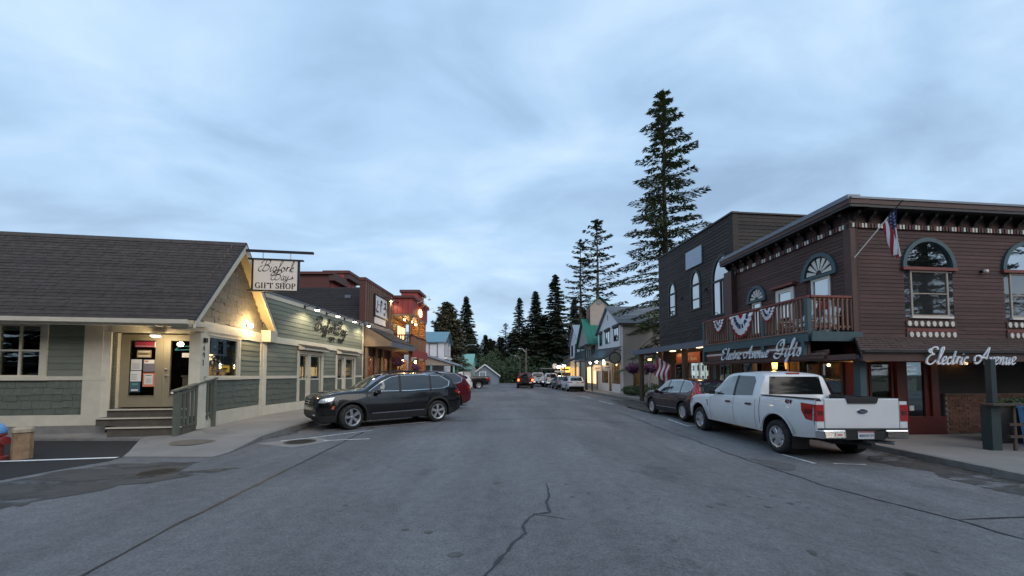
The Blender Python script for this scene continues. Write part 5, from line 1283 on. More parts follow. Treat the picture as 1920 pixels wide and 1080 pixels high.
mb = MB(); mb.prism([(-9.2, 34.4, 3.65), (-4.9, 34.4, 2.38), (-4.9, 34.4, 2.52), (-9.2, 34.4, 3.82)], [(-9.2, 37.1, 3.65), (-4.9, 37.1, 2.38), (-4.9, 37.1, 2.52), (-9.2, 37.1, 3.82)]); mb.build('roof', M['bluegrey'], pr_)
for x, y in ((-5.4, 34.7), (-5.4, 36.8), (-7.5, 34.7)): MB().box(x - 0.08, x + 0.08, y - 0.08, y + 0.08, 0.2, 2.42).build('post', M['mint'], pr_)
MB().box(-9.2, -8.9, 34.6, 36.9, 0.2, 2.44).build('rear_wall', M['dark'], pr_)
mh = gable_house('mint_hall', 'mint green low hall behind the round cedar', (-8.6, 56), 5.6, 5, 3.1, 4.6, M['mint'], M['mint'], 'x', course=0, cat='building')
FM = Fr((-5.8, 53.5, 0), (0, 1)); window(FM, mh, 1, 2, 1.4, 2.5, M['white'], M['glass_far'])
MB().box(-11.4, -5.79, 53.4, 53.49, 2.2, 2.35).build('trim_band', M['teal'], mh)
gc_ = gable_house('grey_cottage', 'small blue grey cottage with white rake boards at the street end', (-4.4, 63), 4.4, 4, 1.5, 3.2, M['bluegrey'], M['flash'], 'y', course=0)
for s_ in (-1, 1):
    mb = MB(); mb.prism([(-4.4 + s_ * 2.5, 60.6, 1.24), (-4.4, 60.6, 3.12), (-4.4, 60.6, 3.34), (-4.4 + s_ * 2.5, 60.6, 1.44)], [(-4.4 + s_ * 2.5, 60.74, 1.24), (-4.4, 60.74, 3.12), (-4.4, 60.74, 3.34), (-4.4 + s_ * 2.5, 60.74, 1.44)]); mb.build('rake_board', M['white'], gc_)
FC = Fr((-6.6, 61, 0), (1, 0)); window(FC, gc_, 1.3, 2.3, 1.0, 2.0, M['white'], M['glass_far'], cols=2, trim=M['white'], tw=0.08)
# ------------------------------------------------------------------ brown shingled corner shop (right)
bs = thing('corner_shop', 'red brown wooden corner shop with bracketed cornice, balcony and arched windows', 'building', (12, 12, -0.05))
CW = V((10.12, 11.0, 0))
FS_ = Fr(CW, (0.995, 0.0995)); LS = 9.5                    # south face (towards the camera)
wdir = V((-0.052, 1.0, 0)).normalized(); LWt = 5.75
FWt = Fr(CW + wdir * LWt, (-wdir.x, -wdir.y))             # west face; s = 0 far end .. LWt at the corner
ZB, ZT = 2.70, 6.30
warch = [(2.6, 4.84), (6.1, 4.84)]          # centre, spring line
sops = []
for c, z in warch: sops += [(c - 0.84, c + 0.84, 3.24, 4.84, 0.86)]
wall_core(FS_, bs, 0, LS, 2.5, 6.6, [], M['brownwood'], th=0.2, o=-0.03)
siding(FS_, bs, 0.14, LS, ZB, 5.98, 0.118, 'brownwood', sops, o=-0.03, th=0.02, joints=2.6)
MB().fbox(FS_, -0.02, 0.14, 2.5, 6.2, -0.2, 0.02).build('corner_board', M['browntrim'], bs)
MB().fbox(FWt, LWt - 0.14, LWt - 0.02, 2.5, 6.2, -0.18, 0.018).build('corner_board', M['browntrim'], bs)
def arched(fr, c, z, w, h, parent, fanm, glassm, sash=True, fan=False, zs=3.33, ws=None):
    """round-headed unit: teal hood band, head light, red transom bar, sash below"""
    a = MB(); arch_band(fr, c, z, w, h, w + 0.13, h + 0.12, -0.04, 0.05, a); top = a.build('window', M['teal'], parent)
    p = [(c - w, z)] + arch_pts(c, w, z, h)[1:-1] + [(c + w, z)]
    if fan:
        MB().fpoly(fr, p, -0.035, -0.02).build('fan_panel', M['ink'], top)
        for k in range(7):
            a0 = math.pi * (k + 0.18) / 7; a1 = math.pi * (k + 0.82) / 7
            q = [(c - w * 0.22 * math.cos(a0), z + 0.03 + h * 0.22 * math.sin(a0)), (c - w * 0.93 * math.cos(a0), z + h * 0.93 * math.sin(a0)), (c - w * 0.93 * math.cos(a1), z + h * 0.93 * math.sin(a1)), (c - w * 0.22 * math.cos(a1), z + 0.03 + h * 0.22 * math.sin(a1))]
            MB().fpoly(fr, q, -0.02, 0.0).build('fan_blade', M['offwhite'], top)
    else:
        MB().fpoly(fr, p, -0.03, -0.02).build('pane', glassm, top)
    MB().fbox(fr, c - w - 0.14, c + w + 0.14, z - 0.09, z, -0.04, 0.07).build('transom_bar', M['redtrim'] if not fan else M['teal'], top)
    return top
for c, z in warch:
    t_ = arched(FS_, c, z, 0.80, 0.80, bs, None, M['glass_sky'])
    window(FS_, bs, c - 0.64, c + 0.66, 3.34, z - 0.09, M['stucco_tan'], M['glass_dim'], fw=0.055, rows=2, o=-0.02, proud=0.02)
    for s0, s1 in ((c - 0.84, c - 0.66), (c + 0.68, c + 0.84)):
        MB().fbox(FS_, s0, s1, 3.30, z - 0.09, -0.05, -0.02).build('side_light', M['glass_dim'], bs)
    MB().fbox(FS_, c - 0.70, c + 0.72, 3.28, 3.34, -0.03, 0.06).build('sill', M['offwhite'], bs)
    # two rows of scalloped ovals
    for r_, z_ in ((0, 3.12), (1, 2.79)):
        MB().fbox(FS_, c - 0.86, c + 0.86, z_ - 0.09, z_ + 0.09, -0.02, 0.012).build('oval_band', M['browntrim'], bs)
        for k in range(8):
            q = [(c - 0.76 + 0.21 * k + r_ * 0.05 + 0.065 * math.cos(a), z_ + 0.085 * math.sin(a)) for a in [j * math.pi / 5 for j in range(10)]]
            MB().fpoly(FS_, q, 0.012, 0.03).build('oval', M['offwhite'], bs)
    MB().fbox(FS_, c - 0.86, c + 0.86, 2.88, 2.97, -0.02, 0.02).build('red_band', M['redtrim'], bs)
# west face: recessed between piers
wops = [(LWt - 1.62, LWt - 0.62, 2.9, 4.86, 0.62), (LWt - 3.0, LWt - 2.12, 2.9, 4.78), (LWt - 4.4, LWt - 3.65, 2.9, 4.58, 0.5)]
wall_core(FWt, bs, 0, LWt, 2.5, 6.6, [], M['brownwood'], th=0.2, o=-0.03)
siding(FWt, bs, 0.5, LWt - 0.14, ZB, 5.98, 0.118, 'brownwood', wops, o=-0.03, th=0.02)
MB().fbox(FWt, -0.02, 0.5, 2.5, 6.15, -0.2, 0.22).build('pier', M['browntrim'], bs)
arched(FWt, LWt - 1.12, 4.84, 0.52, 0.60, bs, None, None, fan=True)
window(FWt, bs, LWt - 1.42, LWt - 0.72, 2.95, 4.75, M['offwhite'], M['glass_sky'], rows=1, o=-0.02, fw=0.08)
arched(FWt, LWt - 4.02, 4.60, 0.40, 0.46, bs, None, None, fan=True)
window(FWt, bs, LWt - 4.28, LWt - 3.78, 3.2, 4.50, M['offwhite'], M['glass_sky'], rows=1, o=-0.02, fw=0.06)
dr = window(FWt, bs, LWt - 2.98, LWt - 2.14, 2.9, 4.72, M['offwhite'], M['glass_sky'], fw=0.14, o=-0.01, proud=0.03, name='balcony_door')
MB().fbox(FWt, LWt - 3.1, LWt - 2.02, 4.78, 4.86, -0.02, 0.16).build('door_hood', M['redtrim'], bs)
MB().fbox(FWt, LWt - 2.90, LWt - 2.22, 3.0, 3.5, -0.01, 0.03).build('door_panel', M['reddoor'], dr)
# frieze: dentils and cornice on both faces
def cornice(fr, s0, s1, corner_at_end):
    MB().fbox(fr, s0, s1, 5.98, 6.12, -0.03, 0.03).build('frieze_board', M['browntrim'], bs)
    n = int((s1 - s0) / 0.105)
    for k in range(n):
        s_ = s0 + (k + 0.5) * (s1 - s0) / n
        if k % 2 == 0: MB().fbox(fr, s_ - 0.03, s_ + 0.03, 5.985, 6.115, 0.03, 0.055).build('dentil', M['offwhite'] if k % 4 == 0 else M['redtrim'], bs)
        else: MB().fbox(fr, s_ - 0.03, s_ + 0.03, 5.985, 6.115, 0.03, 0.05).build('dentil', M['offwhite'] if k % 3 == 0 else M['ink'], bs)
    n = int((s1 - s0) / 0.5)
    for k in range(n + 1):
        s_ = s0 + 0.1 + k * (s1 - s0 - 0.2) / n
        pr = [(0.0, 6.18), (0.05, 6.18), (0.10, 6.28), (0.20, 6.36), (0.22, 6.44), (0.0, 6.44)]
        MB().prism([fr.P(s_ - 0.045, z, o) for o, z in pr], [fr.P(s_ + 0.045, z, o) for o, z in pr]).build('corbel', M['ink'], bs)  # near-black colour sinks the corbels into the shade under the cornice
    e = 0.42 if corner_at_end else 0
    f = 0.42 if not corner_at_end else 0
    MB().fbox(fr, s0 - f, s1 + e, 6.44, 6.52, -0.2, 0.40).build('cornice_soffit', M['ink'], bs)  # shade under the cornice put into the colour of its underside
    MB().fbox(fr, s0 - f, s1 + e + (0.02 if corner_at_end else 0), 6.521, 6.66, -0.2, 0.42 + (0.004 if corner_at_end else 0)).build('cornice_fascia', M['browntrim'], bs)
    MB().fbox(fr, s0 - f, s1 + e, 6.66, 6.79 if corner_at_end else 6.72, 0.06, 0.45).build('roof_edge', M['flash'], bs)
cornice(FWt, 0.0, LWt - 0.01, True); cornice(FS_, 0.01, LS, False)
mb = MB(); c_ = [FS_.P(0.05, 6.6, -0.1), FS_.P(LS, 6.6, -0.1), FS_.P(LS, 6.6, -7), FWt.P(0.0, 6.6, -7), FWt.P(0, 6.6, -0.1)]
mb.prism(c_, [p + V((0, 0, 0.05)) for p in c_]); mb.build('flat_roof', M['shingle_dark'], bs)
# ground floor walls
gops = [(0.55, 1.35, 0.3, 2.2), (1.65, 2.55, 0.0, 2.3), (6.2, 8.2, 0.9, 2.3)]
MB().fbox(FS_, 0.0, 0.5, -0.25, 2.6, -0.3, -0.08).build('wall', M['reddoor'], bs)
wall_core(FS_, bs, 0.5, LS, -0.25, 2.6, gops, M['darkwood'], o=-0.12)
window(FS_, bs, 0.55, 1.35, 0.35, 2.2, M['reddoor'], M['glass'], fw=0.07, o=-0.12)
MB().fbox(FS_, 0.4, 3.0, -0.25, 0.33, -0.11, -0.02).build('red_base_panel', M['reddoor'], bs)
dw = window(FS_, bs, 1.65, 2.55, 0.0, 2.3, M['reddoor'], M['glass'], fw=0.16, o=-0.12, name='door')
MB().fbox(FS_, 1.85, 2.0, 0.5, 0.65, -0.10, -0.09).build('sticker', M['paper'], dw)
MB().fbox(FS_, 1.4, 1.64, -0.25, 2.4, -0.11, -0.03).build('door_post', M['reddoor'], bs); MB().fbox(FS_, 2.56, 2.8, -0.25, 2.4, -0.11, -0.03).build('door_post', M['reddoor'], bs)
window(FS_, bs, 6.2, 8.2, 0.9, 2.3, M['browntrim'], M['glass'], fw=0.07, cols=2, o=-0.12)
# brick base wall right of the door
bk = MB(); bk.fbox(FS_, 3.0, 6.0, -0.25, 1.0, -0.11, -0.04); bkw = bk.build('brick_base', M['mortar'], bs)
for r_ in range(-2, 13):
    for k in range(14):
        s_ = 3.0 + 0.215 * k + (0.107 if r_ % 2 else 0)
        if s_ + 0.2 > 6.0: continue
        MB().fbox(FS_, s_ + 0.005, s_ + 0.21, -0.02 + 0.078 * r_, 0.05 + 0.078 * r_, -0.04, -0.022 + rnd.uniform(-.004, .004)).build('brick', M['brick'], bkw)
# west ground floor: shop windows in shade
wg = [(LWt - 2.2, LWt - 0.5, 0.6, 2.2), (LWt - 3.5, LWt - 2.6, 0.0, 2.2), (0.5, LWt - 3.9, 0.6, 2.2)]
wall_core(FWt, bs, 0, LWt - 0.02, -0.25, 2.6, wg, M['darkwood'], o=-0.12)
for a, b, c, d in wg: window(FWt, bs, a, b, c, d, M['browntrim'], M['glass'], fw=0.08, cols=2 if b - a > 1.2 else 1, o=-0.12, name='window' if c > 0.3 else 'door')
q2 = lambda fr, s_, o_: (fr.P(s_, 0, o_).x, fr.P(s_, 0, o_).y)
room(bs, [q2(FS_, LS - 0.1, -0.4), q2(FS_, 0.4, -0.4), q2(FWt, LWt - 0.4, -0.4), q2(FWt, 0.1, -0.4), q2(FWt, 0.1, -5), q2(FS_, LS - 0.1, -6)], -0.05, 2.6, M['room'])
# pent roof with shakes wrapping the corner
def pent(fr, s0, s1, za, zb, oa, ob, e0, e1, rows, nm='pent_roof'):
    """za at the wall (o=oa), zb at the eave (o=ob); e0/e1 lengthen the eave ends"""
    mb = MB(); q = [fr.P(s0, za, oa), fr.P(s1, za, oa), fr.P(s1 + e1, zb, ob), fr.P(s0 - e0, zb, ob)]
    mb.prism([p - V((0, 0, 0.10)) for p in q], q); o_ = mb.build(nm, M['browntrim'], bs)
    shingle_slope(o_, q[3] + V((0, 0, .004)), q[2] + V((0, 0, .004)), q[0] + V((0, 0, .004)), q[1] + V((0, 0, .004)), rows, M['brownshake'], tab=0.16, th=0.022, jag=0.03)
    return o_
EO = 1.30
pent(FS_, 0.0, LS, 2.70, 2.20, 0.0, EO, EO, 0, 7)
MB().fbox(FS_, -EO, LS, 1.93, 2.17, EO, EO + 0.06).build('eave_fascia', M['browntrim'], bs)
MB().fbox(FS_, -EO - 0.04, LS, 2.15, 2.21, EO + 0.06, EO + 0.14).build('gutter', M['ink'], bs)
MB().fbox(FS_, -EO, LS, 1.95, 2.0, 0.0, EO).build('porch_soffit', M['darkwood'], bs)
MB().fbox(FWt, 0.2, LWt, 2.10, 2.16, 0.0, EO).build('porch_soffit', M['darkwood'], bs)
MB().fbox(FWt, 0.2, LWt + EO, 1.98, 2.12, EO, EO + 0.07).build('eave_fascia', M['browntrim'], bs)
pent(FWt, 0.2, LWt, 2.32, 2.13, EO * 0.6, EO + 0.12, 0, 0.5, 2)
# sign board behind the west lettering, under the balcony
OB = 1.42
BD = MB().fbox(FWt, 0.25, LWt - 0.12, 2.14, 2.56, OB - 0.16, OB - 0.08).build('sign_fascia', M['browntrim'], bs)
MB().fbox(FWt, 0.4, LWt - 0.2, 2.37, 2.43, OB - 0.08, OB - 0.065).build('stripe', M['offwhite'], bs); MB().fbox(FWt, 0.4, LWt - 0.2, 2.30, 2.37, OB - 0.08, OB - 0.066).build('stripe', M['redtrim'], bs)
for s_ in (0.30, 1.75, 3.9, LWt - 0.2): MB().fbox(FWt, s_ - 0.06, s_ + 0.06, 2.13, 2.58, OB - 0.10, OB + 0.02).build('fascia_block', M['teal'], bs)
# posts
for s_, o_ in ((LWt + 0.95, 0.85), (2.6, 0.85), (0.3, 0.85)): MB().fbox(FWt, s_ - 0.09, s_ + 0.09, -0.2, 2.11, o_ - 0.09, o_ + 0.09).build('porch_post', M['teal'], bs)
pp = FS_.P(1.42, 0, EO + 0.45)
# balcony
ba = thing('balcony', 'teal edged wooden balcony with brown baluster railing on the corner shop', 'balcony', FWt.P(LWt / 2, 2.6, 0.7))
MB().fbox(FWt, 0.25, LWt - 0.05, 2.62, 2.80, 0.02, OB - 0.05).build('deck', M['darkwood'], ba)
MB().fbox(FWt, 0.25, LWt, 2.56, 2.84, OB - 0.05, OB).build('fascia_board', M['teal'], ba)
MB().fbox(FS_, -OB - 0.0, 0.2, 2.56, 2.84, 0.03, 0.08).build('fascia_board', M['teal'], ba)
MB().fbox(FWt, 0.25, LWt, 2.84, 2.88, OB - 0.12, OB + 0.03).build('deck_edge', M['deck'], ba)
FRs = Fr(FWt.P(LWt, 0, OB - 0.06), FS_.u)                  # south rail of the balcony
for fr, s0, s1, oo, nm in ((FWt, 0.3, LWt - 0.02, OB - 0.06, 'w'), (FRs, 0.06, OB - 0.02, 0.0, 's')):
    MB().fbox(fr, s0 - 0.05, s1 + 0.05, 3.86, 3.92, oo - 0.07, oo + 0.07).build('handrail', M['redtrim'], ba)
    MB().fbox(fr, s0, s1, 3.80, 3.86, oo - 0.025, oo + 0.025).build('top_rail', M['deck'], ba)
    MB().fbox(fr, s0, s1, 2.97, 3.03, oo - 0.025, oo + 0.025).build('bottom_rail', M['deck'], ba)
    n = int((s1 - s0) / 0.145)
    for k in range(n):
        s_ = s0 + (k + 0.5) * (s1 - s0) / n
        MB().fbox(fr, s_ - 0.024, s_ + 0.024, 2.90, 3.84, oo + 0.022, oo + 0.058).build('baluster', M['deck'], ba)
for s_ in (0.32, 2.2, 3.9, LWt - 0.05): MB().fbox(FWt, s_ - 0.06, s_ + 0.06, 2.84, 3.92 if s_ > 5 else 3.86, OB - 0.12, OB + 0.005).build('newel_post', M['teal'], ba)
# bunting fans on the balcony rail
M['bunt_r'] = mat('bunting_red', (0.30, 0.02, 0.03), 0.8, var=0.15); M['bunt_w'] = mat('bunting_white', (0.68, 0.68, 0.70), 0.8, var=0.06); M['bunt_b'] = mat('bunting_navy', (0.02, 0.03, 0.09), 0.8, var=0.2)
def bunting(s_, z_, w, h, label):
    t_ = thing('bunting_fan', label, 'bunting', FWt.P(s_, z_, OB))
    n = 36
    rings = [(0.0, 0.18, 'bunt_r'), (0.18, 0.42, 'bunt_w'), (0.42, 0.62, 'bunt_b'), (0.62, 0.88, 'bunt_w'), (0.88, 1.0, 'bunt_r')]
    for r0, r1, m in rings:
        mb = MB()
        def pt(k, r):
            a = math.pi * k / n; sag = 1.0
            x = -math.cos(a) * w * r * (1 - 0.28 * math.sin(a)); z = -math.sin(a) * h * r
            off = OB + 0.07 + 0.035 * r * math.sin(k * 1.9) + 0.02
            # hanging folds: pull upper side edges inwards
            return FWt.P(s_ + x, z_ + z, off)
        for k in range(n):
            if m == 'bunt_b' and (k % 6 == 0): mb.cur = 1
            else: mb.cur = 0
            q = [pt(k, r0), pt(k + 1, r0), pt(k + 1, r1), pt(k, r1)]
            b = [p - FWt.n * 0.004 for p in q]
            mb.prism(b, q)
        mb.build('cloth_band', [M[m], M['bunt_w']], t_)
bunting(2.92, 3.80, 0.72, 0.86, 'largest red white and blue bunting fan in the middle of the balcony rail')
bunting(1.55, 3.80, 0.36, 0.52, 'small patriotic bunting fan at the far end of the balcony rail')
bunting(4.26, 3.80, 0.36, 0.46, 'small patriotic bunting fan nearest the balcony corner post')
# balcony chairs
def slat_chair(c, rot, label):
    t_ = thing('balcony_chair', label, 'chair', c, rot)
    W_ = M['bunt_w']
    for k in range(5):
        x = -0.20 + 0.10 * k; h = 0.95 - 0.05 * abs(k - 2)
        MB().hexa([(x - 0.04, 0.20, 0.32), (x + 0.04, 0.20, 0.32), (x + 0.04, 0.23, 0.32), (x - 0.04, 0.23, 0.32), (x - 0.04, 0.46, h), (x + 0.04, 0.46, h), (x + 0.04, 0.49, h), (x - 0.04, 0.49, h)]).build('back_slat', W_, t_, local=True)
    for k in range(5): MB().box(-0.25, 0.25, -0.25 + 0.10 * k, -0.17 + 0.10 * k, 0.36 - 0.015 * k, 0.385 - 0.015 * k).build('seat_slat', W_, t_, local=True)
    for s_ in (-1, 1):
        MB().box(s_ * 0.28 - 0.05, s_ * 0.28 + 0.05, -0.30, 0.32, 0.56, 0.585).build('armrest', W_, t_, local=True)
        MB().tube([(s_ * 0.27, -0.26, 0.0), (s_ * 0.27, 0.20, 0.56)], 0.022, 6).build('leg', W_, t_, local=True)
        MB().tube([(s_ * 0.27, 0.34, 0.0), (s_ * 0.27, -0.26, 0.56)], 0.022, 6).build('leg', W_, t_, local=True)
    return t_
slat_chair(FRs.P(0.92, 2.805, -0.5), R(-75), 'white slatted chair on the balcony next to the building wall')
slat_chair(FRs.P(0.85, 2.805, -1.45), R(-100), 'white slatted chair farther along the balcony, behind the small bunting fan')
tb = thing('balcony_table', 'low white slatted table between the balcony chairs', 'table', FRs.P(0.40, 2.805, -0.5))
MB().lathe([(0.22, 0.40), (0.22, 0.43)], FRs.P(0.40, 2.805, -0.5), n=12).build('table_top', M['bunt_w'], tb)
for k in range(3): MB().tube([FRs.P(0.40, 3.2, -0.5), FRs.P(0.40 + 0.2 * math.cos(k * 2.1), 2.81, -0.5 + 0.2 * math.sin(k * 2.1))], 0.016, 6).build('leg', M['bunt_w'], tb)
# script letters
def lettering(name, label, fr, text, size, s0, z0, o, slant=0.3, track=0.0, gap=0.3, nib=0.115, thin=0.035):
    t_ = thing(name, label, 'lettering', fr.P(s0, z0, o)); x = 0
    for ch in text:
        if ch == ' ': x += gap; continue
        adv, ss = SCR[ch]; mb = MB()
        k = 1.0
        pen(mb, fr.P, ss, size, s0 + x * size, z0, nib=nib, thin=thin, slant=slant, depth=0.03, o=o, ang=40)
        mb.build('letter', M['letter'], t_); x += adv + track
    return x * size
L1 = lettering('shop_lettering', 'white script letters over the shaded door on the south eave', FS_, 'Electric Avenue', 0.44, 0.34, 1.85, EO + 0.15, gap=0.42, track=0.02)
lettering('shop_lettering', 'white script word at the far end of the fascia under the balcony', FWt, 'Electric', 0.43, 1.60, 2.17, OB + 0.03, track=0.02)
lettering('shop_lettering', 'white script word with a looped capital in the middle of the fascia under the balcony', FWt, 'Avenue', 0.44, 2.93, 2.17, OB + 0.03, track=0.02)
lettering('shop_lettering', 'larger white script word beside the corner block under the balcony', FWt, 'Gifts', 0.54, 4.42, 2.15, OB + 0.03, track=0.05)
# wall lanterns
def lantern(loc, label, en=8, k=1.0):
    t_ = thing('wall_lantern', label, 'lantern', loc); x, y, z = loc
    for i in range(6):
        a0, a1 = i * math.pi / 3, (i + 1) * math.pi / 3
        q = lambda a, r, h: V((x + r * k * math.cos(a), y + r * k * math.sin(a), z + h * k))
        MB().prism([q(a0 + .06, 0.075, -0.13), q(a1 - .06, 0.075, -0.13), q(a1 - .06, 0.10, 0.13), q(a0 + .06, 0.10, 0.13)], [q(a0 + .06, 0.07, -0.13), q(a1 - .06, 0.07, -0.13), q(a1 - .06, 0.095, 0.13), q(a0 + .06, 0.095, 0.13)]).build('pane', M['amber'], t_)
    MB().lathe([(0.12 * k, 0.13 * k), (0.12 * k, 0.15 * k), (0.03 * k, 0.23 * k), (0.001, 0.26 * k)], loc, n=6).build('cap', M['black'], t_)
    MB().lathe([(0.02 * k, -0.18 * k), (0.08 * k, -0.14 * k), (0.08 * k, -0.13 * k)], loc, n=6).build('base', M['black'], t_)
    lamp((x - 0.16, y - 0.16, z), en, (1, 0.45, 0.12), 0.08, parent=t_)
lantern(tuple(FWt.P(LWt + 0.35, 1.86, 0.25)), 'amber wall lantern beside the teal porch post of the corner shop', 12)
lantern(tuple(FWt.P(LWt - 3.0, 1.92, 0.12)), 'amber wall lantern above the cab of the white pickup', 12)
lantern(tuple(FS_.P(3.62, 1.98, 0.05)), 'dim amber lantern behind the lettering on the south porch', 5, 0.7)
# flag on the corner
M['flag_stripe'] = None
def flag_mesh(t_, P, w, h, folds, cols=26, nst=13, canton=True, drape=None):
    """P(u, v) -> point; u along the fly, v down the hoist"""
    for k in range(nst):
        mb = MB(); v0, v1 = k / nst, (k + 1) / nst
        for i in range(cols):
            u0, u1 = i / cols, (i + 1) / cols
            mb.cur = 1 if canton and u1 <= 0.42 and k < 7 else 0
            q = [P(u0, v0), P(u1, v0), P(u1, v1), P(u0, v1)]
            nr = (q[1] - q[0]).cross(q[3] - q[0])
            nr = nr.normalized() * 0.003 if nr.length > 1e-9 else V((0, 0, 0.003))
            mb.prism(q, [p + nr for p in q])
        mb.build('stripe', [M['bunt_r'] if k % 2 == 0 else M['bunt_w'], M['bunt_b']], t_)
    if canton:
        mb = MB()
        for a in range(5):
            for b in range(4):
                c = P(0.04 + 0.08 * a, 0.07 + 0.12 * b); d = P(0.06 + 0.08 * a, 0.07 + 0.12 * b) ; e2 = P(0.05 + 0.08 * a, 0.10 + 0.12 * b)
                nr = (d - c).cross(e2 - c); nr = nr.normalized() * 0.006 if nr.length > 1e-9 else V((0, 0, 0.006))
                mb.prism([c, d, e2], [c + nr, d + nr, e2 + nr]); mb.prism([c - nr, d - nr, e2 - nr], [c, d, e2])
        mb.build('star', M['bunt_w'], t_)
fg = thing('wall_flag', 'drooping striped flag on a white pole at the corner of the brown shop', 'flag', FS_.P(0.1, 5.2, 0.1))
p0, p1 = FS_.P(0.05, 5.05, 0.05), FS_.P(0.45, 6.35, 1.05)
MB().tube([p0, p0.lerp(p1, 0.72)], 0.016, 8).build('pole', M['offwhite'], fg); MB().tube([p0.lerp(p1, 0.72), p1], 0.018, 8).build('pole_tip', M['ink'], fg)
def PF(u, v):
    base = p0.lerp(p1, 0.88 - 0.26 * v); d = p0.lerp(p1, 0.80)
    top = base.lerp(d, min(1, u * 0.9))
    return top + V((0.10 * u + 0.05 * math.sin(10 * v + 4 * u) * (0.4 + u), 0.10 * math.sin(13 * v + 3 * u) * (0.3 + u), -1.30 * u * (1 - 0.12 * v)))
flag_mesh(fg, PF, 1, 1, 3)
FB_ = thing('flag_bracket_lamp', 'small round wall lamp between the south windows of the brown shop', 'lamp', FS_.P(3.15, 4.9, 0.03))
MB().lathe([(0.05, 0), (0.05, 0.03), (0.03, 0.05)], FS_.P(4.45, 4.78, 0.0), mtx=FS_.M.to_3x3() @ Matrix.Rotation(R(-90), 3, 'X'), n=12).build('backplate', M['black'], FB_)
MB().lathe([(0.001, 0.15), (0.05, 0.13), (0.06, 0.07), (0.03, 0.04)], FS_.P(4.47, 4.76, 0.0), mtx=FS_.M.to_3x3() @ Matrix.Rotation(R(-90), 3, 'X'), n=12).build('lamp_glass', M['offwhite'], FB_)
# barrier with planter at the right edge
M['darkteal'] = mat('dark_teal_paint', (0.022, 0.042, 0.046), 0.6, var=0.15)
br_ = thing('porch_barrier', 'slim dark teal post with wooden rail and picket fence at the right edge', 'fence', (11.6, 9.0, -0.05))
px, py = 11.42, 8.95
MB().box(px - 0.12, px + 0.10, py - 0.10, py + 0.10, -0.2, 0.86).build('pedestal', M['darkteal'], br_)
MB().box(px - 0.02, px + 0.10, py - 0.06, py + 0.06, 0.90, 1.95).build('post', M['darkteal'], br_)
MB().box(px - 0.26, px + 6, py - 0.26, py + 0.02, 0.862, 0.90).build('rail_cap', M['log'], br_)
MB().box(px + 0.24, px + 6, py - 0.15, py - 0.09, 0.10, 0.16).build('bottom_rail', M['log'], br_); MB().box(px + 0.24, px + 6, py - 0.15, py - 0.09, 0.38, 0.44).build('mid_rail', M['log'], br_)
for k in range(18): MB().box(px + 0.35 + 0.3 * k, px + 0.41 + 0.3 * k, py - 0.14, py - 0.10, -0.2, 0.86).build('picket', M['log'], br_)
bt = thing('blue_bin', 'blue bin behind the picket fence at the right edge', 'bin', (12.75, 9.35, -0.05))
MB().hexa([(13.05, 9.1, -0.195), (13.55, 9.1, -0.195), (13.55, 9.6, -0.195), (13.05, 9.6, -0.195), (12.99, 9.06, 0.72), (13.61, 9.06, 0.72), (13.61, 9.64, 0.72), (12.99, 9.64, 0.72)]).build('body', M['hydblue'], bt)
MB().box(12.97, 13.63, 9.04, 9.66, 0.72, 0.78).build('lid', M['hydblue'], bt)
pl = thing('planter_box', 'long planter of green foliage behind the barrier rail', 'planter', (13, 9.6, -0.05))
MB().box(12.6, 17, 9.75, 10.1, -0.2, 0.75).build('box', M['darkwood'], pl)
def leaf_mass(center, size, n, s0=0.03, s1=0.06, seed=1):
    r_ = random.Random(seed); mb = MB()
    for k in range(n):
        p = V((r_.uniform(-1, 1), r_.uniform(-1, 1), r_.uniform(-1, 1)))
        if p.length > 1: p.normalize(); p *= r_.uniform(0.7, 1)
        c = V(center) + V((p.x * size[0], p.y * size[1], p.z * size[2])); s_ = r_.uniform(s0, s1)
        a = V((r_.uniform(-1, 1), r_.uniform(-1, 1), r_.uniform(-.6, 1))).normalized(); b = a.orthogonal().normalized() * 0.45
        mb.add([c - a * s_, c + b * s_, c + a * s_, c - b * s_], [(0, 1, 2, 3)])
    return mb
leaf_mass((14.6, 9.8, 0.86), (2.3, 0.3, 0.16), 2200, seed=4).build('foliage', M['shrub'], pl)

# ------------------------------------------------------------------ dark board building
db = thing('dark_board_building', 'tall dark brown board building with three arched windows', 'building', (9.7, 19, -0.05))
d0, d1_ = V((10.05, 16.75, 0)), V((9.35, 23.6, 0))
FDk = Fr(d1_, (d0 - d1_)); LD = (d0 - d1_).length
dwin = [(1.22, 1.98, 5.05, 6.38, 0.64), (3.55, 4.35, 5.05, 6.38, 0.70), (5.38, 6.78, 4.45, 6.12, 1.12)]
wall_core(FDk, db, 0, LD, 2.6, 9.0, [], M['darkwood'], th=0.25, o=-0.03)
siding(FDk, db, 0, LD, 3.0, 8.95, 0.165, 'darkwood', [(a - 0.08, b + 0.08, c - 0.04, d, h + 0.08) for a, b, c, d, h in dwin], o=-0.03, th=0.028, joints=3)
MB().fbox(FDk, -0.05, LD + 0.05, 8.95, 9.03, -0.3, 0.05).build('parapet_cap', M['ink'], db)
FDs = Fr(FDk.P(LD, 0, 0), (0.995, 0.0995))
wall_core(FDs, db, 0, 7, 2.6, 9.0, [], M['darkwood'], th=0.25, o=-0.03)
siding(FDs, db, 0.02, 7, 6.4, 8.95, 0.165, 'darkwood', o=-0.03, th=0.028, joints=3)
MB().fbox(FDs, -0.02, 7, 8.95, 9.02, -0.3, 0.05).build('parapet_cap', M['ink'], db)
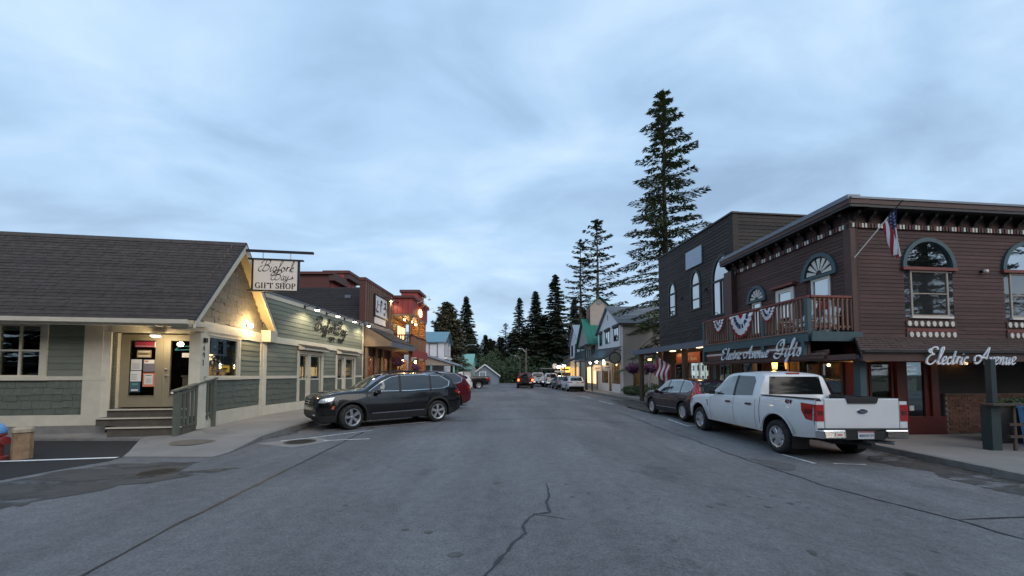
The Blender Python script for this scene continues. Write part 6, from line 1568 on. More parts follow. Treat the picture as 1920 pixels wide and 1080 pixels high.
for k, (a, b, c, d, h) in enumerate(dwin):
    m_ = (a + b) / 2; w_ = (b - a) / 2
    f = MB(); arch_band(FDk, m_, d, w_ - 0.06, h - 0.06, w_ + 0.08, h + 0.08, -0.06, 0.03, f)
    f.fbox(FDk, a - 0.08, a + 0.05, c - 0.05, d, -0.06, 0.03).fbox(FDk, b - 0.05, b + 0.08, c - 0.05, d, -0.06, 0.03).fbox(FDk, a, b, c - 0.05, c + 0.04, -0.06, 0.028).fbox(FDk, a, b, d - 0.07, d + 0.02, -0.06, 0.032)
    w = f.build('window', M['ink'], db)
    MB().fpoly(FDk, [(a + 0.05, d + 0.02)] + arch_pts(m_, w_ - 0.06, d + 0.02, h - 0.07)[1:-1] + [(b - 0.05, d + 0.02)], -0.03, -0.02).build('pane', M['glass_sky'], w)
    if k < 2:
        MB().fbox(FDk, a + 0.05, b - 0.05, c + 0.04, d - 0.07, -0.03, -0.02).build('pane', M['glass_sky'], w)
        MB().fbox(FDk, a + 0.05, b - 0.05, c + 0.50, c + 0.56, -0.02, 0.01).build('sash_bar', M['ink'], w)
    else:
        for q0, q1 in ((a + 0.05, a + 0.55), (a + 0.62, b - 0.62), (b - 0.55, b - 0.05)): MB().fbox(FDk, q0, q1, c + 0.04, d - 0.07, -0.03, -0.02).build('pane', M['glass_sky'] if q0 < a + 0.1 else M['glass_dim'], w)
        for q in (a + 0.585, b - 0.585): MB().fbox(FDk, q - 0.035, q + 0.035, c, d - 0.07, -0.05, 0.015).build('mullion', M['ink'], w)
bd = thing('name_board', 'pale blue blank-looking board on the dark building above the arched windows', 'sign', FDk.P(3.9, 7.6, 0.05))
M['palesign'] = mat('pale_blue_sign', (0.30, 0.37, 0.48), 0.35, var=0.05, spec=0.6)
MB().fbox(FDk, 3.2, 4.62, 7.34, 8.28, 0.02, 0.07).build('board', M['palesign'], bd)
tx = MB(); pen(tx, FDk.P, [[(0, 0.1), (0.3, 0.3), (0.5, 0.05), (0.8, 0.25)], [(1.3, 0.0), (1.3, 0.5), (1.6, 0.1), (1.9, 0.5), (1.9, 0.0)], [(2.1, 0.2), (2.5, 0.25), (2.9, 0.1), (3.3, 0.3), (3.7, 0.15)], [(1.4, -0.3), (3.2, -0.3)]], 0.3, 3.36, 7.76, nib=0.14, thin=0.06, depth=0.004, o=0.071)
tx.build('faint_lettering', mat('faint_lettering', (0.42, 0.50, 0.60), 0.5), bd)
for s_, lb in ((2.7, 'small dark wall lamp between the two narrow arched windows'), (4.9, 'small dark wall lamp left of the large arched window')):
    t_ = thing('wall_lamp', lb, 'lamp', FDk.P(s_, 5.9, 0)); MB().tube([FDk.P(s_, 5.9, 0), FDk.P(s_, 5.9, 0.12), FDk.P(s_, 5.75, 0.16)], [0.05, 0.04, 0.05], 8).build('housing', M['ink'], t_)
# its awning on log posts
ac = MB(); s0_, s1_, OA = -0.25, LD + 0.6, 1.65
ac.fbox(FDk, s0_, s1_, 2.95, 3.05, 0.0, OA - 0.05); awn2 = ac.build('awning', M['darkwood'], db)
MB().fbox(FDk, s0_ - 0.03, s1_, 2.82, 3.10, OA - 0.05, OA).build('fascia', M['slateblue'], awn2)
MB().fbox(FDk, s0_ - 0.07, s0_ - 0.03, 2.82, 3.10, 0.0, OA).build('fascia', M['slateblue'], awn2)
for s_ in (0.35, 1.9, 5.2): MB().tube([FDk.P(s_ - 0.1, 3.1, OA - 0.1), FDk.P(s_ + 0.4, 4.6, 0.0)], 0.018, 6).build('stay_rod', M['ink'], awn2)
for s_ in (0.2, 2.6, 5.0): MB().tube([FDk.P(s_, -0.05, 1.3), FDk.P(s_, 2.95, 1.3)], 0.14, 12).build('log_post', M['log'], db)
dgo = [(0.5, 1.3, 0.3, 2.2), (1.75, 2.75, 0.0, 2.25), (3.15, 4.95, 0.3, 2.3), (5.4, 6.6, 0.4, 2.2)]
wall_core(FDk, db, 0, LD, -0.1, 2.95, dgo, M['darkwood'], o=-0.05)
siding(FDk, db, 0, LD, 0.0, 2.9, 0.18, 'darkwood', [(a - .06, b + .06, c - .06, d + .06) for a, b, c, d in dgo], o=-0.05, th=0.025)
for a, b, c, d in dgo:
    window(FDk, db, a, b, c, d, M['battens'], M['glass'], fw=0.09, cols=2 if b - a > 1 else 1, o=-0.04, name='window' if c > 0.1 else 'door')
room(db, [q2(FDk, LD - 0.1, -0.35), q2(FDk, 0.1, -0.35), q2(FDk, 0.1, -4), q2(FDk, LD - 0.1, -4)], 0.0, 2.9, mat('brown_room', (0.08, 0.045, 0.025), 0.9, var=0.3))
lb_ = thing('photo_lightbox', 'bright white window display of framed pictures beside the maroon car', 'display', FDk.P(3.2, 1.4, -0.1))
MB().fbox(FDk, 3.24, 4.88, 0.45, 2.2, -0.16, -0.12).build('light_panel', M['lightbox'], lb_)
cols_ = [(0.08, 0.10, 0.11), (0.25, 0.16, 0.17), (0.28, 0.24, 0.25), (0.15, 0.18, 0.2), (0.1, 0.12, 0.2), (0.08, 0.18, 0.12), (0.3, 0.14, 0.14), (0.3, 0.3, 0.27)]
for i in range(4):
    for k in range(3):
        s_ = 3.30 + 0.41 * i; z_ = 1.76 - 0.56 * k
        MB().fbox(FDk, s_ - 0.04, s_ + 0.33, z_ - 0.10, z_ + 0.43, -0.12, -0.115).build('frame', M['lightbox'], lb_)
        MB().fbox(FDk, s_ + 0.06, s_ + 0.23, z_ + 0.03, z_ + 0.33, -0.115, -0.11).build('picture', mat('print', cols_[(i + k * 3) % 8], 0.6), lb_)
for i in range(5): MB().fbox(FDk, 3.225 + 0.41 * i, 3.255 + 0.41 * i, 0.45, 2.2, -0.119, -0.112).build('divider', M['black'], lb_)
og = thing('hanging_board', 'orange painted board with pale lettering above the lit picture display', 'sign', FDk.P(3.2, 2.4, 0.3))
M['sign_or'] = mat('orange_sign', (0.34, 0.07, 0.025), 0.5, var=0.15)
MB().fbox(FDk, 2.55, 4.75, 2.22, 2.76, 0.30, 0.35).build('board', M['sign_or'], og)
tx = MB()
pen(tx, FDk.P, [[(0.12 * k + 0.02, 0), (0.12 * k + 0.05, 0.2), (0.12 * k + 0.1, 0.02 + 0.1 * (k % 2))] for k in range(7)] + [[(1.0, 0.2), (0.97, 0.12)]], 1.1, 2.7, 2.52, nib=0.05, thin=0.02, depth=0.005, o=0.351)
pen(tx, FDk.P, [[(0.1 * k + 0.02, 0), (0.1 * k + 0.04, 0.13 + 0.03 * (k % 3 == 0)), (0.1 * k + 0.09, 0.01)] for k in range(14) if k != 7], 1.0, 3.1, 2.33, nib=0.04, thin=0.02, depth=0.005, o=0.351)
tx.build('faint_lettering', mat('sign_lettering', (0.62, 0.40, 0.25), 0.5), og)
MB().tube([FDk.P(2.7, 2.76, 0.32), FDk.P(2.6, 2.95, 0.32)], 0.01, 5).build('hanger', M['ink'], og)
for k, (s_, o_) in enumerate(((1.9, 1.0), (3.0, 0.8), (4.3, 0.9), (5.8, 1.0))):
    t_ = thing('awning_lamp', ('first warm flush lamp under the dark awning from its far end', 'second warm flush lamp under the dark awning from its far end', 'third warm flush lamp under the dark awning, above the orange board', 'last warm flush lamp under the dark awning by the balcony')[k], 'lamp', FDk.P(s_, 2.93, o_))
    MB().fbox(FDk, s_ - 0.2, s_ + 0.2, 2.90, 2.948, o_ - 0.1, o_ + 0.1).build('housing', M['ink'], t_)
    MB().fbox(FDk, s_ - 0.18, s_ + 0.18, 2.86, 2.899, o_ - 0.08, o_ + 0.08).build('lens', emis('flush_lens', (1.0, 0.72, 0.42), 3.0), t_)
    lamp(FDk.P(s_, 2.75, o_), 5, (1, 0.62, 0.3), 0.1, parent=t_)
# leaning flag lit from above, second furled flag
f2 = thing('porch_flag', 'red and white striped flag glowing in lamp light at the dark porch', 'flag', FDk.P(0.75, 2.3, 1.2))
q0, q1 = FDk.P(4.0, 1.75, 1.05), FDk.P(2.75, 2.62, 1.6)
MB().tube([q0, q1], 0.015, 8).build('pole', M['log'], f2)
def PF2(u, v):
    base = q0.lerp(q1, 0.95 - 0.62 * v)
    return base + FDk.u * (-0.38 * u + 0.03 * math.sin(8 * v + 4 * u)) + FDk.n * 0.05 * math.sin(7 * u + 6 * v) + V((0, 0, -1.0 * u))
flag_mesh(f2, PF2, 1, 1, 2, canton=False, nst=7)
f3 = thing('furled_flag', 'narrow furled striped flag hanging left of the lit flag', 'flag', FDk.P(-0.4, 1.5, 1.5))
q3 = FDk.P(2.0, 1.7, 1.62)
def PF3(u, v): return q3 + FDk.u * (0.12 * (v - 0.5) - 0.12 * u) + FDk.n * 0.06 * math.sin(9 * v) + V((0, 0, -0.85 * u))
flag_mesh(f3, PF3, 1, 1, 1, canton=False, nst=5, cols=10)
MB().tube([q3, q3 + V((0.3, 0.2, 0.15))], 0.012, 6).build('pole', M['log'], f3)
hb_ = thing('hanging_board', 'small dark hanging board with orange lettering at the end of the dark awning', 'sign', FDk.P(-0.1, 2.3, 1.2))
MB().fbox(FDk, 1.3, 1.9, 2.3, 2.62, 1.40, 1.46).build('board', M['ink'], hb_)
MB().fbox(FDk, 1.4, 1.85, 2.40, 2.52, 1.46, 1.47).build('lettering', M['softwarm'], hb_)
MB().fbox(FDk, 1.6, 1.63, 2.62, 2.95, 1.42, 1.44).build('hanger', M['ink'], hb_)
# ------------------------------------------------------------------ grey and white shops down the right side
FGy = Fr((9.45, 41.0, 0), (0.004, -1.0)); LG = 8.5            # street front, s=0 far end
gy = thing('gabled_shop', 'grey and white gabled shop with brown pent roof over tall windows', 'building', (11, 37, -0.05))
gyo = [(4.55, 5.5, 0.0, 2.5), (5.65, 8.2, 0.75, 2.6), (1.7, 4.3, 0.75, 2.6)]
wall_core(FGy, gy, 0, LG, -0.1, 4.0, gyo, M['stucco_white'], th=0.2)
MB().fpoly(FGy, [(0, 4.0), (LG, 4.0), (LG, 6.1), (LG / 2 + 0.1, 8.15), (0, 6.1)], -0.2, 0.0).build('wall', M['stucco_white'], gy)
FGs = Fr(FGy.P(LG, 0, 0), (1, 0.02))
sw = [(1.1, 2.0, 0.55, 2.3)]
wall_core(FGs, gy, 0.0, 9, -0.1, 6.1, sw, M['stucco'], th=0.2)
MB().fbox(FGs, -0.02, 9, 4.0, 4.06, 0.0, 0.03).build('string_course', M['stucco'], gy)
window(FGs, gy, *sw[0], M['ink'], M['glass'], fw=0.05)
window(FGs, gy, 3.6, 5.6, 4.1, 5.6, M['ink'], M['glass_far'], fw=0.06, cols=2)
for a, b in ((0.9, 2.0), (3.4, 5.0), (6.4, 7.9)):
    w = window(FGy, gy, a, b, 4.65, 5.85, M['ink'], M['glass_sky'], fw=0.06, cols=2, o=0.01)
    MB().fbox(FGy, a - 0.15, b + 0.15, 5.87, 6.12, 0.0, 0.16).build('window_hood', M['brownroof'], w)
MB().fpoly(FGy, [(LG / 2 + 0.06 * math.cos(q * 0.6) * 3, 7.2 + 0.3 * math.sin(q * 0.6)) for q in range(10)], 0.0, 0.03).build('gable_medallion', M['flash'], gy)
# roof: ridge runs back from the street
rz = lambda s_: 8.2 - abs(s_ - (LG / 2 + 0.1)) * (8.2 - 6.05) / (LG / 2)
for s_end in (LG + 0.3, -0.3):
    e = [FGy.P(s_end, rz(s_end), 0.25), FGy.P(s_end, rz(s_end), -9), FGy.P(LG / 2 + 0.1, 8.2, -9), FGy.P(LG / 2 + 0.1, 8.2, 0.25)]
    o_ = MB().prism(e, [p + V((0, 0, 0.12)) for p in e]).build('roof', M['flash'], gy)
    up = V((0, 0, 0.125))
    shingle_slope(o_, e[0] + up, e[1] + up, e[3] + up, e[2] + up, 12, M['greyroof'], tab=0.9, th=0.03)
MB().fbox(FGs, -0.28, 9, 5.86, 6.05, 0.26, 0.36).build('gutter', M['ink'], gy)
# pent roof over the pavement
q = [FGy.P(0.2, 4.35, 0.0), FGy.P(LG, 4.05, 0.0), FGy.P(LG, 2.95, 1.55), FGy.P(0.2, 2.95, 1.55)]
o_ = MB().prism([p - V((0, 0, 0.12)) for p in q], q).build('pent_roof', M['teal'], gy)
shingle_slope(o_, q[3] + V((0, 0, .01)), q[2] + V((0, 0, .01)), q[0] + V((0, 0, .01)), q[1] + V((0, 0, .01)), 8, M['brownroof'], tab=0.5, th=0.03, jag=0.04)
MB().prism([FGy.P(LG - 0.01, 4.0, 0.0), FGy.P(LG - 0.01, 2.84, 1.5), FGy.P(LG - 0.01, 2.5, 0.0)], [FGy.P(LG + 0.02, 4.0, 0.0), FGy.P(LG + 0.02, 2.84, 1.5), FGy.P(LG + 0.02, 2.5, 0.0)]).build('pent_end', M['stucco'], gy)
for s_ in (0.6, 3.2): MB().fbox(FGy, s_ - 0.08, s_ + 0.08, -0.05, 2.85, 1.3, 1.46).build('post', M['teal'], gy)
for a, b, c, d in gyo:
    if c < 0.1: window(FGy, gy, a, b, c, d, M['ink'], M['glass_low'], fw=0.12, name='door', o=-0.05)
    else: window(FGy, gy, a, b, c, d, M['ink'], M['glass_low'], fw=0.05, cols=5, o=-0.05, mull=0.06)
M['paleroom'] = mat('pale_room', (0.30, 0.24, 0.16), 0.8, var=0.2)
room(gy, [q2(FGy, LG - 0.25, -0.3), q2(FGy, 0.2, -0.3), q2(FGy, 0.2, -4), q2(FGy, LG - 0.25, -4)], 0.0, 3.0, M['paleroom'])
pendant(FGy.P(6.8, 2.6, -1.2), 'warm lamp inside the tall windows of the grey gabled shop', 0.15, 60)
pendant(FGy.P(3.0, 2.6, -1.2), 'warm lamp inside the farther windows of the grey gabled shop', 0.15, 60)
for k, (s_, z_) in enumerate(((7.6, 2.82), (4.9, 2.84), (2.2, 2.82))):
    bulb('eave_bulb', ('bare eave bulb at the near corner of the brown pent roof', 'bright eave bulb above the door of the grey gabled shop', 'eave bulb over the farther windows of the grey gabled shop')[k], tuple(FGy.P(s_, z_, 1.3)), 0.13 if k else 0.08, 'coolbulb', 22 if k else 8)
hs2 = thing('hanging_board', 'white shield shaped hanging sign under the brown pent roof', 'sign', FGy.P(7.0, 2.3, 1.2))
Fh = Fr(FGy.P(7.2, 0, 0.3), (-1, 0)); Fh = Fr(FGy.P(7.4, 0, 1.35), (1, 0))
MB().fpoly(Fh, [(0.0, 2.75), (0.0, 2.05), (0.15, 1.9), (0.65, 1.9), (0.8, 2.05), (0.8, 2.75)], 0.0, 0.05).build('board', M['white'], hs2)
MB().fpoly(Fh, [(0.28, 2.7), (0.28, 2.42), (0.56, 2.42), (0.56, 2.6), (0.42, 2.7)], 0.051, 0.06).build('emblem', M['p_blue'], hs2)
MB().fbox(Fh, 0.2, 0.65, 2.2, 2.26, 0.051, 0.058).build('lettering', M['p_grey'], hs2)
hs3 = thing('hanging_board', 'small tan hanging sign beside the eave bulb of the grey shop', 'sign', FGy.P(4.4, 2.3, 1.2))
Fh3 = Fr(FGy.P(3.9, 0, 1.35), (1, 0)); MB().fbox(Fh3, 0, 0.7, 1.95, 2.55, 0, 0.05).build('board', M['signcream'], hs3); MB().fbox(Fh3, 0.1, 0.6, 2.2, 2.26, 0.05, 0.056).build('lettering', M['ink'], hs3)
rs = thing('round_sign', 'round dark rimmed hanging sign at the corner of the grey wall', 'sign', (8.6, 30.2, 2.9))
MB().lathe([(0.52, -0.04), (0.52, 0.04)], (8.72, 31.6, 3.0), 'Y', 24).build('disc', M['ink'], rs)
MB().lathe([(0.42, -0.06), (0.42, -0.041)], (8.72, 31.6, 3.0), 'Y', 24).build('face', M['rail_green'], rs)
MB().tube([(8.72, 31.6, 3.5), (8.72, 31.6, 3.7), (9.5, 32.3, 3.7)], 0.03, 6).build('bracket', M['ink'], rs)
# green roofed tower shop
gt_ = thing('tower_shop', 'tan shop with steep green metal roof and small square tower', 'building', (10, 45, -0.05))
MB().box(9.4, 16, 41.3, 48.5, -0.1, 5.2).build('wall', M['stucco_tan'], gt_)
mb = MB(); pr = [(41.2, 5.1), (44.6, 8.1), (48.6, 5.1)]
mb.prism([(8.6, y, z) for y, z in pr], [(16, y, z) for y, z in pr]); mb.build('gable', M['stucco'], gt_)
for a, b in (((40.9, 4.9), (44.6, 8.15)), ((48.9, 4.9), (44.6, 8.15))):
    e = [V((8.3, a[0], a[1])), V((16, a[0], a[1])), V((16, b[0], b[1])), V((8.3, b[0], b[1]))]
    r_ = MB().prism(e, [p + V((0, 0, 0.12)) for p in e]).build('roof', M['greenmetal'], gt_)
    for k in range(14):
        x = 8.5 + 0.55 * k; MB().prism([V((x, a[0], a[1] + 0.121)), V((x + 0.05, a[0], a[1] + 0.121)), V((x + 0.05, b[0], b[1] + 0.121)), V((x, b[0], b[1] + 0.121))], [V((x, a[0], a[1] + 0.16)), V((x + 0.05, a[0], a[1] + 0.16)), V((x + 0.05, b[0], b[1] + 0.16)), V((x, b[0], b[1] + 0.16))]).build('standing_seam', M['greenmetal'], r_)
MB().box(9.2, 11.3, 43.6, 45.7, 7.0, 9.7).build('tower', M['stucco_tan'], gt_)
mb = MB(); mb.prism([(9.2, 43.6, 9.7), (11.3, 43.6, 9.7), (10.25, 43.6, 10.6)], [(9.2, 45.7, 9.7), (11.3, 45.7, 9.7), (10.25, 45.7, 10.6)]); mb.build('tower_gable', M['stucco_tan'], gt_)
for s_ in (-1, 1):
    e = [V((10.25 + s_ * 1.2, 43.3, 9.62)), V((10.25 + s_ * 1.2, 46, 9.62)), V((10.25, 46, 10.72)), V((10.25, 43.3, 10.72))]
    MB().prism(e, [p + V((0, 0, 0.08)) for p in e]).build('tower_roof', M['greenmetal'], gt_)
MB().lathe([(0.28, -0.03), (0.28, 0.03)], (10.25, 43.58, 10.05), 'Y', 16).build('round_vent', M['flash'], gt_)
MB().box(9.1, 9.19, 43.9, 45.4, 7.4, 9.4).build('tower_panel', M['redtrim'], gt_)
MB().box(8.1, 9.4, 41.4, 48.4, 3.2, 3.4).build('balcony_floor', M['teal'], gt_)
MB().box(8.1, 8.16, 41.4, 48.4, 4.3, 4.38).build('balcony_rail', M['teal'], gt_); MB().box(8.1, 9.4, 41.4, 41.46, 4.3, 4.38).build('balcony_rail', M['teal'], gt_)
for k in range(20): MB().box(8.11, 8.15, 41.5 + 0.35 * k, 41.62 + 0.35 * k, 3.4, 4.3).build('baluster', M['teal'], gt_)
for k in range(6): MB().box(8.15 + 0.2 * k, 8.27 + 0.2 * k, 41.41, 41.45, 3.4, 4.3).build('baluster', M['teal'], gt_)
for y in (41.6, 44.8, 48.2): MB().box(8.15, 8.29, y - 0.07, y + 0.07, -0.05, 5.0).build('post', M['teal'], gt_)
for y0, y1 in ((41.8, 43.6), (44.4, 46.4)):
    o_ = MB().box(9.34, 9.39, y0, y1, 0.6, 2.5).build('window', M['softwarm'], gt_)
    MB().box(9.30, 9.34, (y0 + y1) / 2 - 0.05, (y0 + y1) / 2 + 0.05, 0.6, 2.5).build('mullion', M['teal'], o_)
MB().box(9.33, 9.39, 42, 44, 3.5, 4.9).build('upper_door', M['dark'], gt_)
# far white gabled shop
wg_ = thing('white_gabled_shop', 'small white gabled shop with brown porch roof beyond the green roof', 'building', (9, 54, -0.05))
FWg = Fr((9.0, 57.5, 0), (0, -1))
MB().fpoly(FWg, [(0, -0.1), (7.5, -0.1), (7.5, 6.0), (3.75, 8.6), (0, 6.0)], -6, 0.0).build('wall', M['stucco_white'], wg_)
for s_end, k in ((7.8, 1), (-0.3, -1)):
    e = [FWg.P(s_end, 5.85, 0.3), FWg.P(s_end, 5.85, -6), FWg.P(3.75, 8.66, -6), FWg.P(3.75, 8.66, 0.3)]
    MB().prism(e, [p + V((0, 0, 0.12)) for p in e]).build('roof', M['bluegrey'], wg_)
for a in (1.2, 4.6): window(FWg, wg_, a, a + 1.3, 4.3, 5.9, M['ink'], M['glass_far'], fw=0.1, o=0.02)
q = [FWg.P(-0.3, 4.0, 0.0), FWg.P(7.6, 4.0, 0.0), FWg.P(7.6, 3.0, 2.1), FWg.P(-0.3, 3.0, 2.1)]
o_ = MB().prism([p - V((0, 0, 0.12)) for p in q], q).build('pent_roof', M['brownroof'], wg_)
shingle_slope(o_, q[3] + V((0, 0, .01)), q[2] + V((0, 0, .01)), q[0] + V((0, 0, .01)), q[1] + V((0, 0, .01)), 6, M['brownroof'], tab=0.8, th=0.03)
o_ = MB().fbox(FWg, 0.5, 3.4, 0.7, 2.6, 0.01, 0.05).build('window', M['shopglow'], wg_); MB().fbox(FWg, 1.9, 2.0, 0.7, 2.6, 0.05, 0.08).build('mullion', M['browntrim'], o_)
o_ = MB().fbox(FWg, 4.2, 7.0, 0.7, 2.6, 0.01, 0.05).build('window', M['shopglow'], wg_); MB().fbox(FWg, 5.5, 5.6, 0.7, 2.6, 0.05, 0.08).build('mullion', M['browntrim'], o_)
for s_ in (0.2, 7.4): MB().fbox(FWg, s_ - 0.08, s_ + 0.08, -0.05, 2.95, 1.9, 2.06).build('post', M['tan'], wg_)
for k, (s_, lb) in enumerate(((0.2, 'globe porch bulb at the far end of the brown porch roof'), (2.6, 'globe porch bulb left of the lit yellow sign'), (7.2, 'globe porch bulb right of the lit yellow sign'))):
    bulb('porch_bulb', lb, tuple(FWg.P(s_, 2.78, 2.0)), 0.2, 'coolbulb', 30)
ys_ = thing('lit_sign', 'glowing yellow hanging sign under the far brown porch roof', 'sign', FWg.P(5.0, 2.4, 2.0))
Fy = Fr(FWg.P(5.0, 0, 2.1), (1, 0)); MB().fbox(Fy, -0.1, 1.3, 1.9, 2.7, -0.08, 0).build('panel', emis('yellow_sign', (1.0, 0.55, 0.1), 1.5), ys_)
MB().fbox(Fy, 0.1, 1.1, 2.2, 2.4, 0.001, 0.01).build('lettering', M['browntrim'], ys_)
ch = gable_house('brown_cabin', 'dim brown cabin between the far conifers and the white gabled shop', (13.5, 66), 8, 6, 4.6, 6.6, M['tan'], M['brownroof'], 'y', course=0)
# lamp post with two flower baskets
lp = thing('basket_post', 'dark iron post carrying two purple flower baskets by the dark awning', 'lamp post', (8.75, 25.2, -0.05))
MB().tube([(8.75, 25.2, -0.05), (8.75, 25.2, 3.3)], 0.085, 12).build('post', M['black'], lp)
MB().lathe([(0.16, 0), (0.14, 0.3), (0.09, 0.4)], (8.75, 25.2, -0.05), n=12).build('base', M['black'], lp)
MB().lathe([(0.12, 0), (0.12, 0.06), (0.05, 0.1)], (8.75, 25.2, 3.3), n=12).build('cap', M['black'], lp)
for s_ in (-1, 1):
    MB().tube([(8.75 + s_ * 0.02, 25.2, 2.45)] + [(8.75 + s_ * (0.1 + 0.5 * k / 6), 25.2, 2.45 + 0.22 * math.sin(k * 0.5)) for k in range(7)] + [(8.75 + s_ * 0.6, 25.2, 2.35)], 0.018, 6).build('scroll_arm', M['black'], lp)
basket((8.15, 25.2, 2.05), 'purple flower basket on the left arm of the iron post', 0.46, 700)
basket((9.35, 25.2, 2.05), 'purple flower basket on the right arm of the iron post', 0.46, 700)
# shrubs by the grey wall
def shrub(c, r, h, label, seed, n=900):
    t_ = thing('shrub', label, 'shrub', (c[0], c[1], -0.05))
    leaf_mass((c[0], c[1], h * 0.5 - 0.05), (r, r, h * 0.55), n, 0.05, 0.11, seed).build('foliage', M['shrub'], t_)
    mb = MB()
    for k in range(6): mb.tube([(c[0], c[1], -0.05), (c[0] + r * 0.6 * math.cos(k), c[1] + r * 0.6 * math.sin(k), h * 0.7)], [0.02, 0.008], 5)
    mb.build('stems', M['bark'], t_)
shrub((9.6, 29.8), 0.9, 0.75, 'low shrub at the foot of the grey wall near the corner', 1)
shrub((10.3, 28.0), 1.2, 0.95, 'broad shrub behind the iron basket post', 2, 1400)
shrub((11.6, 26.6), 1.1, 1.1, 'shrub beside the dark building behind the maroon car', 3, 1200)
# street furniture at the far end
def streetlight(x, y, h, reach, label, pole='bark_pale', lit=False):
    t_ = thing('street_light', label, 'street light', (x, y, 0))
    MB().tube([(x, y, 0), (x, y, h)], [0.13, 0.09], 10).build('pole', M[pole], t_)
    MB().tube([(x, y, h - 0.6), (x + reach * 0.5, y, h + 0.1), (x + reach, y, h + 0.15)], 0.05, 8).build('arm', M['steel'], t_)
    MB().lathe([(0.05, 0.1), (0.2, 0.03), (0.22, -0.06), (0.1, -0.12)], (x + reach, y, h + 0.12), n=12).build('lamp_head', M['steel'], t_)
streetlight(-8.0, 58, 6.1, 2.3, 'street light with long pale arm reaching out of the left conifers')
streetlight(2.3, 62, 5.8, -1.1, 'timber street light pole behind the red off-roader')
streetlight(1.5, 70, 5.0, -0.9, 'second smaller street light behind the timber pole')
up_ = thing('utility_pole', 'pale bare utility pole among the far conifers', 'pole', (2.5, 66, 0)); MB().tube([(2.55, 66, 0), (2.55, 66, 6.3)], [0.14, 0.1], 10).build('shaft', M['bark_pale'], up_)
MB().box(1.9, 3.2, 65.95, 66.05, 5.9, 6.0).build('crossarm', M['bark_pale'], up_)
gl = thing('globe_lamp', 'bright round globe street lamp left of the far cottage', 'street light', (-6.1, 57.5, 0.2))
MB().tube([(-6.1, 57.5, 0.2), (-6.1, 57.5, 3.2)], [0.08, 0.05], 10).build('post', M['black'], gl); MB().lathe([(0.001, -0.3), (0.2, -0.22), (0.3, 0), (0.2, 0.22), (0.001, 0.3)], (-6.1, 57.5, 3.45), n=16).build('globe', M['coolbulb'], gl, smooth=True)
lamp((-6.1, 57.0, 3.4), 60, (1, 0.8, 0.5), 0.3, parent=gl)
ss = thing('round_road_sign', 'pale round road sign below the globe lamp', 'sign', (-5.6, 54, 0)); MB().tube([(-5.6, 54, 0), (-5.6, 54, 2.6)], 0.04, 8).build('post', M['steel'], ss); MB().lathe([(0.4, -0.02), (0.4, 0.02)], (-5.6, 53.95, 2.3), 'Y', 20).build('disc', M['steel'], ss)
bsn = thing('round_pub_sign', 'small round white hanging sign at the far porch corner', 'sign', (6.6, 57, 3)); MB().lathe([(0.4, -0.03), (0.4, 0.03)], (6.55, 57, 2.9), 'Y', 20).build('disc', M['white'], bsn); MB().tube([(6.55, 57, 3.3), (7.2, 57, 3.3)], 0.04, 6).build('bracket', M['black'], bsn)
cb = thing('carport', 'low dark shelter with posts beyond the far white pickup', 'shelter', (6.2, 62, 0))
MB().box(4.6, 7.2, 60.5, 64, 2.5, 2.65).build('roof', M['flash'], cb)
for x, y in ((4.8, 60.7), (7.0, 60.7), (4.8, 63.8), (7.0, 63.8)): MB().box(x - .08, x + .08, y - .08, y + .08, -0.2, 2.5).build('post', M['log'], cb)
cx_ = thing('white_cross_sign', 'white post and crossbar standing behind the parked grey car', 'sign', (6.4, 48, -0.05)); MB().box(6.33, 6.43, 48, 48.1, -0.05, 3.0).build('post', M['white'], cx_); MB().box(5.5, 6.9, 48.1, 48.16, 1.9, 2.1).build('crossbar', M['white'], cx_)

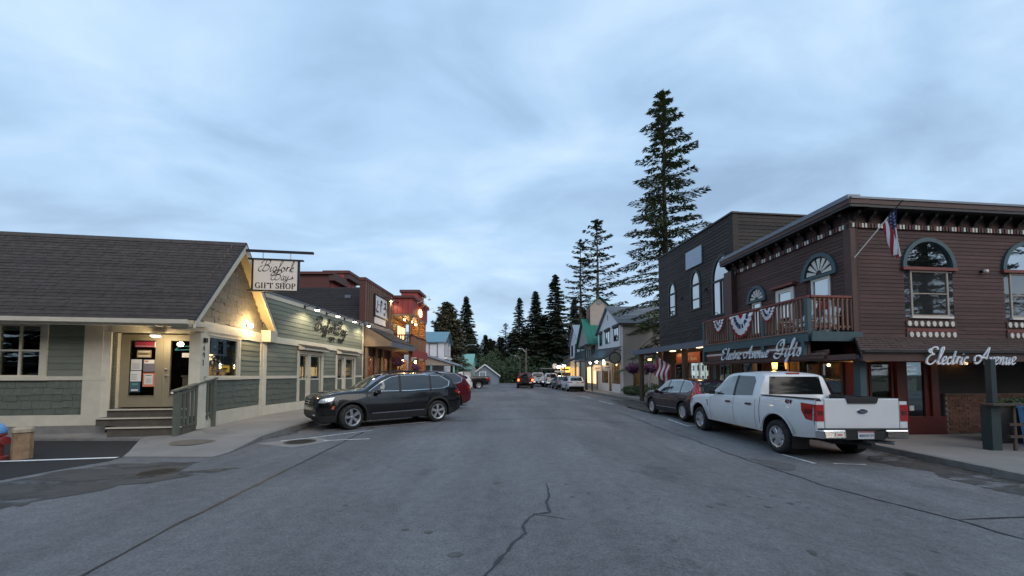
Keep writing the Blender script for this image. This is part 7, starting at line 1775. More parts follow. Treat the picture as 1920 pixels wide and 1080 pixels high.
# ------------------------------------------------------------------ trees
def conifer_mesh(h, rad, nb, seed, base=0.12, tuft=0.30, dens=1.0, droop=0.25, gap=0.0, lean=0.0, shape=1.0, up=0.0, wid=0.32, thin=(0.18, 0.34)):
    """returns (trunk MB, crown MB): drooping boughs set with flat sprays of needles"""
    r_ = random.Random(seed); tr = MB(); cr_ = MB()
    path = [(lean * (z / h) ** 2 + 0.03 * math.sin(z), 0.02 * math.cos(z * 1.3), z) for z in [h * k / 10 for k in range(11)]]
    r0 = h * 0.013 + 0.06
    tr.tube(path, [max(0.015, r0 * (1 - k / 10.4)) for k in range(11)], 9)
    def axis(z):
        return V((lean * (z / h) ** 2 + 0.03 * math.sin(z), 0.02 * math.cos(z * 1.3), z))
    for i in range(nb):
        f = i / (nb - 1); f = f ** 0.92
        z = h * (base + (1 - base) * f) * 0.995
        prof = (1 - f) ** shape
        prof *= min(1.0, 0.62 + f * 3.0)
        L_ = rad * prof * r_.uniform(0.55, 1.18) + 0.12
        if gap and r_.random() < gap: continue
        az = i * 2.39996 + r_.uniform(-0.5, 0.5)
        d = V((math.cos(az), math.sin(az), 0)); s_ = V((-d.y, d.x, 0))
        n = max(3, int(L_ / 0.28))
        pts = []
        rise = up + 0.30 * f * f
        for k in range(n + 1):
            t = k / n
            pts.append(axis(z) + d * (L_ * t) + ZUP * (L_ * (rise * t - droop * (1.3 - f) * t * t + 0.10 * t ** 4)))
        if L_ > 0.5: tr.tube(pts, [max(0.006, 0.018 * (1 - k / n) * (1 + L_ * 0.4)) for k in range(n + 1)], 4, False)
        for k in range(n):
            t = (k + 0.5) / n
            if t < 0.12 and L_ > 1.2: continue
            m_ = max(2, int(5.0 * dens * (0.7 + 0.6 * t)))
            wd = wid * L_ * (0.35 + 0.9 * t * (1.25 - t)) + 0.08
            p = pts[k].lerp(pts[k + 1], 0.5)
            for j in range(m_):
                q = r_.uniform(-1, 1)
                c = p + s_ * (q * wd) + d * r_.uniform(-0.14, 0.14) + ZUP * (r_.uniform(-0.10, 0.05) - 0.12 * abs(q) * wd)
                a = (d * r_.uniform(0.4, 1.0) + s_ * (q * 0.9 + r_.uniform(-.3, .3)) + ZUP * r_.uniform(-0.55, 0.15)).normalized()
                b = (a.cross(ZUP)).normalized(); b = (b + ZUP * r_.uniform(-0.6, 0.6)).normalized()
                l = tuft * r_.uniform(0.6, 1.3); w = l * r_.uniform(*thin)
                cr_.add([c - a * l * 0.45, c - a * l * 0.05 + b * w, c + a * l * 0.62, c - a * l * 0.05 - b * w], [(0, 1, 2, 3)])
    # leader
    for k in range(14):
        c = axis(h * (0.965 + 0.04 * r_.random())); a = V((r_.uniform(-.6, .6), r_.uniform(-.6, .6), 1)).normalized(); b = a.orthogonal().normalized()
        l = tuft * 0.8; cr_.add([c - a * l * .4, c + b * l * .2, c + a * l * .6, c - b * l * .2], [(0, 1, 2, 3)])
    return tr, cr_
TM = {}
def tree(kind, name, label, loc, h, rad_s=1.0, rot=0.0, group=None, z0=-0.3):
    spec = TM[kind]
    t_ = thing(name, label, 'tree', (loc[0], loc[1], z0), rot, group)
    sc_ = Matrix.Diagonal((h / spec[2] * rad_s, h / spec[2] * rad_s, h / spec[2], 1))
    for nm, me in (('trunk', spec[0]), ('crown', spec[1])):
        o_ = bpy.data.objects.new(nm, me); link(o_, t_, local=True, m=sc_)
    return t_
def spec(kind, h, mt, mc, **kw):
    a, b = conifer_mesh(h, **kw); TM[kind] = (a.mesh('trunk', M[mt]), b.mesh('crown', M[mc]), h)
spec('fir', 25, 'bark', 'needle_a', rad=4.7, nb=165, seed=5, base=0.10, tuft=0.36, dens=4.4, droop=0.32, gap=0.14, shape=0.58, up=0.03, wid=0.24, thin=(0.10, 0.2))
spec('pine', 20, 'bark_pale', 'needle_d', rad=3.0, nb=84, seed=9, base=0.30, tuft=0.32, dens=2.6, droop=0.10, gap=0.16, shape=0.5, up=0.14, wid=0.30)
spec('spruce', 18, 'bark', 'needle_b', rad=3.7, nb=230, seed=3, base=0.04, tuft=0.48, dens=2.6, droop=0.38, gap=0.02, shape=0.85, wid=0.34)
spec('spruce_b', 18, 'bark', 'needle_b', rad=3.9, nb=190, seed=23, base=0.04, tuft=0.48, dens=2.6, droop=0.32, gap=0.06, shape=0.75, wid=0.34)
spec('cedar', 11, 'bark', 'needle_c', rad=3.0, nb=260, seed=14, base=0.18, tuft=0.42, dens=2.4, droop=0.12, gap=0.0, shape=0.55, up=0.16, wid=0.40)
tree('fir', 'fir_tree', 'tall ragged fir towering over the dark board building', (11.9, 28.6), 24.3)
tree('pine', 'pine_tree', 'taller of the two thin pines behind the green tower', (13.9, 60), 27.2, 1.25, 0.3)
tree('pine', 'pine_tree', 'shorter thin pine left of the taller pine behind the green tower', (11.3, 61), 24.2, 1.1, 2.4)
tree('cedar', 'cedar_tree', 'rounded olive green cedar beyond the white house on the left', (-8.75, 50), 11.6, 0.98)
tree('spruce', 'spruce_tree', 'dark pointed spruce behind the round cedar on the left', (-8.0, 65), 15.6, 1.15)
tree('spruce_b', 'spruce_tree', 'tallest spruce of the far right group, nearest the green roof', (8.9, 76), 22.4, 1.1, 0.5)
tree('spruce', 'spruce_tree', 'broad dark spruce in the middle of the far right group', (4.9, 77), 19.2, 1.25, 1.0)
tree('spruce_b', 'spruce_tree', 'spruce at the left end of the far right group, above the red off-roader', (1.6, 79), 18.2, 0.95, 2.0)
tree('spruce', 'spruce_tree', 'spruce partly hidden behind the white gabled shop', (12.4, 74), 17.0, 1.2, 3.0)
far = [(-6.4, 90, 11.5, 'spruce'), (-4.6, 94, 10.5, 'spruce_b'), (-3.0, 90, 11.0, 'spruce'), (-1.6, 95, 15.0, 'pine'), (-0.3, 88, 11.8, 'spruce_b'), (0.6, 97, 13.6, 'spruce'), (3.0, 90, 12.5, 'spruce_b'), (-9.8, 86, 12.5, 'spruce_b'), (-12.5, 84, 14, 'spruce'), (6.8, 88, 15, 'spruce'), (11.5, 92, 16, 'spruce_b'), (16, 84, 17, 'spruce'), (19, 70, 14, 'spruce_b'), (-15.5, 76, 11, 'spruce_b'),
       (-7.6, 80, 8.6, 'spruce_b'), (-5.4, 79, 7.4, 'spruce'), (-3.6, 80, 8.0, 'spruce_b'), (-1.9, 79, 7.2, 'spruce'), (-0.2, 81, 9.0, 'spruce_b'), (2.9, 82, 12.0, 'spruce'), (6.9, 80, 14.5, 'spruce_b'), (10.6, 82, 13, 'spruce'), (14.2, 79, 13, 'spruce_b'), (-5.0, 86, 10.2, 'spruce'), (-2.2, 85, 10.4, 'spruce_b'), (1.4, 85, 11.6, 'spruce'), (-8.6, 84, 10.5, 'spruce')]
FARL = ['slender conifer right of the pointed spruce on the left skyline', 'low conifer top in the gap left of the street end', 'conifer top above the far cottage gable', 'wispy pine standing highest in the gap of the far skyline', 'conifer just left of the far right spruce group', 'pointed conifer behind the wispy pine', 'conifer showing between the far right spruces',
        'conifer behind the mint hall roof', 'conifer left of the pointed spruce behind the cedar', 'conifer between the broad spruce and the tallest spruce']
for k, (x, y, h, kd) in enumerate(far):
    tree(kd, 'far_conifer', FARL[k] if k < len(FARL) else 'dark conifer in the mass of the distant wood closing the street', (x, y), h, 1.35 if kd == 'pine' else 1.75, k * 1.7, group='conifers in the distant wood')
# conifers behind the camera, mirrored in the windows
for k, (x, y, h, kd) in enumerate([(33.5, -1.0, 17, 'fir'), (26, -26, 19, 'fir'), (14, -34, 20, 'spruce'), (3, -38, 17, 'spruce_b'), (-9, -34, 19, 'spruce'), (-19, -30, 16, 'spruce_b'), (-30, -24, 18, 'spruce'), (38, -22, 20, 'spruce_b'), (20, -40, 22, 'spruce_b'), (-3, -42, 19, 'spruce'), (32, -34, 18, 'spruce'), (-34, -12, 16, 'spruce'), (-27, -16, 15, 'spruce_b'), (-21, -19, 17, 'spruce'), (-14, -20, 16, 'spruce_b'), (-8, -22, 15, 'spruce'), (-2, -21, 17, 'spruce_b'), (4, -23, 15, 'spruce'), (10, -22, 16, 'spruce_b'), (16, -25, 15, 'spruce'), (-40, -4, 15, 'spruce_b')]):
    tree(kd, 'rear_conifer', 'conifer on the near side of the street, mirrored in the shop windows', (x, y), h, 2.1, k * 0.9, group='conifers mirrored in the windows')
for k, (x, y, h, kd) in enumerate([(17, 22, 15, 'spruce'), (21, 33, 19, 'spruce_b')]): pass
# undergrowth closing the street end
hg = MB(); r_ = random.Random(77)
for k in range(26000):
    x = r_.uniform(-16, 22); y = 70.5 + r_.uniform(0, 9); top = 3.4 + 2.6 * noise.noise((x * 0.35, y * 0.3, 2)) + 0.30 * (y - 70)
    z = r_.uniform(-0.3, max(0.5, top)); l = r_.uniform(0.15, 0.36)
    if -6.8 < x < -2.0 and y < 66: continue
    c = V((x, y, z)); a = V((r_.uniform(-1, 1), r_.uniform(-1, 1), r_.uniform(-.5, 1))).normalized(); b = a.orthogonal().normalized() * 0.5
    hg.add([c - a * l, c + b * l, c + a * l, c - b * l], [(0, 1, 2, 3)])
tag(hg.build('undergrowth', M['hedge']), 'dark thicket of bushes at the end of the street', 'bushes', kind='stuff')
# ------------------------------------------------------------------ vehicles
def carpaint(name, col, rough=0.28, metal=0.0, dirt=0.0, coat=0.6):
    return mat(name, col, rough, metal, var=0.04, scale=2, spec=0.25, coat=coat, rand=0.0, var2=dirt, scale2=2.2, col2=(0.33, 0.29, 0.24) if dirt else None)
M['tyre'] = mat('tyre_rubber', (0.018, 0.018, 0.018), 0.85, var=0.25, scale=12, var2=0.5, scale2=9, col2=(0.06, 0.058, 0.055))
M['rim'] = mat('alloy', (0.55, 0.56, 0.58), 0.3, metal=0.85, var=0.08)
M['rimdark'] = mat('brake_shadow', (0.012, 0.012, 0.012), 0.6)
M['plastic'] = mat('black_plastic', (0.016, 0.016, 0.017), 0.55, var=0.1)
M['chrome'] = mat('chrome', (0.72, 0.73, 0.75), 0.12, metal=1.0, var=0.05)
M['carglass'] = coatedglass('tinted_car_glass', 0.07, (0.010, 0.012, 0.014))
M['carglass_clear'] = coatedglass('car_glass', 0.22, (0.03, 0.04, 0.045))
M['carglass_rear'] = mat('dark_rear_glass', (0.008, 0.010, 0.011), 0.06, var=0.1, spec=0.35)
M['lens_red'] = mat('red_lens', (0.35, 0.012, 0.014), 0.15, var=0.1, coat=0.8)
M['lens_dark'] = mat('dark_red_lens', (0.10, 0.008, 0.01), 0.15, coat=0.8)
M['lens_clear'] = mat('clear_lens', (0.55, 0.6, 0.66), 0.12, metal=0.4, coat=0.9)
M['lens_amber'] = mat('amber_lens', (0.55, 0.13, 0.03), 0.2, coat=0.6)
M['plate'] = mat('number_plate', (0.55, 0.58, 0.62), 0.4, var=0.05)
M['blueoval'] = mat('blue_badge', (0.012, 0.02, 0.06), 0.25, coat=0.7)

def dusty(m, z0, z1, col=(0.36, 0.31, 0.25), amt=0.6):
    t = m.node_tree; nn, ll = t.nodes.new, t.links.new
    b_ = next(n for n in t.nodes if n.type == 'BSDF_PRINCIPLED'); src = b_.inputs['Base Color'].links[0].from_socket
    g_ = nn('ShaderNodeNewGeometry'); s_ = nn('ShaderNodeSeparateXYZ'); ll(g_.outputs['Position'], s_.inputs[0])
    r_ = nn('ShaderNodeMapRange'); ll(s_.outputs[2], r_.inputs[0]); r_.inputs[1].default_value = z0; r_.inputs[2].default_value = z1; r_.inputs[3].default_value = amt; r_.inputs[4].default_value = 0
    z_ = nn('ShaderNodeTexNoise'); z_.inputs['Scale'].default_value = 5; z_.inputs['Detail'].default_value = 6; ll(g_.outputs['Position'], z_.inputs['Vector'])
    q_ = nn('ShaderNodeMapRange'); ll(z_.outputs[0], q_.inputs[0]); q_.inputs[1].default_value = 0.3; q_.inputs[2].default_value = 0.65; q_.inputs[3].default_value = 0.35; q_.inputs[4].default_value = 1.0
    mu_ = nn('ShaderNodeMath'); mu_.operation = 'MULTIPLY'; ll(r_.outputs[0], mu_.inputs[0]); ll(q_.outputs[0], mu_.inputs[1])
    c_ = nn('ShaderNodeMix'); c_.data_type = 'RGBA'; ll(mu_.outputs[0], c_.inputs[0]); ll(src, c_.inputs[6]); c_.inputs[7].default_value = (*col, 1); ll(c_.outputs[2], b_.inputs['Base Color'])
    return m

def curve(pts):
    pts = sorted(pts)
    xs_ = [p[0] for p in pts]; ys_ = [p[1] for p in pts]; n = len(pts)
    d = [(ys_[i + 1] - ys_[i]) / (xs_[i + 1] - xs_[i]) for i in range(n - 1)]
    m = [d[0]] + [0 if d[i - 1] * d[i] <= 0 else 2 * d[i - 1] * d[i] / (d[i - 1] + d[i]) for i in range(1, n - 1)] + [d[-1]]
    def f(x):
        if x <= xs_[0]: return ys_[0]
        if x >= xs_[-1]: return ys_[-1]
        i = 0
        while xs_[i + 1] < x: i += 1
        h = xs_[i + 1] - xs_[i]; t = (x - xs_[i]) / h
        return (2 * t ** 3 - 3 * t * t + 1) * ys_[i] + (t ** 3 - 2 * t * t + t) * h * m[i] + (-2 * t ** 3 + 3 * t * t) * ys_[i + 1] + (t ** 3 - t * t) * h * m[i + 1]
    return f

def body_loft(S):
    zt, zb_, wm, wt = curve(S['top']), curve(S['belt']), curve(S['wmid']), curve(S['wtop'])
    sill = curve(S['sill']); crown = S.get('crown', 0.045)
    x0, x1 = S['top'][0][0], S['top'][-1][0]
    xs_ = set(); n = int((x1 - x0) / S.get('step', 0.06))
    for k in range(n + 1): xs_.add(round(x0 + (x1 - x0) * k / n, 4))
    ra = S['arch']
    for xc in S['axles']:
        for k in range(15):
            xs_.add(round(xc - ra * math.cos(math.pi * k / 14), 4))
        xs_.add(round(xc - ra - 0.004, 4)); xs_.add(round(xc + ra + 0.004, 4))
    for x in S.get('extra', []): xs_.add(x)
    xs_ = sorted(x for x in xs_ if x0 <= x <= x1)
    zc = S['rw'] + S.get('archup', 0.02)
    secs = []
    for x in xs_:
        zs = sill(x)
        for xc in S['axles']:
            if abs(x - xc) <= ra + 1e-6: zs = max(zs, zc + math.sqrt(max(0, ra * ra - (x - xc) ** 2)))
        top = zt(x); belt = min(zb_(x), top - 0.01); W = wm(x); T = min(wt(x), W * 0.97)
        zs = min(zs, belt - 0.03)
        pts = []
        zl = sill(x)
        for k in range(9):
            z = zs + (belt - zs) * k / 8
            f = (z - zl) / max(0.05, belt - zl)
            prof = 0.945 + 0.055 * math.sin(min(1, f / 0.55) * math.pi / 2) - S.get('tuck', 0.06) * max(0, (f - 0.55) / 0.45) ** 2
            # shoulder crease
            pts.append((W * prof, z))
        wb_ = pts[-1][0]
        bed = S.get('bed')
        if bed and x <= bed[0]:
            pts[-1] = (wb_, belt)
            pts += [(wb_ - 0.02, belt + 0.03), (wb_ - 0.10, belt + 0.035), (wb_ - 0.13, belt + 0.02), (wb_ - 0.135, bed[1] + 0.1), (wb_ - 0.14, bed[1]), (wb_ * 0.5, bed[1]), (wb_ * 0.3, bed[1]), (wb_ * 0.2, bed[1]), (wb_ * 0.1, bed[1]), (0, bed[1])]
        else:
            ze = max(belt + 0.005, top - crown)
            for k in range(1, 6):
                t = k / 5; pts.append((wb_ + (T - wb_) * t + 0.018 * math.sin(math.pi * t), belt + (ze - belt) * t))
            for k in range(1, 6):
                t = k / 5; pts.append((T * (1 - t), ze + (top - ze) * math.sin(t * math.pi / 2) ** 0.8))
        secs.append((x, pts))
    return secs

def make_body(S, name, mats, parent, matfn):
    secs = body_loft(S); mb = MB(); m = len(secs[0][1])
    for x, pts in secs:
        for y, z in pts: mb.v.append((x, y, z))
        for y, z in pts: mb.v.append((x, -y, z))
    st = 2 * m
    for i in range(len(secs) - 1):
        for s_ in (0, 1):
            for k in range(m - 1):
                a = i * st + s_ * m + k
                mb.f.append([a, a + 1, a + 1 + st, a + st]); c = sum((V(mb.v[q]) for q in mb.f[-1]), V()) / 4
                mb.mi.append(matfn(c))
        mb.f.append([i * st, (i + 1) * st, (i + 1) * st + m, i * st + m]); mb.mi.append(1)
    for i in (0, len(secs) - 1):
        mb.f.append([i * st + k for k in range(m)] + [i * st + m + k for k in range(m - 2, -1, -1)]); mb.mi.append(matfn(V((secs[i][0], 0, 0.6))))
    me_o = mb.build(name, mats, parent, local=True)
    bm = bmesh.new(); bm.from_mesh(me_o.data); bmesh.ops.remove_doubles(bm, verts=bm.verts, dist=0.0005)
    bmesh.ops.recalc_face_normals(bm, faces=bm.faces)
    bv = BVHTree.FromBMesh(bm); bm.to_mesh(me_o.data); bm.free()
    auto_smooth(me_o, 35)
    return me_o, bv

def panel(bv, poly, axis, off, m, name, parent, grid=0.07, smooth_=True, local=True):
    """poly in the view plane: side (x,z) for axis 'L'/'R', end (y,z) for 'F'/'B', plan (x,y) for 'T'"""
    vs = []; n = len(poly)
    for (a, b) in zip(poly, poly[1:] + poly[:1]):
        k = max(1, int(math.dist(a, b) / grid))
        for j in range(k): vs.append(V((a[0] + (b[0] - a[0]) * j / k, a[1] + (b[1] - a[1]) * j / k)))
    ne = len(vs); ed = [(i, (i + 1) % ne) for i in range(ne)]
    x0, x1 = min(p.x for p in vs), max(p.x for p in vs); y0, y1 = min(p.y for p in vs), max(p.y for p in vs)
    def inside(x, y):
        c = False; j = n - 1
        for i in range(n):
            if (poly[i][1] > y) != (poly[j][1] > y) and x < (poly[j][0] - poly[i][0]) * (y - poly[i][1]) / (poly[j][1] - poly[i][1]) + poly[i][0]: c = not c
            j = i
        return c
    gx = x0 + grid / 2
    while gx < x1:
        gy_ = y0 + grid / 2
        while gy_ < y1:
            if inside(gx, gy_) and min((V((gx, gy_)) - q).length for q in vs[:ne]) > grid * 0.35: vs.append(V((gx, gy_)))
            gy_ += grid
        gx += grid
    ov_, oe, of_, *_r = delaunay_2d_cdt(vs, ed, [], 1, 1e-5)
    D = {'L': V((0, -1, 0)), 'R': V((0, 1, 0)), 'F': V((-1, 0, 0)), 'B': V((1, 0, 0)), 'T': V((0, 0, -1))}[axis]
    mb = MB()
    for p in ov_:
        o_ = {'L': V((p.x, 3, p.y)), 'R': V((p.x, -3, p.y)), 'F': V((6, p.x, p.y)), 'B': V((-6, p.x, p.y)), 'T': V((p.x, p.y, 5))}[axis]
        hit, nr, _, _ = bv.ray_cast(o_, D)
        if hit is None:
            hit, nr, _, _ = bv.find_nearest(o_ + D * (3 if axis in 'LR' else 5))
        if nr.dot(D) > 0: nr = -nr
        mb.v.append(tuple(hit + (nr * 0.6 - D * 0.4) * off))
    for f in of_: mb.f.append(list(f)); mb.mi.append(0)
    return mb.build(name, m, parent, local=local, smooth=smooth_)

def strip(bv, pts, w, axis, off, m, name, parent):
    L_, R_ = [], []
    for i, p in enumerate(pts):
        a = pts[max(i - 1, 0)]; b = pts[min(i + 1, len(pts) - 1)]; d = V((b[0] - a[0], b[1] - a[1])).normalized(); nn_ = V((-d.y, d.x)) * w / 2
        L_.append((p[0] + nn_.x, p[1] + nn_.y)); R_.append((p[0] - nn_.x, p[1] - nn_.y))
    return panel(bv, L_ + R_[::-1], axis, off, m, name, parent, grid=0.08)

_wheel = {}
def wheel_meshes(key, rw, width, nsp, rim_m, style=0):
    if key in _wheel: return _wheel[key]
    rr = rw * (0.68 if style != 1 else 0.62); w = width / 2
    t = MB(); t.lathe([(rr, -w * 0.85), (rr + 0.02, -w), (rw - 0.05, -w), (rw - 0.012, -w * 0.8), (rw, -w * 0.55), (rw, w * 0.55), (rw - 0.012, w * 0.8), (rw - 0.05, w), (rr + 0.02, w), (rr, w * 0.85)], axis='Y', n=36, caps=False)
    ty = t.mesh('tyre', M['tyre'], smooth=True)
    r = MB(); r.cur = 0
    r.lathe([(rr + 0.004, -w * 0.9), (rr + 0.004, w * 0.93), (rr - 0.025, w * 0.86), (rr - 0.03, w * 0.1), (rr - 0.03, -w * 0.8)], axis='Y', n=36, caps=False)
    r.cur = 1; r.lathe([(rr - 0.028, w * 0.15), (0.001, w * 0.14)], axis='Y', n=28, caps=False)
    r.cur = 0
    yo = w * 0.78
    for k in range(nsp):
        a = 2 * math.pi * k / nsp
        for da in ((-0.13, 0.13) if style == 0 else (0,)):
            c, s_ = math.cos(a + da * 0.6), math.sin(a + da * 0.6); tx, tz = -s_, c
            w0, w1 = (0.030, 0.042) if style == 0 else (0.045, 0.075)
            i0, i1 = rr * 0.12, rr - 0.012
            P = lambda rad, q, y: (c * rad + tx * q, y, s_ * rad + tz * q)
            r.hexa([P(i0, -w0, yo * 0.55), P(i1, -w1, yo * 0.75), P(i1, w1, yo * 0.75), P(i0, w0, yo * 0.55), P(i0, -w0 * .7, yo * 0.92), P(i1, -w1 * .75, yo), P(i1, w1 * .75, yo), P(i0, w0 * .7, yo * 0.92)])
    r.lathe([(rr * 0.2, yo * 0.5), (rr * 0.2, yo * 0.9), (rr * 0.17, yo * 0.97), (0.001, yo * 0.99)], axis='Y', n=20)
    rm = r.mesh('rim', [rim_m, M['rimdark']])
    _wheel[key] = (ty, rm)
    return _wheel[key]

def add_wheels(t_, S, key, nsp=5, rim_m=None, style=0, steer=0.0):
    ty, rm = wheel_meshes(key, S['rw'], S.get('tw', 0.235), nsp, rim_m or M['rim'], style)
    for i, xc in enumerate(S['axles']):
        for s_ in (1, -1):
            a = Matrix.Translation((xc, s_ * (S['track'] - S.get('tw', 0.235) / 2), S['rw'])) @ Matrix.Rotation(steer if i == 1 else 0, 4, 'Z') @ (Matrix() if s_ > 0 else Matrix.Rotation(math.pi, 4, 'Z')) @ Matrix.Rotation(rnd.uniform(0, 6.28), 4, 'Y')
            w = bpy.data.objects.new('wheel', ty); link(w, t_, local=True, m=a); KIDS.setdefault(t_.name, []).append(w)
            q = bpy.data.objects.new('rim', rm); link(q, w, local=True); KIDS.setdefault(w.name, []).append(q)

def wells(t_, S):
    mb = MB(); ra = S['arch']; zc = S['rw'] + S.get('archup', 0.02)
    for xc in S['axles']:
        for s_ in (1, -1):
            yo, yi = s_ * (S['track'] - 0.01), s_ * (S['track'] - 0.42)
            n = 12
            P = [(xc - (ra + 0.0) * math.cos(math.pi * k / n), zc + (ra + 0.0) * math.sin(math.pi * k / n)) for k in range(n + 1)]
            P = [(P[0][0], 0.2)] + P + [(P[-1][0], 0.2)]
            for a, b in zip(P[:-1], P[1:]): mb.add([(a[0], yo, a[1]), (b[0], yo, b[1]), (b[0], yi, b[1]), (a[0], yi, a[1])], [(0, 1, 2, 3)])
            mb.add([(x, yi, z) for x, z in P], [tuple(range(len(P)))])
    mb.build('wheel_liner', M['plastic'], t_, local=True)
    x0, x1 = S['axles'][0] - ra, S['axles'][1] + ra
    ub = S.get('under', (0.20, 0.42)); MB().box(x0 - 0.25, x1 + 0.3, -0.62, 0.62, *ub).build('underbody', M['plastic'], t_, local=True)

def mirrors(t_, x, y, z, m):
    for s_ in (1, -1):
        mb = MB(); mb.hexa([(x - 0.07, s_ * y, z - 0.06), (x + 0.10, s_ * y, z - 0.05), (x + 0.06, s_ * (y + 0.20), z - 0.04), (x - 0.07, s_ * (y + 0.20), z - 0.07), (x - 0.07, s_ * y, z + 0.05), (x + 0.04, s_ * y, z + 0.05), (x + 0.02, s_ * (y + 0.20), z + 0.08), (x - 0.07, s_ * (y + 0.20), z + 0.10)])
        o_ = mb.build('mirror', m, t_, local=True)
        bv = o_.modifiers.new('bevel', 'BEVEL'); bv.width = 0.025; bv.segments = 2

SUV = dict(rw=0.36, arch=0.415, axles=[-1.37, 1.42], track=0.90, tw=0.23,
  top=[(-2.35, 0.62), (-2.335, 0.95), (-2.30, 1.06), (-2.22, 1.16), (-1.95, 1.53), (-1.80, 1.58), (-1.3, 1.635), (-0.6, 1.66), (0.0, 1.635), (0.30, 1.60), (0.68, 1.40), (1.08, 1.17), (1.5, 1.135), (1.9, 1.085), (2.15, 1.03), (2.28, 0.97), (2.335, 0.88), (2.35, 0.70)],
  belt=[(-2.35, 0.58), (-2.32, 0.90), (-2.2, 1.06), (-1.9, 1.10), (-1.0, 1.06), (0.4, 1.02), (1.1, 1.02), (1.6, 1.00), (2.1, 0.95), (2.28, 0.89), (2.335, 0.82), (2.35, 0.64)],
  wmid=[(-2.35, 0.74), (-2.30, 0.82), (-2.1, 0.88), (-1.4, 0.918), (0, 0.92), (1.3, 0.918), (1.8, 0.905), (2.1, 0.86), (2.26, 0.78), (2.33, 0.69), (2.35, 0.60)],
  wtop=[(-2.35, 0.66), (-2.2, 0.70), (-1.9, 0.66), (-1.0, 0.66), (0.2, 0.64), (0.7, 0.68), (1.1, 0.77), (1.6, 0.78), (2.1, 0.73), (2.3, 0.62), (2.35, 0.54)],
  sill=[(-2.35, 0.46), (-2.2, 0.36), (-1.9, 0.26), (0, 0.24), (1.9, 0.25), (2.2, 0.27), (2.35, 0.42)])
SUVWIN = [(0.92, 1.09), (0.50, 1.36), (0.20, 1.50), (-0.10, 1.555), (-0.9, 1.575), (-1.55, 1.535), (-1.86, 1.36), (-1.78, 1.20), (-1.55, 1.135), (-0.4, 1.09)]
def make_suv(name, label, loc, rotz, paint, S=SUV, glass=None, clad=True, rear_lit=False, detail=True, group=None, rails='plastic', cat='car', chrome_line=True, wheel='suv', style=0, nsp=5, steer=0.0, tail='wide', win=SUVWIN):
    t_ = thing(name, label, cat, loc, rotz, group)
    glass = glass or M['carglass']
    zc = S['rw'] + 0.02
    def mf(c):
        if not clad: return 0 if c.z > 0.32 else 1
        if c.z < 0.43: return 1
        for xc in S['axles']:
            if math.hypot(c.x - xc, c.z - zc) < S['arch'] + 0.062: return 1
        return 0
    b, bv = make_body(S, 'body', [paint, M['plastic']], t_, mf)
    wells(t_, S); add_wheels(t_, S, wheel, nsp, None, style, steer)
    x0, x1 = S['top'][0][0], S['top'][-1][0]
    for sd in 'LR':
        # glazing with a chrome surround
        ctr = V((sum(p[0] for p in win) / len(win), sum(p[1] for p in win) / len(win)))
        if detail and chrome_line:
            big = [tuple(ctr + (V(p) - ctr) * 1.0 + (V(p) - ctr).normalized() * 0.028) for p in win]
            panel(bv, big, sd, 0.004, M['chrome'], 'window_trim', t_)
        g = panel(bv, win, sd, 0.008, glass, 'side_window', t_)
        for px_, pw in ((-0.06, 0.07), (-1.12, 0.05)):
            top_ = 1.56 if px_ > -1 else 1.57
            strip(bv, [(px_ + 0.02, 1.06), (px_, 1.3), (px_ - 0.02, top_)], pw, sd, 0.011, M['plastic'], 'pillar', t_)
        if detail:
            strip(bv, [(0.93, 0.46), (0.95, 0.8), (0.93, 1.03)], 0.012, sd, 0.003, M['plastic'], 'door_seam', t_)
            strip(bv, [(-0.08, 0.46), (-0.08, 0.8), (-0.06, 1.05)], 0.012, sd, 0.003, M['plastic'], 'door_seam', t_)
            strip(bv, [(-1.02, 0.86), (-1.0, 0.96), (-1.10, 1.08)], 0.012, sd, 0.003, M['plastic'], 'door_seam', t_)
            for hx_ in (0.12, -0.86): strip(bv, [(hx_ + 0.11, 0.93), (hx_ - 0.11, 0.945)], 0.035, sd, 0.025, paint, 'door_handle', t_)
            strip(bv, [(0.86, 0.44), (-0.86, 0.455)], 0.022, sd, 0.012, M['chrome'], 'sill_trim', t_)
        panel(bv, [(x1 - 0.06, 0.80), (x1 - 0.12, 0.90), (x1 - 0.46, 0.95), (x1 - 0.40, 0.85), (x1 - 0.20, 0.79)], sd, 0.005, M['lens_clear'], 'headlight', t_, grid=0.05)
        if detail: panel(bv, [(x1 - 0.36, 0.62), (x1 - 0.40, 0.70), (x1 - 0.45, 0.70), (x1 - 0.43, 0.61)], sd, 0.005, M['lens_amber'], 'side_marker', t_, grid=0.05)
        if tail == 'wide': panel(bv, [(x0 + 0.02, 0.90), (x0 + 0.04, 1.05), (x0 + 0.30, 1.06), (x0 + 0.26, 0.96)], sd, 0.006, M['redlamp'] if rear_lit else M['lens_red'], 'tail_light', t_, grid=0.05)
        elif tail == 'tall': panel(bv, [(x0 + 0.02, 0.90), (x0 + 0.10, 1.10), (x0 + 0.38, 1.50), (x0 + 0.50, 1.50), (x0 + 0.42, 1.25), (x0 + 0.40, 1.02), (x0 + 0.52, 0.93), (x0 + 0.50, 0.88)], sd, 0.006, M['lens_red'], 'tail_light', t_, grid=0.05)
    panel(bv, [(-0.62, 1.13), (0.62, 1.13), (0.56, 1.50), (-0.56, 1.50)], 'B', 0.008, glass, 'rear_window', t_)
    panel(bv, [(-0.70, 1.19), (0.70, 1.19), (0.60, 1.56), (-0.60, 1.57)], 'F', 0.008, M['carglass_clear'], 'windscreen', t_)
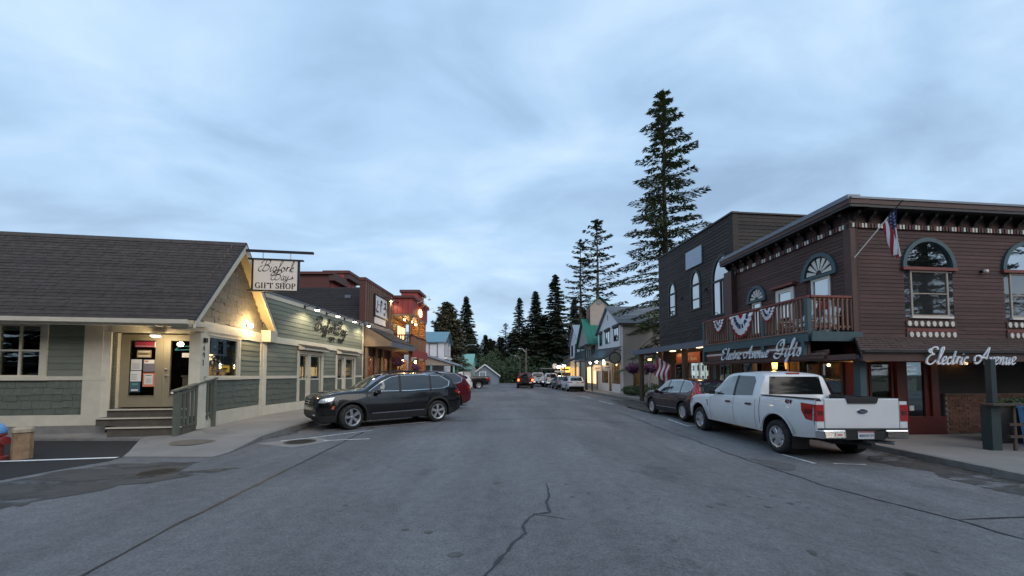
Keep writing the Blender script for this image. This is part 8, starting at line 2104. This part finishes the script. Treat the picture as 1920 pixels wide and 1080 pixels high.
    for s_ in (-1, 1):
        if tail == 'tall': panel(bv, [(s_ * 0.60, 0.92), (s_ * 0.80, 0.90), (s_ * 0.74, 1.5), (s_ * 0.62, 1.5), (s_ * 0.66, 1.05)], 'B', 0.006, M['lens_red'], 'tail_light', t_, grid=0.05)
        else: panel(bv, [(s_ * 0.46, 0.92), (s_ * 0.80, 0.92), (s_ * 0.78, 1.04), (s_ * 0.5, 1.02)], 'B', 0.006, M['redlamp'] if rear_lit else M['lens_red'], 'tail_light', t_, grid=0.05)
    panel(bv, [(-0.26, 0.72), (0.26, 0.72), (0.26, 0.84), (-0.26, 0.84)], 'B', 0.008, M['plate'], 'number_plate', t_, grid=0.1)
    panel(bv, [(-0.80, 0.42), (0.80, 0.42), (0.78, 0.58), (-0.78, 0.58)], 'B', 0.01, M['plastic'], 'rear_bumper', t_)
    panel(bv, [(-0.52, 0.70), (0.52, 0.70), (0.48, 0.88), (-0.48, 0.88)], 'F', 0.008, M['plastic'], 'grille', t_)
    if detail:
        for z in (0.75, 0.82): panel(bv, [(-0.42, z), (0.42, z), (0.42, z + 0.015), (-0.42, z + 0.015)], 'F', 0.016, M['chrome'], 'grille_bar', t_)
        panel(bv, [(-0.07, 0.74), (0.07, 0.74), (0.07, 0.85), (-0.07, 0.85)], 'F', 0.02, M['chrome'], 'badge', t_, grid=0.05)
        panel(bv, [(-0.60, 0.40), (0.60, 0.40), (0.52, 0.56), (-0.52, 0.56)], 'F', 0.008, M['plastic'], 'lower_intake', t_)
        for s_ in (-1, 1): panel(bv, [(s_ * 0.5, 0.44), (s_ * 0.66, 0.44), (s_ * 0.66, 0.475), (s_ * 0.5, 0.475)], 'F', 0.014, M['lens_clear'], 'fog_lamp', t_, grid=0.05)
    if rails:
        for s_ in (-1, 1): MB().tube([(0.25, s_ * 0.60, 1.60), (0.05, s_ * 0.61, 1.68), (-0.6, s_ * 0.62, 1.705), (-1.4, s_ * 0.62, 1.67), (-1.62, s_ * 0.62, 1.60)], 0.022, 6).build('roof_rail', M[rails], t_, local=True)
    mirrors(t_, 0.72, 0.86, 1.06, paint)
    return t_, bv

# ---- white pickup
TRK = dict(under=(0.44, 0.60), rw=0.405, arch=0.50, axles=[-1.70, 1.985], track=0.98, tw=0.27, crown=0.05, archup=0.05, tuck=0.045,
  top=[(-2.86, 1.36), (-1.13, 1.36), (-1.115, 1.42), (-1.07, 1.86), (-1.02, 1.93), (-0.80, 1.985), (-0.2, 2.015), (0.30, 2.0), (0.62, 1.93), (1.0, 1.65), (1.42, 1.36), (1.8, 1.315), (2.4, 1.26), (2.7, 1.18), (2.86, 1.06), (2.92, 0.92), (2.945, 0.70)],
  belt=[(-2.86, 1.345), (-1.13, 1.345), (-1.10, 1.34), (0.3, 1.29), (1.2, 1.25), (1.8, 1.22), (2.4, 1.16), (2.75, 1.04), (2.88, 0.92), (2.945, 0.60)],
  wmid=[(-2.86, 0.985), (-2.0, 1.0), (0, 1.0), (1.9, 1.0), (2.4, 0.985), (2.75, 0.92), (2.9, 0.82), (2.945, 0.74)],
  wtop=[(-2.86, 0.8), (-1.13, 0.80), (-1.0, 0.73), (-0.5, 0.725), (0.5, 0.72), (1.0, 0.77), (1.4, 0.86), (2.2, 0.86), (2.75, 0.80), (2.9, 0.70), (2.945, 0.6)],
  sill=[(-2.86, 0.56), (-2.3, 0.50), (-1.0, 0.46), (1.3, 0.46), (2.5, 0.44), (2.945, 0.46)], bed=(-1.14, 0.86), extra=[-1.14, -1.128, -1.12, -1.10, -1.06, -1.03])
def make_pickup(name, label, loc, rotz, paint, detail=True, glass=None, rim=None, key='truck', marks=True, bumper='chrome'):
    t_ = thing(name, label, 'pickup', loc, rotz)
    S = TRK; glass = glass or M['carglass']
    b, bv = make_body(S, 'body', [paint, M['plastic']], t_, lambda c: 1 if (c.z < 0.47 or (c.x < -1.16 and abs(c.y) < 0.86 and c.z < 1.33)) else 0)
    wells(t_, S); add_wheels(t_, S, key, 6, rim, 1)
    for sd, s_ in (('L', 1), ('R', -1)):
        panel(bv, [(1.12, 1.36), (0.72, 1.68), (0.54, 1.84), (0.10, 1.885), (0.06, 1.33), (0.55, 1.31), (0.85, 1.30)], sd, 0.008, M['carglass_clear'], 'side_window', t_)
        panel(bv, [(-0.04, 1.33), (-0.02, 1.885), (-0.66, 1.865), (-0.78, 1.74), (-0.80, 1.36)], sd, 0.008, glass, 'side_window', t_)
        strip(bv, [(0.01, 1.31), (0.04, 1.89)], 0.10, sd, 0.012, M['plastic'], 'pillar', t_)
        if detail:
            for x in (1.25, 0.01, -0.95): strip(bv, [(x, 0.50), (x + 0.01, 0.9), (x, 1.26)], 0.012, sd, 0.003, M['plastic'], 'door_seam', t_)
            strip(bv, [(-1.125, 0.5), (-1.125, 1.33)], 0.02, sd, 0.003, M['plastic'], 'bed_gap', t_)
            for x in (0.25, -0.70): strip(bv, [(x + 0.13, 1.12), (x - 0.13, 1.125)], 0.05, sd, 0.03, M['plastic'], 'door_handle', t_)
            strip(bv, [(1.50, 1.06), (1.44, 1.10), (1.40, 0.9)], 0.04, sd, 0.006, M['plastic'], 'fender_vent', t_)
        # arch lip
        for xc in S['axles']:
            strip(bv, [(xc - 0.555 * math.cos(math.pi * k / 16), 0.455 + 0.555 * math.sin(math.pi * k / 16)) for k in range(1, 16)], 0.07, sd, 0.02, paint, 'arch_lip', t_)
        tl = panel(bv, [(-2.84, 0.92), (-2.84, 1.27), (-2.50, 1.29), (-2.54, 1.12), (-2.66, 0.94)], sd, 0.012, M['lens_red'], 'tail_light', t_, grid=0.05)
        panel(bv, [(-2.82, 1.06), (-2.82, 1.16), (-2.62, 1.17), (-2.64, 1.06)], sd, 0.018, M['lens_dark'], 'reverse_lens', tl, grid=0.05)
        panel(bv, [(2.80, 0.92), (2.70, 1.06), (2.42, 1.10), (2.5, 0.92)], sd, 0.008, M['lens_clear'], 'headlight', t_, grid=0.05)
        if marks:
            mk = MB(); st2, wd = caps('4X4', 0.06)
            P3 = (lambda a, z, o: V((-2.02 - a, s_ * (0.975 + o), z))) if s_ > 0 else (lambda a, z, o: V((-2.42 + a, s_ * (0.975 + o), z)))
            mk.cur = 0; pen(mk, P3, st2[:2], 0.10, 0.0, 1.235, nib=0.2, thin=0.2, depth=0.006, o=0.0, smth=False, slant=0.2)
            mk.cur = 1; pen(mk, P3, st2[2:4], 0.10, 0.0, 1.235, nib=0.2, thin=0.2, depth=0.006, o=0.0, smth=False, slant=0.2)
            mk.cur = 0; pen(mk, P3, st2[4:], 0.10, 0.0, 1.235, nib=0.2, thin=0.2, depth=0.006, o=0.0, smth=False, slant=0.2)
            mk.build('decal', [M['ink'], M['lens_red']], t_, local=True)
        MB().box(-2.85, -1.15, s_ * 0.82 if s_ > 0 else -0.965, 0.965 if s_ > 0 else -0.82, 1.378, 1.398).build('bed_rail_cap', M['plastic'], t_, local=True)
    panel(bv, [(-0.71, 1.40), (0.71, 1.40), (0.65, 1.86), (-0.65, 1.86)], 'B', 0.010, M['carglass_rear'], 'rear_window', t_)
    panel(bv, [(-0.80, 1.37), (0.80, 1.37), (0.66, 1.84), (-0.66, 1.84)], 'F', 0.008, M['carglass_clear'], 'windscreen', t_)
    MB().box(-1.04, -0.96, -0.16, 0.16, 1.925, 1.965).build('brake_light', M['lens_red'], t_, local=True)
    # tailgate
    tg = MB(); tg.box(-2.93, -2.865, -0.80, 0.80, 0.72, 1.40); o_ = tg.build('tailgate', paint, t_, local=True)
    bvm = o_.modifiers.new('bevel', 'BEVEL'); bvm.width = 0.018; bvm.segments = 3
    mb = MB(); mb.hexa([(-2.955, -0.30, 1.30), (-2.955, 0.30, 1.30), (-2.93, 0.30, 1.30), (-2.93, -0.30, 1.30), (-2.955, -0.34, 1.41), (-2.955, 0.34, 1.41), (-2.86, 0.34, 1.425), (-2.86, -0.34, 1.425)]); mb.build('tailgate_handle', M['plastic'], o_, local=True)
    for s_ in (-1, 1):
        mb = MB(); mb.box(-2.925, -2.862, s_ * 0.815 if s_ > 0 else -0.97, 0.97 if s_ > 0 else -0.815, 0.74, 1.34); mb.build('corner_panel', paint, t_, local=True)
        mb = MB(); mb.box(-2.935, -2.86, s_ * 0.82 if s_ > 0 else -0.98, 0.98 if s_ > 0 else -0.82, 0.92, 1.27); tl = mb.build('tail_light', M['lens_red'], t_, local=True)
        mb = MB(); mb.box(-2.945, -2.936, s_ * 0.85 if s_ > 0 else -0.95, 0.95 if s_ > 0 else -0.85, 1.05, 1.14); mb.build('reverse_lens', M['lens_dark'], tl, local=True)
    mb = MB(); mb.lathe([(0.001, 0.0), (0.115, 0.0), (0.115, 0.012), (0.105, 0.018)], axis='X', n=24, mtx=Matrix.Diagonal((-1, 1, 0.45))); e_ = mb
    e_.v = [(x - 2.93, y, z + 1.13) for x, y, z in e_.v]; bd_ = e_.build('badge', M['chrome'], o_, local=True)
    mb = MB(); mb.lathe([(0.104, 0.012), (0.104, 0.021), (0.001, 0.022)], axis='X', n=24, mtx=Matrix.Diagonal((-1, 1, 0.45))); mb.v = [(x - 2.93, y, z + 1.13) for x, y, z in mb.v]; mb.build('badge_face', M['blueoval'], o_, local=True)
    if marks:
        mb = MB(); pen(mb, lambda a, z, o: V((-2.952 - o, -a, z)), [[(0.0, 0.3), (0.2, 0.6), (0.35, 0.4), (0.1, 0.0)], [(0.4, 0.1), (0.55, 0.35), (0.7, 0.1), (0.55, 0.1)], [(0.8, 0.0), (0.9, 0.4), (1.05, 0.3)], [(1.3, 0.7), (1.15, 0.0), (1.4, 0.3), (1.5, 0.05)]], 0.10, -0.075, 1.105, nib=0.1, thin=0.06, depth=0.002, o=0.0); mb.build('badge_script', M['chrome'], o_, local=True)
    # bumper with steps and plate
    for y0, y1 in ((-0.97, -0.42), (0.42, 0.97)):
        mb = MB(); mb.hexa([(-3.03, y0 if y0 > 0 else y0 + 0.08, 0.56), (-3.03, y1 if y0 < 0 else y1 - 0.08, 0.56), (-2.85, y1, 0.56), (-2.85, y0, 0.56), (-3.01, y0 if y0 > 0 else y0 + 0.06, 0.75), (-3.01, y1 if y0 < 0 else y1 - 0.06, 0.75), (-2.85, y1, 0.75), (-2.85, y0, 0.75)])
        q = mb.build('bumper', M[bumper], t_, local=True); bvm = q.modifiers.new('bevel', 'BEVEL'); bvm.width = 0.03; bvm.segments = 3
    MB().box(-2.99, -2.86, -0.42, 0.42, 0.54, 0.72).build('bumper_step', M['plastic'], t_, local=True)
    MB().box(-2.985, -2.86, -0.95, 0.95, 0.752, 0.775).build('bumper_pad', M['plastic'], t_, local=True)
    pt_ = MB().box(-3.005, -2.995, -0.17, 0.17, 0.56, 0.72).build('number_plate', M['plate'], t_, local=True)
    if marks:
        mb = MB(); st2, wd = caps('WB045 59', 0.12, 0.2); pen(mb, lambda a, z, o: V((-3.006 - o, 0.145 - a, z)), st2, 0.055, 0.0, 0.60, nib=0.14, thin=0.14, depth=0.002, o=0, smth=False); mb.build('plate_figures', M['bunt_b'], pt_, local=True)
        MB().box(-3.007, -3.0055, -0.165, 0.165, 0.695, 0.718).build('plate_band', M['lens_red'], pt_, local=True)
        MB().box(-3.033, -3.031, 0.50, 0.66, 0.60, 0.70).build('bumper_sticker', M['paper'], t_, local=True); MB().box(-3.035, -3.0335, 0.53, 0.63, 0.63, 0.67).build('bumper_sticker', M['p_or'], t_, local=True)
    MB().tube([(-3.15, 0, 0.47), (-2.7, 0, 0.47)], 0.05, 10).build('tow_hitch', M['plastic'], t_, local=True)
    MB().tube([(-1.3, -0.45, 0.42), (-2.75, -0.55, 0.46), (-2.95, -0.66, 0.46)], 0.04, 10).build('exhaust', M['steel'], t_, local=True)
    MB().lathe([(0.39, -0.12), (0.39, 0.12)], (-2.35, 0, 0.52), n=20).build('spare_wheel', M['tyre'], t_, local=True)
    MB().tube([(-1.70, -0.8, 0.40), (-1.70, 0.8, 0.40)], 0.07, 10).build('axle', M['plastic'], t_, local=True)
    mirrors(t_, 1.02, 0.97, 1.36, M['plastic'])
    return t_

make_pickup('white_pickup', 'white crew cab pickup with dusty lower doors and chrome rear bumper', (7.43, 10.92, -0.33), R(90.4), dusty(carpaint('white_truck_paint', (0.66, 0.68, 0.70), 0.3), 0.08, 0.55))
tig, _ = make_suv('black_suv', 'glossy black SUV with chrome window line parked nose to the kerb', (-4.10, 12.38, 0.0), math.atan2(-0.657, -0.754), carpaint('black_paint', (0.004, 0.004, 0.005), 0.25, coat=0.8), steer=R(14))
make_suv('maroon_suv', 'dark maroon SUV with tall red tail lights in front of the white pickup', (7.42, 15.98, -0.215), R(94.2), carpaint('maroon_paint', (0.022, 0.006, 0.011), 0.25), tail='tall', wheel='suv_b', style=1, nsp=7, glass=M['carglass_clear'], rails=None, S=dict(SUV, axles=[-1.30, 1.36]))
BIG = dict(SUV)
sc_ = lambda L_, a, b=1.0: [(x * a, y * b) for x, y in L_]
for k in ('top', 'belt', 'wmid', 'wtop', 'sill'): BIG[k] = sc_(SUV[k], 1.07, 1.06 if k in ('top', 'belt', 'wmid', 'wtop') else 1)
BIG['axles'] = [-1.47, 1.50]; BIG['track'] = 0.95; BIG['rw'] = 0.38; BIG['arch'] = 0.44
bigwin = [(x * 1.07, z * 1.06) for x, z in SUVWIN]
make_suv('red_suv', 'dark red SUV just behind the black SUV, only its tail showing', (-4.35, 16.6, 0.0), math.atan2(-0.657, -0.754), carpaint('dark_red_paint', (0.075, 0.008, 0.012), 0.22), S=BIG, win=bigwin, wheel='suv_c', clad=False)
make_suv('white_suv', 'white SUV parked at an angle beyond the dark red SUV', (-6.0, 33.6, 0.0), R(-150), carpaint('white_paint', (0.60, 0.61, 0.62), 0.3), detail=False)
make_pickup('black_pickup', 'black pickup parked nose to the left kerb with a bicycle on its tail', (-5.7, 43.0, 0.0), math.atan2(-0.3, -0.95), carpaint('black_truck_paint', (0.008, 0.008, 0.01), 0.25), detail=False, marks=False, key='truck_b')
make_suv('white_crossover', 'white crossover seen from behind at the right kerb', (6.6, 41.2, -0.2), R(93), carpaint('pearl_paint', (0.58, 0.60, 0.63), 0.3), detail=False, rails=None, clad=False)
make_suv('grey_suv', 'grey SUV parked right in front of the white crossover', (6.1, 47.0, -0.2), R(93), carpaint('grey_paint', (0.12, 0.14, 0.17), 0.3), detail=False)
make_pickup('white_pickup', 'far white pickup parked beyond the grey SUV on the right', (5.5, 54.0, -0.18), R(92), carpaint('white_truck_paint_b', (0.55, 0.57, 0.6), 0.3), detail=False, marks=False, key='truck_c')
make_pickup('white_pickup', 'distant white pickup just right of the red off-roader', (3.75, 55.5, -0.08), R(90), carpaint('white_truck_paint_c', (0.55, 0.57, 0.6), 0.3), detail=False, marks=False, key='truck_c')
# ---- red off-roader driving away
OFF = dict(rw=0.41, arch=0.49, axles=[-1.30, 1.40], track=0.97, tw=0.28, crown=0.03, archup=0.06, tuck=0.03,
  top=[(-2.15, 1.12), (-2.13, 1.70), (-2.05, 1.80), (-1.0, 1.84), (0.2, 1.83), (0.45, 1.78), (0.95, 1.22), (1.4, 1.18), (2.0, 1.15), (2.15, 1.05), (2.2, 0.7)],
  belt=[(-2.15, 1.10), (-1.0, 1.14), (0.9, 1.13), (2.0, 1.08), (2.2, 0.66)],
  wmid=[(-2.15, 0.93), (-1.8, 0.96), (1.8, 0.96), (2.1, 0.90), (2.2, 0.8)], wtop=[(-2.15, 0.72), (-1.0, 0.74), (0.4, 0.72), (1.0, 0.86), (2.0, 0.84), (2.2, 0.7)],
  sill=[(-2.15, 0.60), (-1.8, 0.5), (1.8, 0.5), (2.2, 0.6)])
ot = thing('off_roader', 'boxy red off-roader with spare wheel and lit tail lamps driving away', 'car', (1.55, 45.4, -0.01), R(90))
redp = carpaint('off_roader_red', (0.16, 0.010, 0.012), 0.28)
b, bv = make_body(OFF, 'body', [redp, M['plastic']], ot, lambda c: 1 if c.z < 0.62 or c.z > 1.70 or any(math.hypot(c.x - xc, c.z - 0.47) < 0.57 for xc in OFF['axles']) else 0)
wells(ot, OFF); add_wheels(ot, OFF, 'off', 6, M['plastic'], 1)
for sd in 'LR':
    panel(bv, [(0.80, 1.20), (0.42, 1.70), (-0.30, 1.72), (-0.30, 1.20)], sd, 0.008, M['carglass'], 'side_window', ot); panel(bv, [(-0.42, 1.20), (-0.42, 1.72), (-1.95, 1.70), (-1.95, 1.20)], sd, 0.008, M['carglass'], 'side_window', ot)
panel(bv, [(-0.66, 1.2), (0.66, 1.2), (0.62, 1.68), (-0.62, 1.68)], 'B', 0.01, M['carglass'], 'rear_window', ot)
panel(bv, [(-0.72, 1.2), (0.72, 1.2), (0.62, 1.72), (-0.62, 1.72)], 'F', 0.01, M['carglass_clear'], 'windscreen', ot)
for s_ in (-1, 1):
    MB().box(-2.19, -2.10, s_ * 0.70 if s_ > 0 else -0.90, 0.90 if s_ > 0 else -0.70, 0.86, 1.08).build('tail_light', M['redlamp'], ot, local=True)
    lamp(WM[ot.name] @ V((-2.5, s_ * 0.8, 0.95)), 4, (1, 0.08, 0.03), 0.1, parent=ot)
ty, rm = wheel_meshes('off', 0.41, 0.28, 6, M['plastic'], 1)
w = bpy.data.objects.new('spare_wheel', ty); link(w, ot, local=True, m=Matrix.Translation((-2.32, 0, 1.0)) @ Matrix.Rotation(R(90), 4, 'Z'))
q = bpy.data.objects.new('rim', rm); link(q, w, local=True)
MB().box(-2.32, -2.12, -0.88, 0.88, 0.58, 0.76).build('rear_bumper', M['plastic'], ot, local=True)
MB().box(-2.335, -2.322, -0.72, -0.42, 0.62, 0.74).build('number_plate', M['plate'], ot, local=True)
mirrors(ot, 0.72, 0.95, 1.22, M['plastic'])
# bicycle on the black pickup's tail
bc = thing('bicycle', 'red bicycle hung on the tail of the black pickup', 'bicycle', (-2.72, 43.95, 0.45), R(108))
def ringm(cx, r):
    mb = MB(); n = 24
    mb.tube([(cx + r * math.cos(2 * math.pi * k / n), 0, 0.34 + r * math.sin(2 * math.pi * k / n)) for k in range(n + 1)], 0.02, 6, False)
    for k in range(8): mb.tube([(cx, 0, 0.34), (cx + r * math.cos(k * math.pi / 4), 0, 0.34 + r * math.sin(k * math.pi / 4))], 0.003, 4, False)
    return mb
for cx in (-0.52, 0.52): ringm(cx, 0.33).build('wheel', M['tyre'], bc, local=True)
mb = MB()
for a, b_ in (((-0.52, 0, 0.34), (-0.05, 0, 0.30)), ((-0.05, 0, 0.30), (-0.20, 0, 0.80)), ((-0.20, 0, 0.80), (-0.52, 0, 0.34)), ((-0.20, 0, 0.75), (0.36, 0, 0.80)), ((-0.05, 0, 0.30), (0.38, 0, 0.72)), ((0.36, 0, 0.88), (0.52, 0, 0.34))): mb.tube([a, b_], 0.02, 6)
mb.build('frame', mat('bike_red', (0.35, 0.02, 0.02), 0.35, coat=0.5), bc, local=True)
MB().tube([(0.34, -0.28, 0.92), (0.36, 0, 0.90), (0.34, 0.28, 0.92)], 0.014, 6).build('handlebar', M['black'], bc, local=True)
MB().hexa([(-0.32, -0.07, 0.84), (-0.08, -0.02, 0.84), (-0.08, 0.02, 0.84), (-0.32, 0.07, 0.84), (-0.32, -0.07, 0.88), (-0.08, -0.02, 0.87), (-0.08, 0.02, 0.87), (-0.32, 0.07, 0.88)]).build('saddle', M['black'], bc, local=True)
MB().tube([(-0.3, 0.05, 0.1), (-0.3, 0.45, 0.15)], 0.03, 6).build('carrier', M['black'], bc, local=True)
